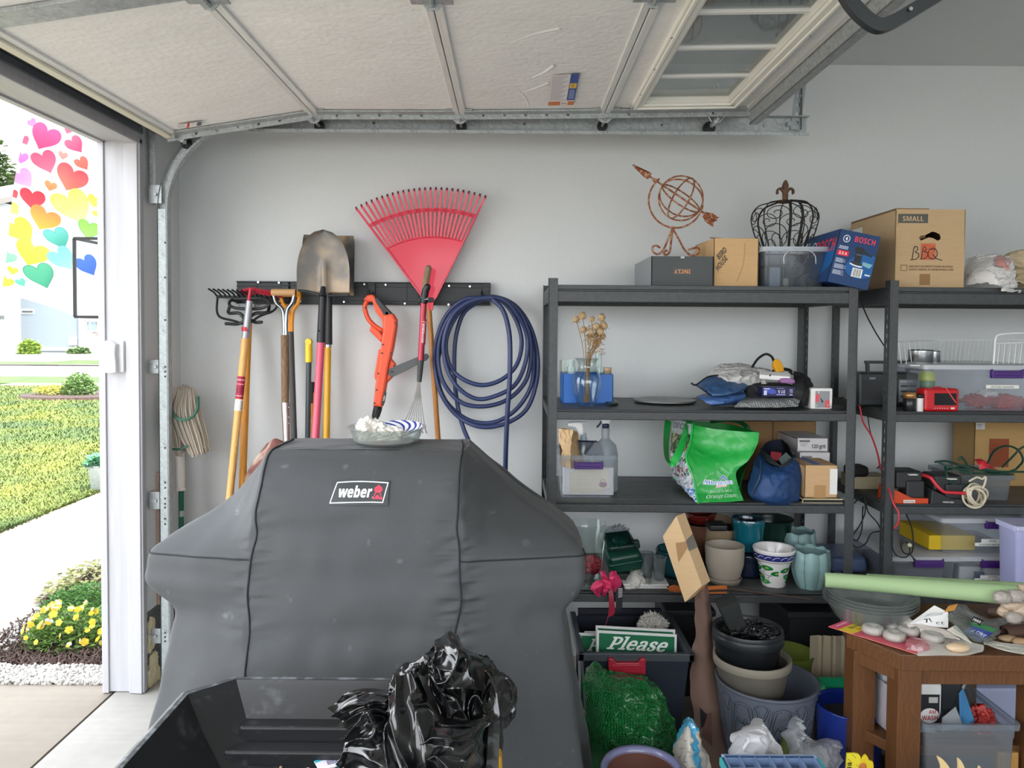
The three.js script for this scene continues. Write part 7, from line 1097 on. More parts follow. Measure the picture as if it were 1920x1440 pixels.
part(t,'blue_band',lathe([[36.8,54],[38.9,65]].map(([r,y])=>[r*k + 0.0008,y*k]),48),print(512,32,(x,W,H)=>{x.fillStyle='#2b2f6e';x.fillRect(0,0,W,H);x.strokeStyle='#cfd0e2';x.lineWidth=3;for(let i=0;i<16;i++){x.beginPath();x.moveTo(i*32,24);x.quadraticCurveTo(i*32 + 12,4,i*32 + 28,12);x.stroke();}},{rough:0.25,coat:0.5}));}
{
const t=thing('celadon_pot','pale blue green lobed pot at the right of the painted pot','pot',{p:V(at(1522,1108,3.2).x,h,-3.22)}),k=M(3.2),cm=mat(0x84a4a4,{rough:0.35,coat:0.3});
for(let i=0;i<8;i++){const a=i*PI / 4 + 0.3;part(t,'lobe',grid(10,16,(u,v)=>{const s=(u - 0.5)*PI / 4*1.02,r=(24 + 12*Math.sin(Math.min(1,v*1.25)*PI*0.62)-(v>0.85?(v - 0.85)*12:0))*k*(0.93 + 0.09*Math.cos(s*4))+ 0.0016*Math.sin(v*26)*Math.abs(u - 0.5)*2;return V(Math.cos(a + s)*r,v*71*k +(v>0.97?0.004*Math.cos(s*8):0),Math.sin(a + s)*r);}),cm);part(t,'lobe_edge',tube(Array.from({length:14},(_,j)=>{const v=j / 13,s=PI / 8,r=(24 + 12*Math.sin(Math.min(1,v*1.25)*PI*0.62)-(v>0.85?(v - 0.85)*12:0))*k*(0.93 + 0.09*Math.cos(s*4))+ 0.0026*Math.sin(v*26)+ 0.001;return V(Math.cos(a + s)*r,v*71*k,Math.sin(a + s)*r);}),0.0018,40,5),mat(0x6e7d76,{rough:0.4}));}
part(t,'inside',pot([[0,0.006],[20*k,0.008],[30*k,30*k],[31*k,66*k]],32),mat(0x5f7a7a,{rough:0.5}));copy(t,'second pale lobed pot standing behind the first one',V(at(1494,1045,3.5).x,h,-3.5),0.4,1.05);}
{const t=thing('orange_stake','orange bark stake bundle lying along the shelf front','stake');part(t,'bark',[bar(at(1262,1106,3.1),at(1362,1101,3.14),0.016,0.02,0.004),lump(0.03,0.012,0.015,{amp:0.4,n:10}).translate(...at(1268,1104,3.1).toArray()),bar(at(1310,1112,3.1),at(1363,1111,3.1),0.007,0.008)],mat(0xb8642e,{rough:0.9}));}
solo('dark_stake','thin dark brown stake lying slanted along the shelf front','stake',rod(onY(1340,1100,h + 0.012),onY(1522,1124,h + 0.006),0.004,0.003),mat(0x4a3a30,{rough:0.8}));
}

// ---------- far unit, right ----------
const darkL=mat(0x24272a,{rough:0.45});
{const h=SH[1];
{const f=front(1610,699,1724,760,3.33,h),t=thing('radio','black portable radio with carrying handle on the far unit','radio');part(t,'case',[new RoundedBoxGeometry(f.w,f.h,0.12,3,0.012).translate(f.cx,(f.y0 + f.y1)/ 2,f.z - 0.06)],darkL);const q=(x,y)=>at(x,y,3.33);part(t,'handle',[bar(q(1627,700),q(1626,678),0.012,0.02),bar(q(1702,700),q(1701,678),0.012,0.02),bar(q(1622,679),q(1706,679),0.012,0.024)],darkL);onFace(t,f,'speaker',0.06,0.1,0.38,0.92,print(128,160,(x,W,H)=>{x.fillStyle='#2c3034';x.fillRect(0,0,W,H);x.strokeStyle='#1c1f22';x.lineWidth=3;for(let i=0;i<18;i++){x.beginPath();x.moveTo(0,30 + i*6);x.lineTo(W,30 + i*6);x.stroke();}words(x,'SONY',64,14,16,'#a9adb0');}));onFace(t,f,'tuner_panel',0.66,0.2,0.98,0.86,print(128,112,(x,W,H)=>{x.fillStyle='#7d8084';x.fillRect(0,0,W,H);x.fillStyle='#2d3033';for(let i=0;i<3;i++)for(let j=0;j<2;j++)x.fillRect(12 + j*56,28 + i*26,48,9);x.fillStyle='#b6b8ba';x.fillRect(10,8,80,4);}));}
const bin=front(1733,688,1935,768,3.17,h);storageBox('hanger_bin','clear lidded bin of red and white odds under the wire basket',bin,0.34,{cat:'bin',lid:1,latch:[1858,692,1917,709]});
{const t=thing('label_strip','white label strip on the clear bin under the wire basket','label');const a=at(1847,728,3.165),b=at(1909,722,3.165);part(t,'strip',plate(V(a.x,a.y,a.z + 0.006),V(b.x,a.y,a.z + 0.006),V(b.x,b.y,a.z + 0.006),V(a.x,b.y,a.z + 0.006),0.001),print(256,28,(x,W,H)=>{x.fillStyle='#dcdcd4';x.fillRect(0,0,W,H);words(x,'PICTURE HANGERS',128,15,20,'#555');}));}
for(const[x,y,r,c,n,lb]of[[1835,750,0.045,0xb03a40,'red_scraps','red plastic scraps in the clear bin, left of the label'],[1890,757,0.05,0xb83c3e,'red_clips','tangle of red clips in the clear bin, under the label'],[1850,738,0.03,0xd9d6d2,'white_scraps','white scraps above the red ones in the clear bin']]){const p=at(x,y,3.3);solo(n,lb,'scraps',lump(r*1.3,r*0.6,r*0.8,{amp:0.5,f:2.5,n:14,s:x}).translate(p.x,Math.max(p.y,h + r*0.5),p.z),mat(c,{rough:0.5}));}
{
const t=thing('wire_basket','white coated wire basket standing on the clear bin','basket'),wm=mat(0xdcdddb,{rough:0.35}),wy=h + 0.19,F=3.19,B=3.42,q=at,wr=(a,b,r=0.0016)=>rod(a,b,r,r,6);
const bl=q(1706,685,F),br=q(1858,692,F),tl=q(1688,640,B),tr=q(1925,637,B),lr=q(1925,696,B);
part(t,'rim_wire',[wr(q(1682,641,3.25),q(1750,638,B),0.0022),wr(q(1750,638,B),tr,0.003),wr(bl,br,0.0042),wr(bl,q(1750,683,B),0.003),...tube([br,q(1861,690,F),q(1864,668,F),q(1867,634,F),q(1870,629,F),q(1940,623,F)],0.0042,60),wr(q(1864,644,F),q(1940,642,F),0.0026)],wm);
const wires=[];for(let i=0;i<13;i++){const f=i / 12;wires.push([q(lerp(1763,1860,f),639,B),q(lerp(1760,1850,f),684 + f*2,B - 0.02)]);}for(let i=0;i<7;i++){const f=i / 6;wires.push([q(lerp(1684,1745,f),640,lerp(3.26,B,f)),q(lerp(1690,1748,f),682,lerp(3.24,B,f))]);}for(let i=0;i<6;i++)wires.push([q(1874 + i*10.5,645,F),q(1869 + i*10.5,693,F)],[q(1870 + i*10.5,640,B),q(1866 + i*10.5,686,B - 0.02)]);
for(const[a,b]of wires)part(t,'upright_wire',wr(a,b),wm);
const fl=[];for(let i=0;i<14;i++){const f=i / 13;fl.push(wr(q(lerp(1706,1858,f),lerp(685,692,f),F),q(lerp(1730,1862,f),685,B),0.0014));}part(t,'floor_wires',fl,wm).userData.kind='stuff';
for(const[x0,x1,y0,y1,D,lb]of[[1704,1748,656,694,3.34,'shiny steel tin standing left in the wire basket'],[1738,1762,658,690,3.39,'second duller steel tin behind the first in the basket']]){const a=at(x0,y1,D),b=at(x1,y0,D),r=(b.x - a.x)/ 2;solo('steel_tin',lb,'tin',pot([[0,0],[r,0],[r,b.y - a.y - 0.004],[r*1.03,b.y - a.y],[r*0.96,b.y - a.y - 0.003],[r*0.94,0.006],[0,0.006]],36),steel,{p:V((a.x + b.x)/ 2,a.y,-D)});}
}
{const D=3.26,a=at(1725,735,D),b=at(1752,695,D),r=(b.x - a.x)/ 2,t=thing('green_jar','round jar with yellow lid and green label behind the red meter','jar',{p:V(a.x + r,h,-D)}),H=b.y - h;part(t,'jar',pot([[0,0],[r,0],[r,H*0.62],[0,H*0.62]],28),mat(0x3f4a44,{rough:0.35}));part(t,'label',pot([[r + 0.001,H*0.6],[r + 0.001,H*0.74]],28),mat(0x1d7a2e,{rough:0.4}));part(t,'lid',pot([[0,H*0.72],[r,H*0.72],[r*1.03,H*0.78],[r,H*0.95],[0,H]],28),mat(0xb5c21a,{rough:0.4}));}
{const can=(x0,x1,y0,y1,D,label,c1,c2,cut)=>{const a=at(x0,y1,D),b=at(x1,y0,D),r=(b.x - a.x)/ 2,H=b.y - h,t=thing('film_can',label,'can',{p:V(a.x + r,h,-D)});part(t,'can',pot([[0,0],[r,0],[r,H*cut],[0,H*cut]],28),mat(c1,{rough:0.3}));part(t,'cap',pot([[0,H*cut],[r*1.04,H*cut],[r*1.04,H - 0.002],[0,H]],28),mat(c2,{rough:0.3,metal:0.6}));};can(1694,1717,735,764,3.16,'black can with copper coloured cap in front of the radio',0x17181a,0xb98a5a,0.68);can(1718,1731,738,765,3.15,'white cylinder with black cap left of the red meter',0xd4d4d2,0x2a2a2a,0.75);}
{const f=front(1733,729,1800,765,3.14,h),t=thing('red_meter','red battery meter with dark slanted display in front of the clear bin','meter');part(t,'case',new RoundedBoxGeometry(f.w,f.h,0.07,3,0.012).translate(f.cx,(f.y0 + f.y1)/ 2,f.z - 0.035),mat(0xb9141f,{rough:0.35}));onFace(t,f,'display',0.28,0.2,0.9,0.72,mat(0x16181b,{rough:0.15}));part(t,'needle',bar(V(lerp(f.x0,f.x1,0.58),f.y1 + 0.004,f.z + 0.003),V(lerp(f.x0,f.x1,0.88),lerp(f.y1,f.y0,0.6),f.z + 0.003),0.005,0.003),mat(0xd04848));part(t,'lead',tube([V(lerp(f.x0,f.x1,0.28),f.y1 - 0.002,f.z - 0.02),V(lerp(f.x0,f.x1,0.45),f.y1 + 0.006,f.z - 0.02),V(lerp(f.x0,f.x1,0.6),f.y1,f.z - 0.02)],0.0025),mat(0xb9141f));onFace(t,f,'small_print',0.25,0.78,0.9,0.92,print(128,20,(x)=>{x.fillStyle='#e8d0d0';x.fillRect(98,4,22,12);for(let i=0;i<6;i++)x.fillRect(6 + i*14,8,6,5);},{ink:1}));}
}
{const h=SH[2];
const lead=(n,lb,pts,r,m)=>solo(n,lb,'cable',tube(pts.map((p)=>at(...p)),r,60,6),m);
const redC=mat(0xc02c38,{rough:0.4});
lead('red_test_lead','red lead hanging down between the units beside the radio',[[1612,762,3.2],[1618,790,3.2],[1634,818,3.22],[1645,850,3.24],[1652,880,3.26],[1668,920,3.12],[1676,945,3.08],[1685,962,3.07],[1684,980,3.07],[1678,990,3.08]],0.0035,redC);
lead('black_lead','thin black lead hanging beside the red lead',[[1626,774,3.2],[1632,810,3.22],[1644,845,3.24],[1650,880,3.28]],0.002,rubber);
{const f=front(1598,894,1668,914,3.42,h),t=thing('wood_block','pale flat block under the black power brick','block');part(t,'block',span(f.x0,f.x1,h,f.y1,f.z,f.z - 0.12,0.002),mat(0xb5a98c,{rough:0.8}));const c=at(1624,889,3.34);solo('power_brick','black power brick with leads on the pale block','adapter',[new RoundedBoxGeometry(0.085,0.05,0.09,3,0.018).translate(c.x,f.y1 + 0.025,-3.44),...tube([at(1645,878,3.4),at(1652,872,3.4),at(1662,874,3.4),at(1675,880,3.4)],0.003),...tube([at(1603,893,3.38),at(1596,897,3.36)],0.005)],rubber);}
const charger=(x0,x1,yT,yB,D,base,label,brandTxt)=>{const f=front(x0,yT,x1,yB,D,h),t=thing('battery_charger',label,'charger');part(t,'base',[ext(poly([[0,0],[f.w,0],[f.w,0.022],[f.w*0.55,0.024],[f.w*0.2,0.05],[0.004,0.06],[0,0.02]]),0.12,0.004).translate(f.x0,h,f.z - 0.12)],base);part(t,'battery',[new RoundedBoxGeometry(f.w*0.75,f.h*0.55,0.11,3,0.012).translate(f.cx + f.w*0.02,f.y1 - f.h*0.3,f.z - 0.07),span(lerp(f.x0,f.x1,0.42),lerp(f.x0,f.x1,0.92),h + 0.02,f.y1 - f.h*0.3,f.z - 0.004,f.z - 0.08,0.008)],darkL);part(t,'label',quadUV(V(lerp(f.x0,f.x1,0.3),h + 0.004,f.z + 0.006),V(lerp(f.x0,f.x1,0.62),h + 0.004,f.z + 0.006),V(lerp(f.x0,f.x1,0.62),h + 0.017,f.z + 0.006),V(lerp(f.x0,f.x1,0.3),h + 0.017,f.z + 0.006)),brandTxt);part(t,'tag',span(lerp(f.x0,f.x1,0.44),lerp(f.x0,f.x1,0.68),f.y1 - 0.016,f.y1 - 0.011,f.z + 0.006,f.z - 0.01,0.001),mat(0xc9c9c4));};
charger(1672,1742,884,937,3.14,mat(0xc0421c,{rough:0.4}),'black battery on an orange charger base behind the post',print(96,32,(x,W,H)=>{x.fillStyle='#dad4cc';x.fillRect(0,0,W,H);words(x,'Warning',48,16,20,'#7a4a3a');}));
charger(1745,1816,892,941,3.13,darkL,'black and red battery charger right of the orange one',print(128,24,(x,W,H)=>{x.fillStyle='#17191c';x.fillRect(0,0,W,H);words(x,'PORTER CABLE',62,12,17,'#d6d6d6');}));
{const q=(x,y,d=3.13)=>at(x,y,d);solo('red_bracket','red angled strip on the black battery charger','strip',[tube([q(1746,897),q(1758,912,3.12),q(1770,922,3.115),q(1790,924,3.115),q(1809,925,3.115)],0.007,30),tube([q(1722,889,3.2),q(1735,892,3.18),q(1746,896,3.16)],0.008,16)],redC);}
const cb=front(1800,891,1900,939,3.2,h);storageBox('cord_bin','clear open bin heaped with green cords on the far unit',cb,0.24,{cat:'bin',mat:clearM(0xb9c0c4,0.2,0.8)});
{const gm=mat(0x0c3a2c,{rough:0.5}),t=thing('green_cords','dark green extension cords heaped over the clear bin','cords');for(const pts of[[[1754,866,3.2],[1775,865,3.24],[1800,872,3.2],[1830,880,3.18],[1870,884,3.18],[1920,885,3.2]],[[1758,866,3.18],[1790,878,3.16],[1818,884,3.16],[1822,900,3.15],[1808,910,3.14],[1788,908,3.14],[1775,890,3.15],[1772,876,3.18]],[[1800,884,3.16],[1840,888,3.16],[1880,888,3.18],[1905,880,3.2]],[[1850,872,3.3],[1865,845,3.34],[1890,836,3.36],[1910,845,3.36],[1918,862,3.34],[1905,880,3.3]],[[1880,875,3.3],[1900,855,3.34],[1915,840,3.34],[1930,834,3.34]],[[1798,862,3.2],[1802,857,3.2],[1808,862,3.2],[1815,876,3.2]],[[1775,880,3.22],[1815,876,3.24],[1860,886,3.22],[1900,890,3.22]]])part(t,'cord',tube(pts.map((p)=>at(...p)),0.0045,60,7),gm);}
solo('red_cloth','bright red plastic piece on top of the green cords','cloth',patch(net([[[1826,862,3.2],[1836,860,3.2],[1848,864,3.2]],[[1834,870,3.15],[1845,866,3.14],[1858,874,3.16]],[[1836,881,3.14],[1848,878,3.12],[1866,879,3.15]]]),16,16,0.006,24,3),redC);
{const t=thing('rope_coil','coil of white rope in front of the clear cord bin','rope'),rm=mat(0xc9bfa8,{rough:0.9});const c=at(1831,918,3.11);for(let i=0;i<9;i++){const a=i*0.7,r=0.036 + 0.004*(i % 3);part(t,'turn',mv(new THREE.TorusGeometry(r,0.0042,6,28),c.x + 0.004*Math.sin(i),h + 0.04 + 0.006*Math.cos(a),c.z - 0.01,0.5*Math.sin(a),0.6*Math.cos(a*1.3),i),rm);}part(t,'loose_loop',tube([at(1818,902,3.1),at(1832,895,3.1),at(1842,898,3.1),at(1848,894,3.1),at(1847,905,3.1),at(1843,915,3.09)],0.0042,40,6),rm);}
{const f=front(1824,790,1990,940,3.5,h),t=thing('big_carton','large tan carton at the back of the far unit with orange patch','box');part(t,'carton',carton({...f,y1:f.y1 + 0.02},0.17),card(0xb5935f));onFace(t,f,'label',0.01,0.03,0.115,0.13,print(96,64,(x,W,H)=>{x.fillStyle='#c9c9c6';x.fillRect(0,0,W,H);words(x,'EXIT',40,22,24,'#555');words(x,'U-T',40,46,20,'#666');}));onFace(t,f,'orange_patch',0.17,0.27,0.4,0.7,card(0x8f4a2c));}
}
{const h=SH[3];
const b1=front(1672,1046,1795,1112,3.2,h),b2=front(1797,1046,1935,1112,3.2,h),b3=front(1767,975,1925,1046,3.21,b1.y1 + 0.014);
storageBox('lidded_bin','lower left clear lidded bin with purple latch, dark contents',b1,0.4,{cat:'bin',lid:1,latch:[1714,1047,1768,1063],group:'clear lidded bins on the far unit'});
storageBox('lidded_bin','lower right clear lidded bin with purple latch, pale papers inside',b2,0.4,{cat:'bin',lid:1,latch:[1840,1048,1897,1064],group:'clear lidded bins on the far unit'});
storageBox('lidded_bin','upper clear lidded bin with yellow contents stacked on the others',b3,0.34,{cat:'bin',lid:1,latch:[1848,976,1900,991],group:'clear lidded bins on the far unit'});
solo('yellow_case','yellow box inside the upper clear bin','case',span(at(1769,0,3.24).x,at(1858,0,3.24).x,b3.y0 + 0.006,at(0,992,3.24).y,-3.245,-3.5,0.004),mat(0xcfae14,{rough:0.5}));
solo('dark_hardware','dark hardware inside the lower left lidded bin','hardware',span(b1.x0 + 0.03,b1.x1 - 0.03,h + 0.005,h + 0.07,-3.24,-3.55,0.01),mat(0x3b3f4e,{rough:0.6}));
{const t=thing('paper_stack','pale papers and cards inside the lower right lidded bin','papers');part(t,'papers',span(b2.x0 + 0.03,lerp(b2.x0,b2.x1,0.4),h + 0.005,h + 0.08,-3.25,-3.5,0.003),mat(0xc9cbc8));part(t,'blue_folder',span(lerp(b2.x0,b2.x1,0.3),lerp(b2.x0,b2.x1,0.42),h + 0.005,h + 0.06,-3.232,-3.25,0.002),mat(0x24506e));part(t,'cards',span(lerp(b2.x0,b2.x1,0.44),b2.x1 - 0.03,h + 0.005,h + 0.085,-3.24,-3.5,0.003),mat(0xbfc0bd));}
const strip=(x0,y0,x1,y1,D,txt,lb)=>{const a=at(x0,y1,D),b=at(x1,y0,D),t=thing('label_strip',lb,'label');part(t,'strip',plate(a,V(b.x,a.y,a.z),V(b.x,b.y,a.z),V(a.x,b.y,a.z),0.001),print(256,28,(x,W,H)=>{x.fillStyle='#dedfda';x.fillRect(0,0,W,H);words(x,txt,128,15,18,'#4a4a4a');}));};
strip(1840,1011,1882,1017.5,3.185,'STAPLERS','upper short label strip on the bin with yellow contents');strip(1828,1018,1895,1024,3.185,'SCISSORS AND BLADES','lower long label strip on the bin with yellow contents');strip(1838,1079,1886,1084,3.175,'ELECTRICAL','upper label strip on the bin with pale papers');strip(1827,1085,1895,1090,3.175,'SWITCHES AND PLATES','lower label strip on the bin with pale papers');
solo('blue_bin','bluish translucent bin at the left end of the far unit bottom shelf','bin',span(at(1580,0,3.4).x,at(1652,0,3.4).x,h,at(0,1035,3.4).y,-3.4,-3.65,0.02),clearM(0x6f83b0,0.35,0.5));
{const lb=front(1903,987,2010,1100,2.98,h + 0.06),t=storageBox('lilac_bin','pale lilac plastic bin cut by the right picture edge',lb,0.12,{cat:'bin',mat:mat(0xa2a5cc,{rough:0.4}),rim:mat(0xb6b9da,{rough:0.35})});part(t,'lid',span(lb.x0 - 0.006,lb.x1,lb.y1 - 0.02,lb.y1,lb.z + 0.012,lb.z - 0.12,0.006),mat(0xb4b6d4,{rough:0.35}));solo('lilac_bin_stand','dark shelf stand under the pale lilac bin','stand',span(lb.x0 + 0.03,lb.x1,0,lb.y0,lb.z - 0.02,-3.09,0.004),darkL);}
{const t=thing('black_leads','tangle of black leads hanging below the power brick','cables');for(const pts of[[[1600,945,3.2],[1618,930,3.2],[1622,960,3.2],[1612,985,3.2],[1598,1008,3.2],[1605,1014,3.2],[1614,1000,3.2],[1618,950,3.24]],[[1622,935,3.2],[1628,960,3.2],[1645,980,3.2],[1650,990,3.2]],[[1596,1018,3.2],[1606,1026,3.2],[1622,1020,3.2],[1634,1000,3.2],[1650,996,3.2]],[[1674,940,3.12],[1673,1000,3.12],[1674,1030,3.12],[1682,1042,3.12],[1700,1044,3.13],[1706,1030,3.14],[1698,1015,3.14],[1690,1020,3.14],[1694,1036,3.14],[1708,1038,3.14],[1712,1010,3.16],[1708,985,3.18],[1694,955,3.14]],[[1706,1040,3.13],[1712,1046,3.15],[1716,1056,3.15]]])part(t,'lead',tube(pts.map((p)=>at(...p)),0.0028,70,6),rubber);part(t,'plug',ball(0.009,...at(1706,1022,3.11).toArray()),mat(0xa9b09a));}
}

// ---------- on the floor below the shelves ----------
{
const f=front(1082,1224,1302,1400,2.86,0),t=thing('dark_tote','dark storage tote with grey rim and red latch beside the grill','tote'),dm=mat(0x1d2431,{rough:0.5});
const yr=f.y1,dep=0.42;part(t,'tub',[plate(V(f.x0 + 0.05,0.0,f.z - 0.03),V(f.x1 - 0.05,0,f.z - 0.03),V(f.x1 - 0.02,yr - 0.03,f.z),V(f.x0 + 0.02,yr - 0.03,f.z),0.004),plate(V(f.x0 + 0.05,0,f.z - dep),V(f.x0 + 0.05,0,f.z - 0.03),V(f.x0 + 0.02,yr - 0.03,f.z),V(f.x0 + 0.02,yr - 0.03,f.z - dep),0.004),plate(V(f.x1 - 0.05,0,f.z - 0.03),V(f.x1 - 0.05,0,f.z - dep),V(f.x1 - 0.02,yr - 0.03,f.z - dep),V(f.x1 - 0.02,yr - 0.03,f.z),0.004),span(f.x0 + 0.05,f.x1 - 0.05,0,0.006,f.z - 0.03,f.z - dep),span(f.x0 + 0.03,f.x1 - 0.03,0,yr - 0.02,f.z - dep,f.z - dep + 0.004)],dm);
part(t,'rim',[span(f.x0,f.x1,yr - 0.032,yr,f.z + 0.012,f.z - 0.008,0.005),span(f.x0,f.x0 + 0.025,yr - 0.032,yr,f.z + 0.012,f.z - dep,0.005),span(f.x1 - 0.025,f.x1,yr - 0.032,yr,f.z + 0.012,f.z - dep,0.005)],mat(0x3a4046,{rough:0.5}));
const l=front(1141,1233,1210,1262,2.84);part(t,'latch',[ext(poly([[0,0],[l.w,0],[l.w,l.h*0.3],[l.w*1.01,l.h*0.9],[l.w*0.97,l.h],[l.w*0.86,l.h*0.95],[l.w*0.8,l.h*0.72],[l.w*0.2,l.h*0.72],[l.w*0.12,l.h*0.95],[0,l.h],[-l.w*0.01,l.h*0.9]]),0.014,0.003).translate(l.x0,l.y0,l.z - 0.006),span(l.x0 + 0.01,l.x1 - 0.01,l.y0 + 0.006,l.y0 + l.h*0.62,l.z + 0.006,l.z + 0.012,0.003)],mat(0xa01a30,{rough:0.4}));

const sg=(D,x0,yL,x1,yR,label,txt,bot=0.32)=>{const t2=thing('lawn_sign',label,'sign',{group:'green lawn signs in the dark tote'}),a=at(x0,yL,D),b=at(x1,yR,D),A=V(a.x,a.y - bot,a.z),B=V(b.x,b.y - bot,b.z);part(t2,'board',plate(A,B,b,a,0.004),mat(0xe4e6e4,{rough:0.5}));const u=b.clone().sub(a).normalize(),vv=a.clone().sub(A).normalize(),e=(p,i,j)=>p.clone().addScaledVector(u,i).addScaledVector(vv,j).add(V(0,0,0.002)),m=0.009;part(t2,'green_print',quadUV(e(A,m,m),e(B,-m,m),e(b,-m,-m),e(a,m,-m)),print(512,512,(x,W,H)=>{x.fillStyle='#0f6a44';x.fillRect(0,0,W,H);if(txt){x.save();x.transform(1,0,-0.3,1,20,0);words(x,txt,258,62,112,'#eef2ee',{style:'italic',font:'serif',sx:1.18,stroke:6});x.restore();}}));};
sg(2.95,1119,1182,1269,1190,'green sign with white italic word facing forward','Please');sg(3.0,1117,1173,1266,1181,'white edged sign just behind the front lettered sign','');sg(3.03,1086,1187,1200,1191,'sign at the left showing only its first letter','Please');sg(3.07,1096,1184,1220,1186,'sign edge peeking out furthest back in the tote','');
}
{const dk=mat(0x171c28,{rough:0.5}),blk=mat(0x1b1e22,{rough:0.55});
solo('tote_lid','dark tote lid standing upright behind the lawn signs','lid',[plate(at(1084,1300,3.34),at(1246,1300,3.34),at(1240,1142,3.36),at(1084,1142,3.36),0.02),plate(at(1096,1290,3.33),at(1236,1290,3.33),at(1230,1152,3.35),at(1096,1152,3.35),0.012)].map((g)=>g),dk);
const bin=(x0,x1,y,D,dep,label)=>{const a=at(x0,y,D),b=at(x1,y,D),t=thing('dark_bin',label,'bin');part(t,'body',[span(a.x + 0.01,b.x - 0.01,0,a.y - 0.02,-D,-D - dep,0.012)],blk);part(t,'lid',[span(a.x,b.x,a.y - 0.03,a.y,-D + 0.01,-D - dep - 0.01,0.008)],mat(0x24282d,{rough:0.5}));};
bin(1247,1342,1143,3.33,0.3,'charcoal lidded bin under the fourth shelf, behind the kraft strip');bin(1476,1606,1146,3.2,0.4,'black lidded bin under the fourth shelf, behind the beige board');}
solo('white_tissue_wad','white crumpled plastic wad above the lawn signs','wad',lump(0.05,0.045,0.04,{amp:0.55,f:2.6,n:22,s:5}).translate(...at(1224,1172,3.14).toArray()),mat(0xbdb9b2,{rough:0.6}));
{
const gm=mat(0x1f8f45,{rough:0.14,trans:0.2,thick:0,coat:0.8,bumpMap:globalThis.wrapTex,bump:0.012,metric:true,key:'gbw'});
solo('green_bubble_wrap','bundle of green bubble wrap leaning in front of the dark tote','wrap',[patch(net([[[1100,1252,2.80],[1114,1238,2.80],[1130,1252,2.82],[1170,1262,2.82],[1215,1268,2.82]],[[1096,1280,2.74],[1130,1276,2.70],[1170,1278,2.68],[1210,1280,2.70],[1240,1300,2.76]],[[1096,1330,2.70],[1130,1330,2.62],[1180,1335,2.58],[1230,1335,2.62],[1262,1340,2.72]],[[1100,1390,2.68],[1140,1390,2.58],[1190,1395,2.54],[1240,1390,2.6],[1276,1380,2.7]],[[1104,1450,2.7],[1150,1455,2.6],[1200,1460,2.56],[1250,1455,2.62],[1284,1440,2.7]],[[1110,1490,2.72],[1150,1500,2.66],[1200,1500,2.64],[1250,1500,2.66],[1280,1485,2.72]]]),90,90,0.022,9,3)],gm);
}
{
const t=thing('kraft_strip','long torn strip of brown paper standing below the tilted carton','paper');
const L=[[1299,1108,2.94],[1305,1160,2.92],[1300,1210,2.9],[1294,1270,2.86],[1298,1320,2.82],[1302,1380,2.78],[1306,1470,2.7]],R=[[1326,1096,2.94],[1334,1150,2.92],[1337,1210,2.9],[1340,1262,2.86],[1350,1310,2.82],[1357,1380,2.78],[1360,1470,2.7]],cl=new THREE.CatmullRomCurve3(L.map((p)=>at(...p))),cr=new THREE.CatmullRomCurve3(R.map((p)=>at(...p)));
const br=mat(0x6b5449,{rough:0.85});part(t,'strip',grid(8,50,(u,v)=>{const p=cl.getPoint(v).lerp(cr.getPoint(v),u);p.z +=0.03*Math.sin(u*PI)+ 0.004*noise3(p.x*20,p.y*12,1);p.x +=0.005*noise3(1,p.y*12,u*2)*(u<0.1?1.2:0.5);return p;}),br);
part(t,'torn_notch',plate(at(1312,1326,2.775),at(1326,1341,2.77),at(1318,1362,2.76),at(1314,1366,2.76),0.002),mat(0x15131a,{rough:0.9}));part(t,'torn_curl',patch(net([[[1326,1338,2.77],[1334,1336,2.75]],[[1320,1365,2.74],[1334,1372,2.72]],[[1316,1380,2.74],[1336,1400,2.72]]]),6,10),mat(0x5b3c32,{rough:0.85}));
}
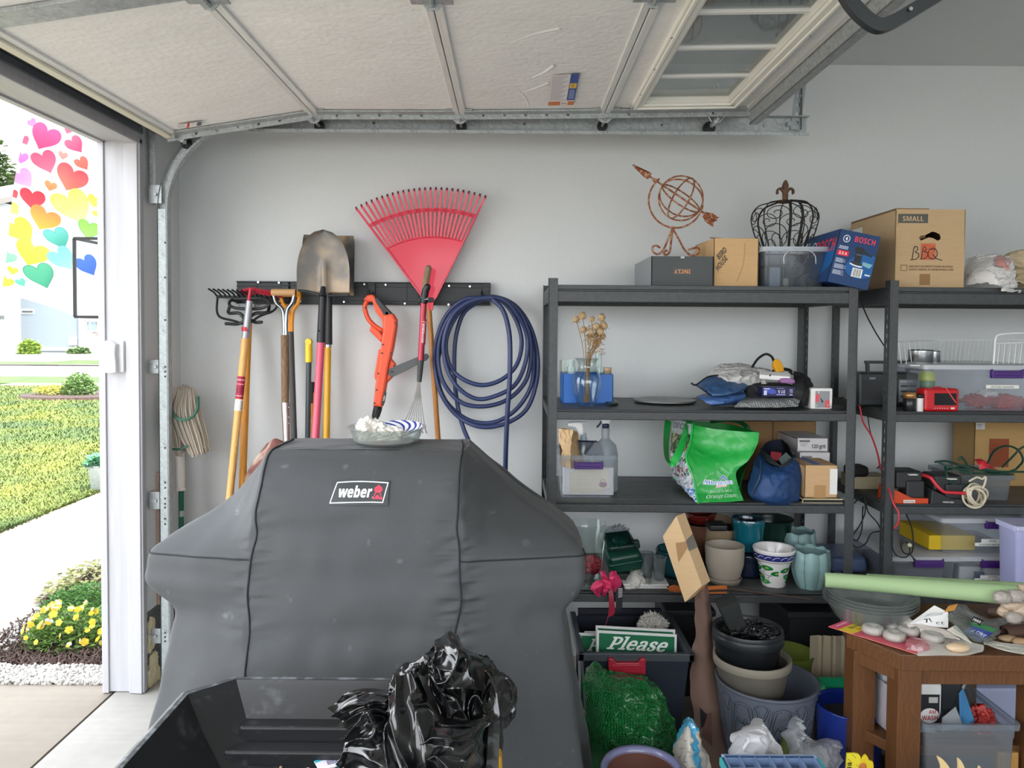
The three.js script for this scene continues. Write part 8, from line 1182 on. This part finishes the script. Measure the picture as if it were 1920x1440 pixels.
{
const D=2.78,c=at(1437,1270,D),k=M(D),t=thing('embossed_pot','large slate grey plant pot with embossed leaf pattern','pot',{p:V(c.x,0,-D)}),R=95*k,H=c.y;
const emb=canvas(1024,512,(x,W,H2)=>{x.fillStyle='#666';x.fillRect(0,0,W,H2);x.strokeStyle='#ddd';x.lineWidth=7;for(let i=0;i<8;i++){const o=i*128 + 64;for(const s of[-1,1])for(let j=0;j<4;j++){x.beginPath();x.moveTo(o,500 - j*10);x.bezierCurveTo(o + s*8,300,o + s*(14 + j*14),160,o + s*60,90 + j*60);x.stroke();x.beginPath();x.moveTo(o + s*64,520);x.quadraticCurveTo(o + s*(30 + j*6),380,o + s*62,250 + j*20);x.stroke();}x.beginPath();x.ellipse(o,130,20,60,0,0,7);x.stroke();}});emb.colorSpace=THREE.NoColorSpace;emb.wrapS=THREE.RepeatWrapping;
part(t,'body',lathe([[R*0.72,0],[R*0.78,0.02],[R*0.96,H*0.86],[R*0.985,H - 0.012]],64),mat(0x5c6370,{rough:0.5,bumpMap:emb,bump:0.02,key:'emb'}));part(t,'rim',lathe([[R*0.985,H - 0.013],[R*1.0,H - 0.008],[R*1.005,H],[R*0.95,H],[R*0.93,H - 0.02],[R*0.7,0.02],[0,0.02]],64),mat(0x565c68,{rough:0.5}));
const nest=(px,py,rp,D2,name,label,m,m2,depth,tilt=0)=>{const q=at(px,py,D2),k2=M(D2),r=rp*k2,g=thing(name,label,'pot',{p:V(q.x,q.y - depth,-D2),rx:tilt});part(g,'body',lathe([[0,0],[r*0.74,0],[r*0.93,depth - 0.028],[r*0.9,depth - 0.02],[r*0.7,0.01],[0,0.01]],48),m);part(g,'rim',lathe([[r*0.92,depth - 0.03],[r,depth - 0.028],[r,depth],[r*0.93,depth],[r*0.9,depth - 0.02]],48),m2??m);return g;};
const gp=mat(0x6a655c,{rough:0.7,map:tex(64,(u,v)=>0.7 + 0.3*tn(u,v,5,8,3,3))}),bp=mat(0x15181c,{rough:0.35});
nest(1410,1228,72,2.8,'grey_pot','dusty grey plastic pot nested in the embossed pot',gp,mat(0x857f72,{rough:0.7}),0.2);
nest(1402,1184,66,2.82,'black_pot','black plastic pot nested upright on the grey pot',bp,mat(0x23272b,{rough:0.35}),0.2);nest(1402,1176,65,2.82,'black_pot','second black pot rim just above the first black pot',bp,mat(0x23272b,{rough:0.35}),0.05);
solo('nursery_pot','small square black nursery pot lying tilted in the black pot','pot',mv(toCreasedNormals(clean(new THREE.CylinderGeometry(0.052,0.04,0.13,4,1)),0.3),at(1372,1158,2.84).x,at(1372,1154,2.84).y,-2.84,-0.2,0.78,0.35),mat(0x2a2d2e,{rough:0.5}));
solo('black_film','crinkled shiny black film inside the black pot','film',lump(0.085,0.018,0.075,{amp:0.5,f:3,n:22,s:6}).translate(at(1410,1182,2.82).x,at(1410,1180,2.82).y - 0.008,-2.82),trash);
const bp2=at(1592,1318,2.66),kb=M(2.66),t3=thing('cobalt_pot','cobalt blue glazed pot half hidden by the table leg','pot',{p:V(bp2.x,0,-2.66)});part(t3,'body',lathe([[0,0],[45*kb,0],[58*kb,0.12],[60*kb,bp2.y - 0.02],[62*kb,bp2.y - 0.006],[60*kb,bp2.y],[56*kb,bp2.y - 0.01],[40*kb,0.03],[0,0.03]],56),mat(0x132a7c,{rough:0.15,coat:0.8}));part(t3,'soil',lathe([[0,bp2.y - 0.05],[55*kb,bp2.y - 0.05]],32),mat(0x24262a,{rough:0.95}));
solo('green_roll','emerald green plastic roll lying behind the cobalt pot','roll',[rod(at(1532,1285,2.83),at(1640,1285,2.83),0.03),rod(at(1524,1298,2.79),at(1545,1290,2.79),0.024)],mat(0x0a8a5c,{rough:0.4}));
{const t4=thing('beige_board','folded beige corrugated card standing behind the pots','card');const q=at(1517,1190,2.98),e=at(1604,1192,2.98),n=14;part(t4,'sheet',grid(28,1,(u,v)=>V(lerp(q.x,e.x,u),lerp(0,lerp(q.y,e.y,u),v),-2.98 + 0.01*((Math.floor(u*3.99)% 2)?u*4 % 1:1 -(u*4 % 1)))),mat(0xa89c84,{rough:0.8}));}
solo('olive_pot','olive green pot rim showing behind the embossed pot','pot',lathe([[0,0],[0.07,0],[0.10,0.36],[0.105,0.38],[0.1,0.38],[0.07,0.02],[0,0.02]],40),mat(0x5e6b1e,{rough:0.6}),{p:V(at(1480,1236,3.02).x,at(1480,1224,3.02).y - 0.38,-3.04)});
}
{
const D=2.28,c=at(1203,1436,D),k=M(D),H=c.y,r=78*k,t=thing('lavender_pot','round pot with lavender glazed rim and brown inside in the foreground','pot',{p:V(c.x,0,-D)});part(t,'body',lathe([[0,0],[r*0.6,0],[r*0.92,H*0.5],[r,H - 0.03]],56),mat(0x6a6fa0,{rough:0.3,coat:0.4}));part(t,'rim',lathe([[r*0.99,H - 0.03],[r*1.0,H - 0.01],[r*0.96,H],[r*0.86,H - 0.004],[r*0.83,H - 0.018]],56),mat(0x7a7ca2,{rough:0.3,coat:0.4}));part(t,'inside',lathe([[r*0.835,H - 0.014],[r*0.84,H*0.6],[r*0.5,0.04],[0,0.04]],48),mat(0x6b4438,{rough:0.6}));part(t,'soil',lathe([[0,H - 0.1],[r*0.83,H - 0.1]],32),mat(0x15151c,{rough:0.9}));}
{const wf=mat(0xe4e4e8,{rough:0.4,trans:0.2,thick:0});
solo('white_sack','white plastic sack standing behind the blue ice tray','sack',patch(net([[[1388,1372,2.5],[1402,1356,2.52],[1418,1346,2.54],[1430,1362,2.52]],[[1370,1378,2.45],[1398,1374,2.4],[1424,1370,2.4],[1444,1384,2.46]],[[1366,1400,2.44],[1396,1398,2.36],[1426,1394,2.36],[1458,1404,2.44]],[[1366,1450,2.44],[1396,1460,2.36],[1430,1460,2.36],[1470,1446,2.44]]]),60,50,0.024,9,5),wf);
solo('clear_sack','clear and white plastic film spilling right of the white sack','film',[patch(net([[[1476,1362,2.56],[1488,1342,2.58],[1502,1352,2.56]],[[1470,1376,2.5],[1490,1370,2.47],[1508,1372,2.5]],[[1478,1402,2.48],[1494,1398,2.44],[1510,1398,2.48]],[[1466,1425,2.48],[1490,1420,2.44],[1515,1416,2.48]]]),40,40,0.02,12,9),patch(net([[[1506,1376,2.55],[1530,1388,2.55],[1552,1384,2.55],[1580,1392,2.56]],[[1505,1400,2.48],[1532,1404,2.46],[1556,1404,2.46],[1578,1410,2.5]],[[1505,1440,2.46],[1532,1446,2.42],[1556,1446,2.42],[1574,1442,2.48]]]),40,40,0.016,12,2)],mat(0xd5d8de,{rough:0.3,trans:0.55,thick:0}));
solo('olive_bottle','olive plastic piece showing under the clear film','bottle',rod(at(1470,1420,2.56),at(1478,1382,2.58),0.022,0.018),mat(0x5a6422,{rough:0.5}));
{const t=thing('wipes_pack','upright glossy blue and white plastic pack beside the lavender pot','pack');const g=patch(net([[[1284,1350,2.5],[1292,1344,2.48],[1302,1350,2.5]],[[1268,1378,2.47],[1292,1366,2.42],[1314,1378,2.46]],[[1262,1410,2.45],[1292,1408,2.38],[1325,1415,2.44]],[[1262,1470,2.44],[1296,1475,2.36],[1340,1470,2.42]]]),40,40,0.012,14,8);const uv=g.attributes.uv;for(let i=0;i<uv.count;i++)uv.setY(i,1 - uv.getY(i));part(t,'film',g,print(192,256,(x,W,H)=>{x.fillStyle='#c9c4bb';x.fillRect(0,0,W,H);x.fillStyle='#4ea9d2';x.fillRect(0,0,W,70);x.beginPath();x.moveTo(90,60);x.bezierCurveTo(150,120,90,160,140,250);x.lineTo(175,256);x.bezierCurveTo(130,170,170,120,130,50);x.fill();x.beginPath();x.moveTo(0,60);x.lineTo(60,60);x.lineTo(0,150);x.fill();words(x,'SUPER',118,40,26,'#dfeaf2',{rot:1.1});x.fillStyle='#9c968c';for(let i=0;i<9;i++)x.fillRect(20 +(i*37)% 90,120 + i*13,26,3);},{rough:0.25,coat:0.5}));}
{
const y=0.335,A=onY(1357,1448,y),B=onY(1545,1448,y),t=thing('ice_tray','translucent blue divided tray with teal ends in the foreground','tray'),z0=onY(1450,1417,y).z,z1=z0 + 0.2,x0=onY(1360,1420,y).x,x1=onY(1524,1415,y).x,n=6,m=mat(0x8fa9cf,{rough:0.35,trans:0.3,thick:0});const ws=[];for(let i=0;i<=n;i++)ws.push(span(lerp(x0,x1,i / n)- 0.002,lerp(x0,x1,i / n)+ 0.002,y - 0.045,y,z0,z1,0.001));for(let j=0;j<=4;j++)ws.push(span(x0,x1,y - 0.045,y -(j&&j<4?0.008:0),z0 + j*0.05 - 0.002,z0 + j*0.05 + 0.002,0.001));part(t,'cells',[...ws,span(x0,x1,y - 0.047,y - 0.044,z0,z1)],m);part(t,'rim',[span(x0 - 0.008,x1 + 0.008,y - 0.006,y,z0 - 0.008,z0 + 0.002,0.001)],mat(0x9db4d6,{rough:0.3}));part(t,'end_clip',[span(x0 - 0.016,x0 - 0.006,y - 0.03,y - 0.004,z0,z1,0.004),span(x1 + 0.006,x1 + 0.016,y - 0.03,y - 0.004,z0,z1,0.004)],mat(0x43b9bd,{rough:0.4}));
solo('support_carton','pale carton under the blue divided tray','box',carton({x0:x0 + 0.01,x1:x1 - 0.01,y0:0,y1:y - 0.047,z:z1 - 0.005},0.19),card(0xb9b0a0));}
}
// ---------- the wooden table ----------
const brownT=woodT([0.33,0.205,0.11],[0.44,0.295,0.175],31),brownW=mat(0xffffff,{rough:0.42,map:brownT,metric:true});
const TY=0.6;
{const t=thing('side_table','brown wooden side table with lower shelf at the right','table'),q=(x,y,h)=>onY(x,y,h);
const outline=[[1690,1230],[1588,1187],[1574,1133],[1965,1133],[1965,1232]].map(([x,y])=>q(x,y,TY));
const top=ext(poly(outline.map((p)=>[p.x,-p.z])),0.046,0.003).rotateX(-PI / 2).translate(0,TY - 0.046,0);part(t,'top',top,brownW);
part(t,'top_slate',ext(poly(outline.map((p)=>{const c=V(1.75,TY,-2.62);return[lerp(p.x,c.x,0.06),-lerp(p.z,c.z,0.09)];})),0.002).rotateX(-PI / 2).translate(0,TY - 0.0005,0),mat(0x5d5347,{rough:0.55}));
const f1=q(1708,1231,TY),f2=q(1612,1192,TY);const leg=(x,z)=>part(t,'leg',box(0.075,TY - 0.046,0.075,x,(TY - 0.046)/ 2,z,0.004),brownW);
const z1=f1.z - 0.045,z2=f2.z - 0.02,x1=f1.x + 0.004,x2=f2.x + 0.012;leg(x1,z1);leg(x2,z2);leg(1.62,-2.72);leg(1.68,z1);
part(t,'apron',[span(x1,1.7,TY - 0.1,TY - 0.046,z1 + 0.02,z1 - 0.005,0.002),plate(V(x1 - 0.02,TY - 0.09,z1),V(x2 - 0.02,TY - 0.09,z2),V(x2 - 0.02,TY - 0.046,z2),V(x1 - 0.02,TY - 0.046,z1),0.02)],brownW);
part(t,'lower_shelf',ext(poly([[x1 - 0.02,-z1 + 0.01],[x2 - 0.025,-z2 + 0.01],[1.65,2.72],[1.7,-z1 + 0.01]]),0.03,0.002).rotateX(-PI / 2).translate(0,0.255,0),brownW);
}
{const y=TY + 0.002,q=(x,yy,h=y)=>onY(x,yy,h);
{
const D=2.68,c=at(1632,1116,D),k=M(D),r=84*k,t=thing('clear_saucer','lowest clear plastic saucer of the stack under the green rolls','saucer',{p:V(c.x,y,-D),group:'stacked clear saucers on the table'});part(t,'dish',lathe([[0,0],[r*0.68,0],[r*0.74,0.008],[r*0.97,0.062],[r,0.066],[r,0.069],[r*0.95,0.066],[r*0.72,0.012],[r*0.66,0.004],[0,0.004]],64),mat(0xdfe3e2,{rough:0.14,trans:0.9,thick:0}));
['second clear plastic saucer of the stack under the green rolls','third clear plastic saucer of the stack under the green rolls','topmost clear plastic saucer of the stack under the green rolls'].forEach((l,i)=>copy(t,l,V(c.x + 0.004*i,y + 0.010*(i + 1),-D - 0.004*i),i,1 - 0.012*i));}
{const roll=(a,b,r0,r1,name,label)=>{const t=thing(name,label,'roll',{group:'pale green rolls on the table'});const n=b.clone().sub(a).normalize(),rm=mat(0x98b284,{rough:0.75,sheen:0.3,key:'roll'});part(t,'roll',[along(new THREE.CylinderGeometry(r1,r0,a.distanceTo(b),36,20,true),a,b),along(lathe([[r0*0.45,0],[r0*0.97,0],[r0,0.003]],36).translate(0,-a.distanceTo(b)/ 2,0),a,b),along(lathe([[0,0],[r1,0]],36).translate(0,a.distanceTo(b)/ 2,0),a,b),rod(a.clone().addScaledVector(n,0.03),a.clone().addScaledVector(n,0.034),r0 + 0.0012),rod(a.clone().addScaledVector(n,0.05),a.clone().addScaledVector(n,0.055),r0 + 0.0012)],rm);part(t,'core',along(lathe([[r0*0.3,0],[r0*0.45,-0.001],[r0*0.45,0.05],[r0*0.3,0.05]],24).translate(0,-a.distanceTo(b)/ 2,0),a,b),mat(0x8f6242,{rough:0.8}));};
roll(at(1547,1087,2.70),at(1905,1116,2.52),0.0255,0.033,'green_roll_cloth','front pale green roll lying across the clear saucers');roll(at(1626,1088,2.84),at(1918,1108,2.72),0.024,0.03,'green_roll_cloth','rear pale green roll lying behind the front one');}
{
const t=thing('blister_card','pink blister card with grey round caps on the table corner','card'),P=[[1553,1174.5],[1728,1229],[1788,1203],[1600,1157]].map(([x,yy])=>q(x,yy,y + 0.006));
part(t,'card',plate(P[0],P[1],P[2],P[3],0.002),print(512,256,(x,W,H)=>{x.fillStyle='#cf5468';x.fillRect(0,0,W,H);x.fillStyle='#e0567a';x.fillRect(0,0,50,H);x.fillStyle='#eacb35';x.fillRect(58,0,84,H);words(x,'Miracle',84,128,40,'#3c4a1c',{rot:-PI / 2});words(x,'Pot Feet',122,128,30,'#c4553c',{rot:-PI / 2});x.fillStyle='#f0c8d0';x.fillRect(18,20,10,200);x.fillStyle='#e7a8b2';for(let i=0;i<5;i++)x.fillRect(440,40 + i*30,40,4);},{rough:0.35}));
const cap=new THREE.Group();[[1637,1186],[1666,1176],[1677,1198],[1704,1188],[1748,1201]].forEach(([px,py],i)=>{const c=q(px,py,y + 0.007),r=20*M(-c.z),g=lathe([[0,0.017],[r*0.18,0.017],[r*0.25,0.021],[r*0.6,0.026],[r*0.9,0.022],[r,0.012],[r,0],[0,0]],40),p=g.attributes.position;for(let j=0;j<p.count;j++){const a=Math.atan2(p.getZ(j),p.getX(j)),rr_=Math.hypot(p.getX(j),p.getZ(j));if(rr_>r*0.7&&p.getY(j)<0.02){const s=1 + 0.02*Math.cos(a*20);p.setX(j,p.getX(j)*s);p.setZ(j,p.getZ(j)*s);}}g.computeVertexNormals();part(t,'cap',g.translate(c.x,c.y,c.z),mat(0xaba69f,{rough:0.5}));});
const c=q(1720,1214,y + 0.007);part(t,'empty_blister',lathe([[0,0.022],[0.026,0.022],[0.032,0.016],[0.036,0]],28).translate(c.x,c.y,c.z),mat(0xf0c6ce,{rough:0.1,trans:0.85,thick:0}));}
{const t=thing('paper_towel','folded white paper under a cream pebble on the table','paper');part(t,'paper',patch([[[1694,1218],[1740,1200],[1790,1192],[1826,1205]],[[1710,1224],[1750,1212],[1796,1206],[1843,1210]],[[1722,1230],[1765,1229],[1810,1229],[1842,1222]]].map((r)=>r.map(([x,yy],i)=>q(x,yy,y + 0.005 +(i % 2)*0.006))),24,16,0.003,20),mat(0xd6d1c8,{rough:0.8}));const c=q(1796,1214,y + 0.02);solo('cream_pebble','smooth cream pebble lying on the folded white paper','pebble',lump(0.036,0.014,0.02,{amp:0.06,f:1,n:12}).translate(c.x,c.y,c.z),mat(0xd2b896,{rough:0.4}));}
const flat=(name,label,cat,pts,m,lift=0.02)=>solo(name,label,cat,plate(...pts.map(([x,yy,l])=>q(x,yy,y +(l??lift))),0.003),m);
{const t=thing('price_packet','white paper packet with black price figures among the packaging','packet');part(t,'front',plate(q(1700,1172,y + 0.03),q(1778,1177,y + 0.03),q(1778,1148,y + 0.08),q(1752,1135,y + 0.09),0.003),print(256,192,(x,W,H)=>{x.fillStyle='#dddcda';x.fillRect(0,0,W,H);words(x,'7!',130,120,64,'#222',{rot:-0.35});words(x,'ct',206,138,46,'#333',{font:'monospace'});x.strokeStyle='#8d9092';x.lineWidth=3;for(let i=0;i<5;i++){x.beginPath();x.moveTo(60,100 - i*7);x.bezierCurveTo(100,60 - i*8,160,70 - i*8,220,30 - i*4);x.stroke();}}));part(t,'orange_corner',plate(q(1772,1148,y + 0.082),q(1790,1144,y + 0.085),q(1796,1132,y + 0.1),q(1780,1136,y + 0.1),0.003),mat(0xc98d44,{rough:0.5}));part(t,'tissue_fold',patch([[[1676,1162],[1700,1158],[1720,1170]],[[1684,1172],[1720,1176],[1790,1186]],[[1690,1180],[1740,1190],[1800,1200]]].map((r,j)=>r.map(([x,yy],i)=>q(x,yy,y + 0.035 - j*0.012 +(i % 2)*0.008))),24,16,0.006,20,3),mat(0xd9cfc6,{rough:0.7}));part(t,'white_slip',plate(q(1776,1180,y + 0.035),q(1822,1206,y + 0.012),q(1806,1186,y + 0.03),q(1792,1172,y + 0.045),0.003),mat(0xe2dccf,{rough:0.6}));}
{const t=thing('pin_package','clear pin package with navy and green printed card','package');part(t,'card',plate(q(1806,1185,y + 0.03),q(1838,1203,y + 0.02),q(1862,1186,y + 0.05),q(1822,1172,y + 0.055),0.003),print(256,128,(x,W,H)=>{x.fillStyle='#1c2f72';x.fillRect(0,0,W,H);words(x,'# PINS',140,70,58,'#c9d0e6',{style:'italic bold'});}));part(t,'green_strip',plate(q(1822,1172,y + 0.056),q(1862,1186,y + 0.051),q(1868,1180,y + 0.06),q(1818,1160,y + 0.07),0.003),mat(0x2f6b3f,{rough:0.5}));part(t,'word_strip',plate(q(1820,1164,y + 0.068),q(1838,1172,y + 0.066),q(1844,1163,y + 0.075),q(1826,1155,y + 0.08),0.003),print(128,56,(x,W,H)=>{x.fillStyle='#15181a';x.fillRect(0,0,W,H);words(x,'reen',64,28,46,'#e2e2e0');}));part(t,'clear_film',patch([[[1782,1140],[1806,1133],[1826,1148]],[[1780,1160],[1812,1154],[1850,1160]],[[1800,1186],[1850,1172],[1890,1160]],[[1838,1206],[1862,1198],[1888,1172]]].map((r,j)=>r.map(([x,yy],i)=>q(x,yy,y + 0.09 - j*0.02 - i*0.006))),24,24,0.01,18,6),mat(0xc5cdcc,{rough:0.12,trans:0.8,thick:0}));}
{const sh=mat(0xb9a48e,{rough:0.4}),t=thing('shell_bag','clear bag of tan and grey shells by the right picture edge','bag');[[1880,1120,0.03],[1898,1132,0.034],[1888,1146,0.03],[1905,1118,0.03],[1912,1142,0.034],[1920,1126,0.034],[1902,1158,0.026],[1924,1152,0.03],[1918,1105,0.022]].forEach(([x,yy,r],i)=>{const c=at(x,yy,2.48 + 0.02*(i % 3));part(t,'shell',lump(r,r*0.75,r*0.7,{amp:0.12,f:1.2,n:10,s:i}).translate(c.x,Math.max(c.y,y + r*0.6),c.z),i % 3?sh:mat(0x9c948c,{rough:0.4}));});}
[[1863,1147,0.024,0.018,0x5f4a3e,'dark brown pebble beside the shell bag'],[1890,1197,0.03,0.01,0xb59a78,'flat tan pebble right of the pin package'],[1912,1203,0.026,0.012,0xa88a68,'tan pebble at the right picture edge'],[1910,1176,0.03,0.012,0xb9a888,'pale flat shell piece below the shell bag']].forEach(([x,yy,r,hh,c,l])=>{const p=q(x,yy,y + hh);solo('pebble',l,'pebble',lump(r,hh,r*0.7,{amp:0.06,f:1,n:10,s:x}).translate(p.x,p.y,p.z),mat(c,{rough:0.5}));});
solo('brown_tube','short dark brown tube lying below the shell bag','tube',along(lathe([[0.014,-0.05],[0.022,-0.05],[0.022,0.05],[0.014,0.05],[0.014,-0.05]],24),q(1882,1186,y + 0.022),q(1935,1182,y + 0.022)),mat(0x4a3228,{rough:0.6}));
solo('white_twine','sheaf of pale plastic strands lying on the table front','strands',Array.from({length:26},(_,i)=>tube([q(1845 +(i % 5)*3,1198 +(i % 7)*1.6,y + 0.012),q(1880,1206 +(i % 6)*2.4,y + 0.02 +(i % 3)*0.004),q(1935,1212 +(i % 8)*2.4,y + 0.012)],0.002,16,5)[0]),mat(0xbfbdb2,{rough:0.4}),{kind:'stuff'});
}
{
const LY=0.287;{const t=thing('foam_sheet','pale pink white foam sheet standing on the lower table shelf','sheet');part(t,'sheet',plate(at(1676,1376,2.46),at(1632,1339,2.62),at(1634,1258,2.62),at(1680,1292,2.46),0.012),mat(0xd9d2da,{rough:0.7,bumpMap:wallBump,bump:0.004,key:'foam'}));}
solo('dark_bottle','dark glass bottle behind the foam sheet','bottle',lathe([[0,0],[0.028,0],[0.03,0.13],[0.01,0.17],[0.01,0.22],[0,0.22]],24),mat(0x2c3018,{rough:0.1,coat:0.8}),{p:V(at(1650,1250,2.6).x,LY,-2.6)});
solo('white_packet','white blue packet standing behind the foam sheet','packet',box(0.035,0.19,0.05,0,0.095,0,0.004),mat(0xd3dbe6,{rough:0.5}),{p:V(at(1663,1250,2.54).x + 0.004,LY,-2.56)});
{const D=2.5,a=at(1724,1365,D),b=at(1768,1282,D),t=thing('wash_bottle','white rectangular jug with black and red label under the table','bottle');part(t,'jug',new RoundedBoxGeometry(b.x - a.x,b.y - LY,0.07,3,0.012).translate((a.x + b.x)/ 2,(b.y + LY)/ 2,-D - 0.035),mat(0xdcdbd8,{rough:0.35}));const f={x0:a.x,x1:b.x,y0:a.y,y1:b.y,z:-D};onFace(t,f,'label',0,0.24,0.86,1,print(160,256,(x,W,H)=>{x.fillStyle='#1b1c22';x.fillRect(0,0,W,H);x.fillStyle='#b9b8b4';x.fillRect(70,20,76,44);x.fillStyle='#e6e2de';x.beginPath();x.ellipse(80,160,78,56,0,0,7);x.fill();words(x,'AM',104,132,40,'#b0203a');words(x,'WASH',84,178,48,'#b0203a');}));}
{const f=front(1733,1357,1908,1470,2.38,0.13);storageBox('craft_bin','clear open bin of crafts under the wooden table',f,0.3,{cat:'bin',mat:clearM(0xc3cbd4,0.22,0.8)});solo('craft_bin_base','wooden floor board under the clear craft bin','board',span(f.x0,f.x1,0,0.13,f.z - 0.02,f.z - 0.28,0.004),brownW);
solo('dark_folder','dark folder standing in the clear craft bin','folder',plate(at(1768,1370,2.46),at(1822,1366,2.5),at(1802,1282,2.6),at(1766,1284,2.56),0.03),mat(0x1d242c,{rough:0.45}));solo('silver_pouch','silver grey pouch in the clear craft bin','pouch',plate(at(1766,1372,2.44),at(1806,1362,2.44),at(1792,1325,2.48),at(1768,1345,2.46),0.012),mat(0x8e9398,{rough:0.35}));solo('blue_book','blue edged book leaning in the clear craft bin','book',plate(at(1800,1368,2.45),at(1826,1348,2.45),at(1806,1290,2.54),at(1798,1300,2.52),0.02),mat(0x4a86b4,{rough:0.4}));solo('red_pieces','red plastic pieces inside the clear craft bin','pieces',lump(0.04,0.045,0.04,{amp:0.35,n:14,s:3}).translate(...at(1838,1348,2.52).toArray()),mat(0xa82c26,{rough:0.5}));solo('yellow_block','tan yellow block inside the clear craft bin, right side','block',box(0.07,0.1,0.1,at(1884,1410,2.44).x,0.22,-2.47,0.006),mat(0xb58a48,{rough:0.6}));solo('grey_bundle','dark grey bundle filling the clear craft bin','bundle',box(0.2,0.1,0.16,at(1800,1410,2.5).x,0.2,-2.52,0.02),mat(0x3d4650,{rough:0.7}));}
solo('white_reel','white plastic hoop standing behind the dark folder','hoop',mv(new THREE.TorusGeometry(0.05,0.005,8,32),...at(1815,1302,2.68).toArray(),0,0.6),mat(0xcfcfca));
solo('lavender_box','pale blue box standing behind the craft bin','box',span(at(1840,0,2.9).x,at(1990,0,2.9).x,0,at(0,1278,2.9).y,-2.9,-3.08,0.01),mat(0xa3abc9,{rough:0.5}));
solo('white_jug','rounded white jug right of the craft bin','jug',lump(0.07,0.12,0.07,{amp:0.05,f:1,n:14}).translate(at(1924,1395,2.5).x + 0.03,0.12,-2.55),mat(0xb8b5b2,{rough:0.5}));
{const D=2.22,c=at(1785,1452,D),k=M(D),t=thing('wooden_flower','cream wooden flower cutout at the bottom edge of the view','ornament'),wd=mat(0xd9c08a,{rough:0.6});[[-48,-10,0.95],[-16,22,0.35],[12,14,-0.2],[38,2,-0.75],[-66,-26,1.35],[60,-20,-1.2]].forEach(([x,yy,a],i)=>part(t,'petal',mv(ext(smoothShape([[0,-0.05],[0.016,-0.02],[0.02,0.01],[0.006,0.045],[-0.012,0.062],[-0.008,0.03],[-0.016,0]]),0.006,0.0015),c.x + x*k,c.y +(yy - 22)*k,c.z + 0.004*(i % 2),0,0,a*0.6),wd));part(t,'stake',rod(V(c.x,0,c.z),V(c.x,c.y - 0.05,c.z),0.006),wd);part(t,'centre',mv(new THREE.CylinderGeometry(0.035,0.035,0.012,28),c.x,c.y - 0.05,c.z,PI / 2),mat(0x8a6a3a,{rough:0.6}));}
{const D=2.3,c=at(1610,1425,D),k=M(D),t=thing('yellow_cutout','yellow spotted cutout ornament in front of the table leg','ornament'),spot=print(128,128,(x,W,H)=>{x.fillStyle='#e2d22c';x.fillRect(0,0,W,H);x.fillStyle='#5c4f14';for(let i=0;i<26;i++){x.beginPath();x.arc((i*47)% 128,(i*31)% 128,2.6,0,7);x.fill();}});const pl=(pts,z)=>{const g=ext(smoothShape(pts.map(([x,yy])=>[x*k,yy*k])),0.006,0.001).translate(c.x,c.y,c.z + z);return boxUV(clean(g));};const sm=spot;sm.map.wrapS=sm.map.wrapT=THREE.RepeatWrapping;sm.map.repeat.set(14,14);part(t,'body',pl([[-24,14],[-4,14],[2,6],[4,-10],[-2,-40],[-24,-40]],0),sm);part(t,'wing',pl([[4,6],[10,13],[14,10],[18,2],[24,0],[26,-12],[20,-24],[4,-22],[0,-8]],0.003),mat(0xdcc21e,{rough:0.5}));part(t,'letters',quadUV(V(c.x - 25*k,c.y - 40*k,c.z + 0.009),V(c.x - 15*k,c.y - 40*k,c.z + 0.009),V(c.x - 15*k,c.y + 12*k,c.z + 0.009),V(c.x - 25*k,c.y + 12*k,c.z + 0.009)),print(48,192,(x)=>words(x,'BEE',26,90,48,'#1c1a14',{rot:PI / 2}),{ink:1}));part(t,'spot_eye',ball(0.012,c.x + 6*k,c.y - 10*k,c.z + 0.008,1,1.3,0.4),mat(0xb8702a));part(t,'stake',rod(V(c.x - 10*k,0,c.z),V(c.x - 10*k,c.y - 30*k,c.z),0.006),mat(0x8a7a3a));}
}

settle();
renderer.render(scene,camera);
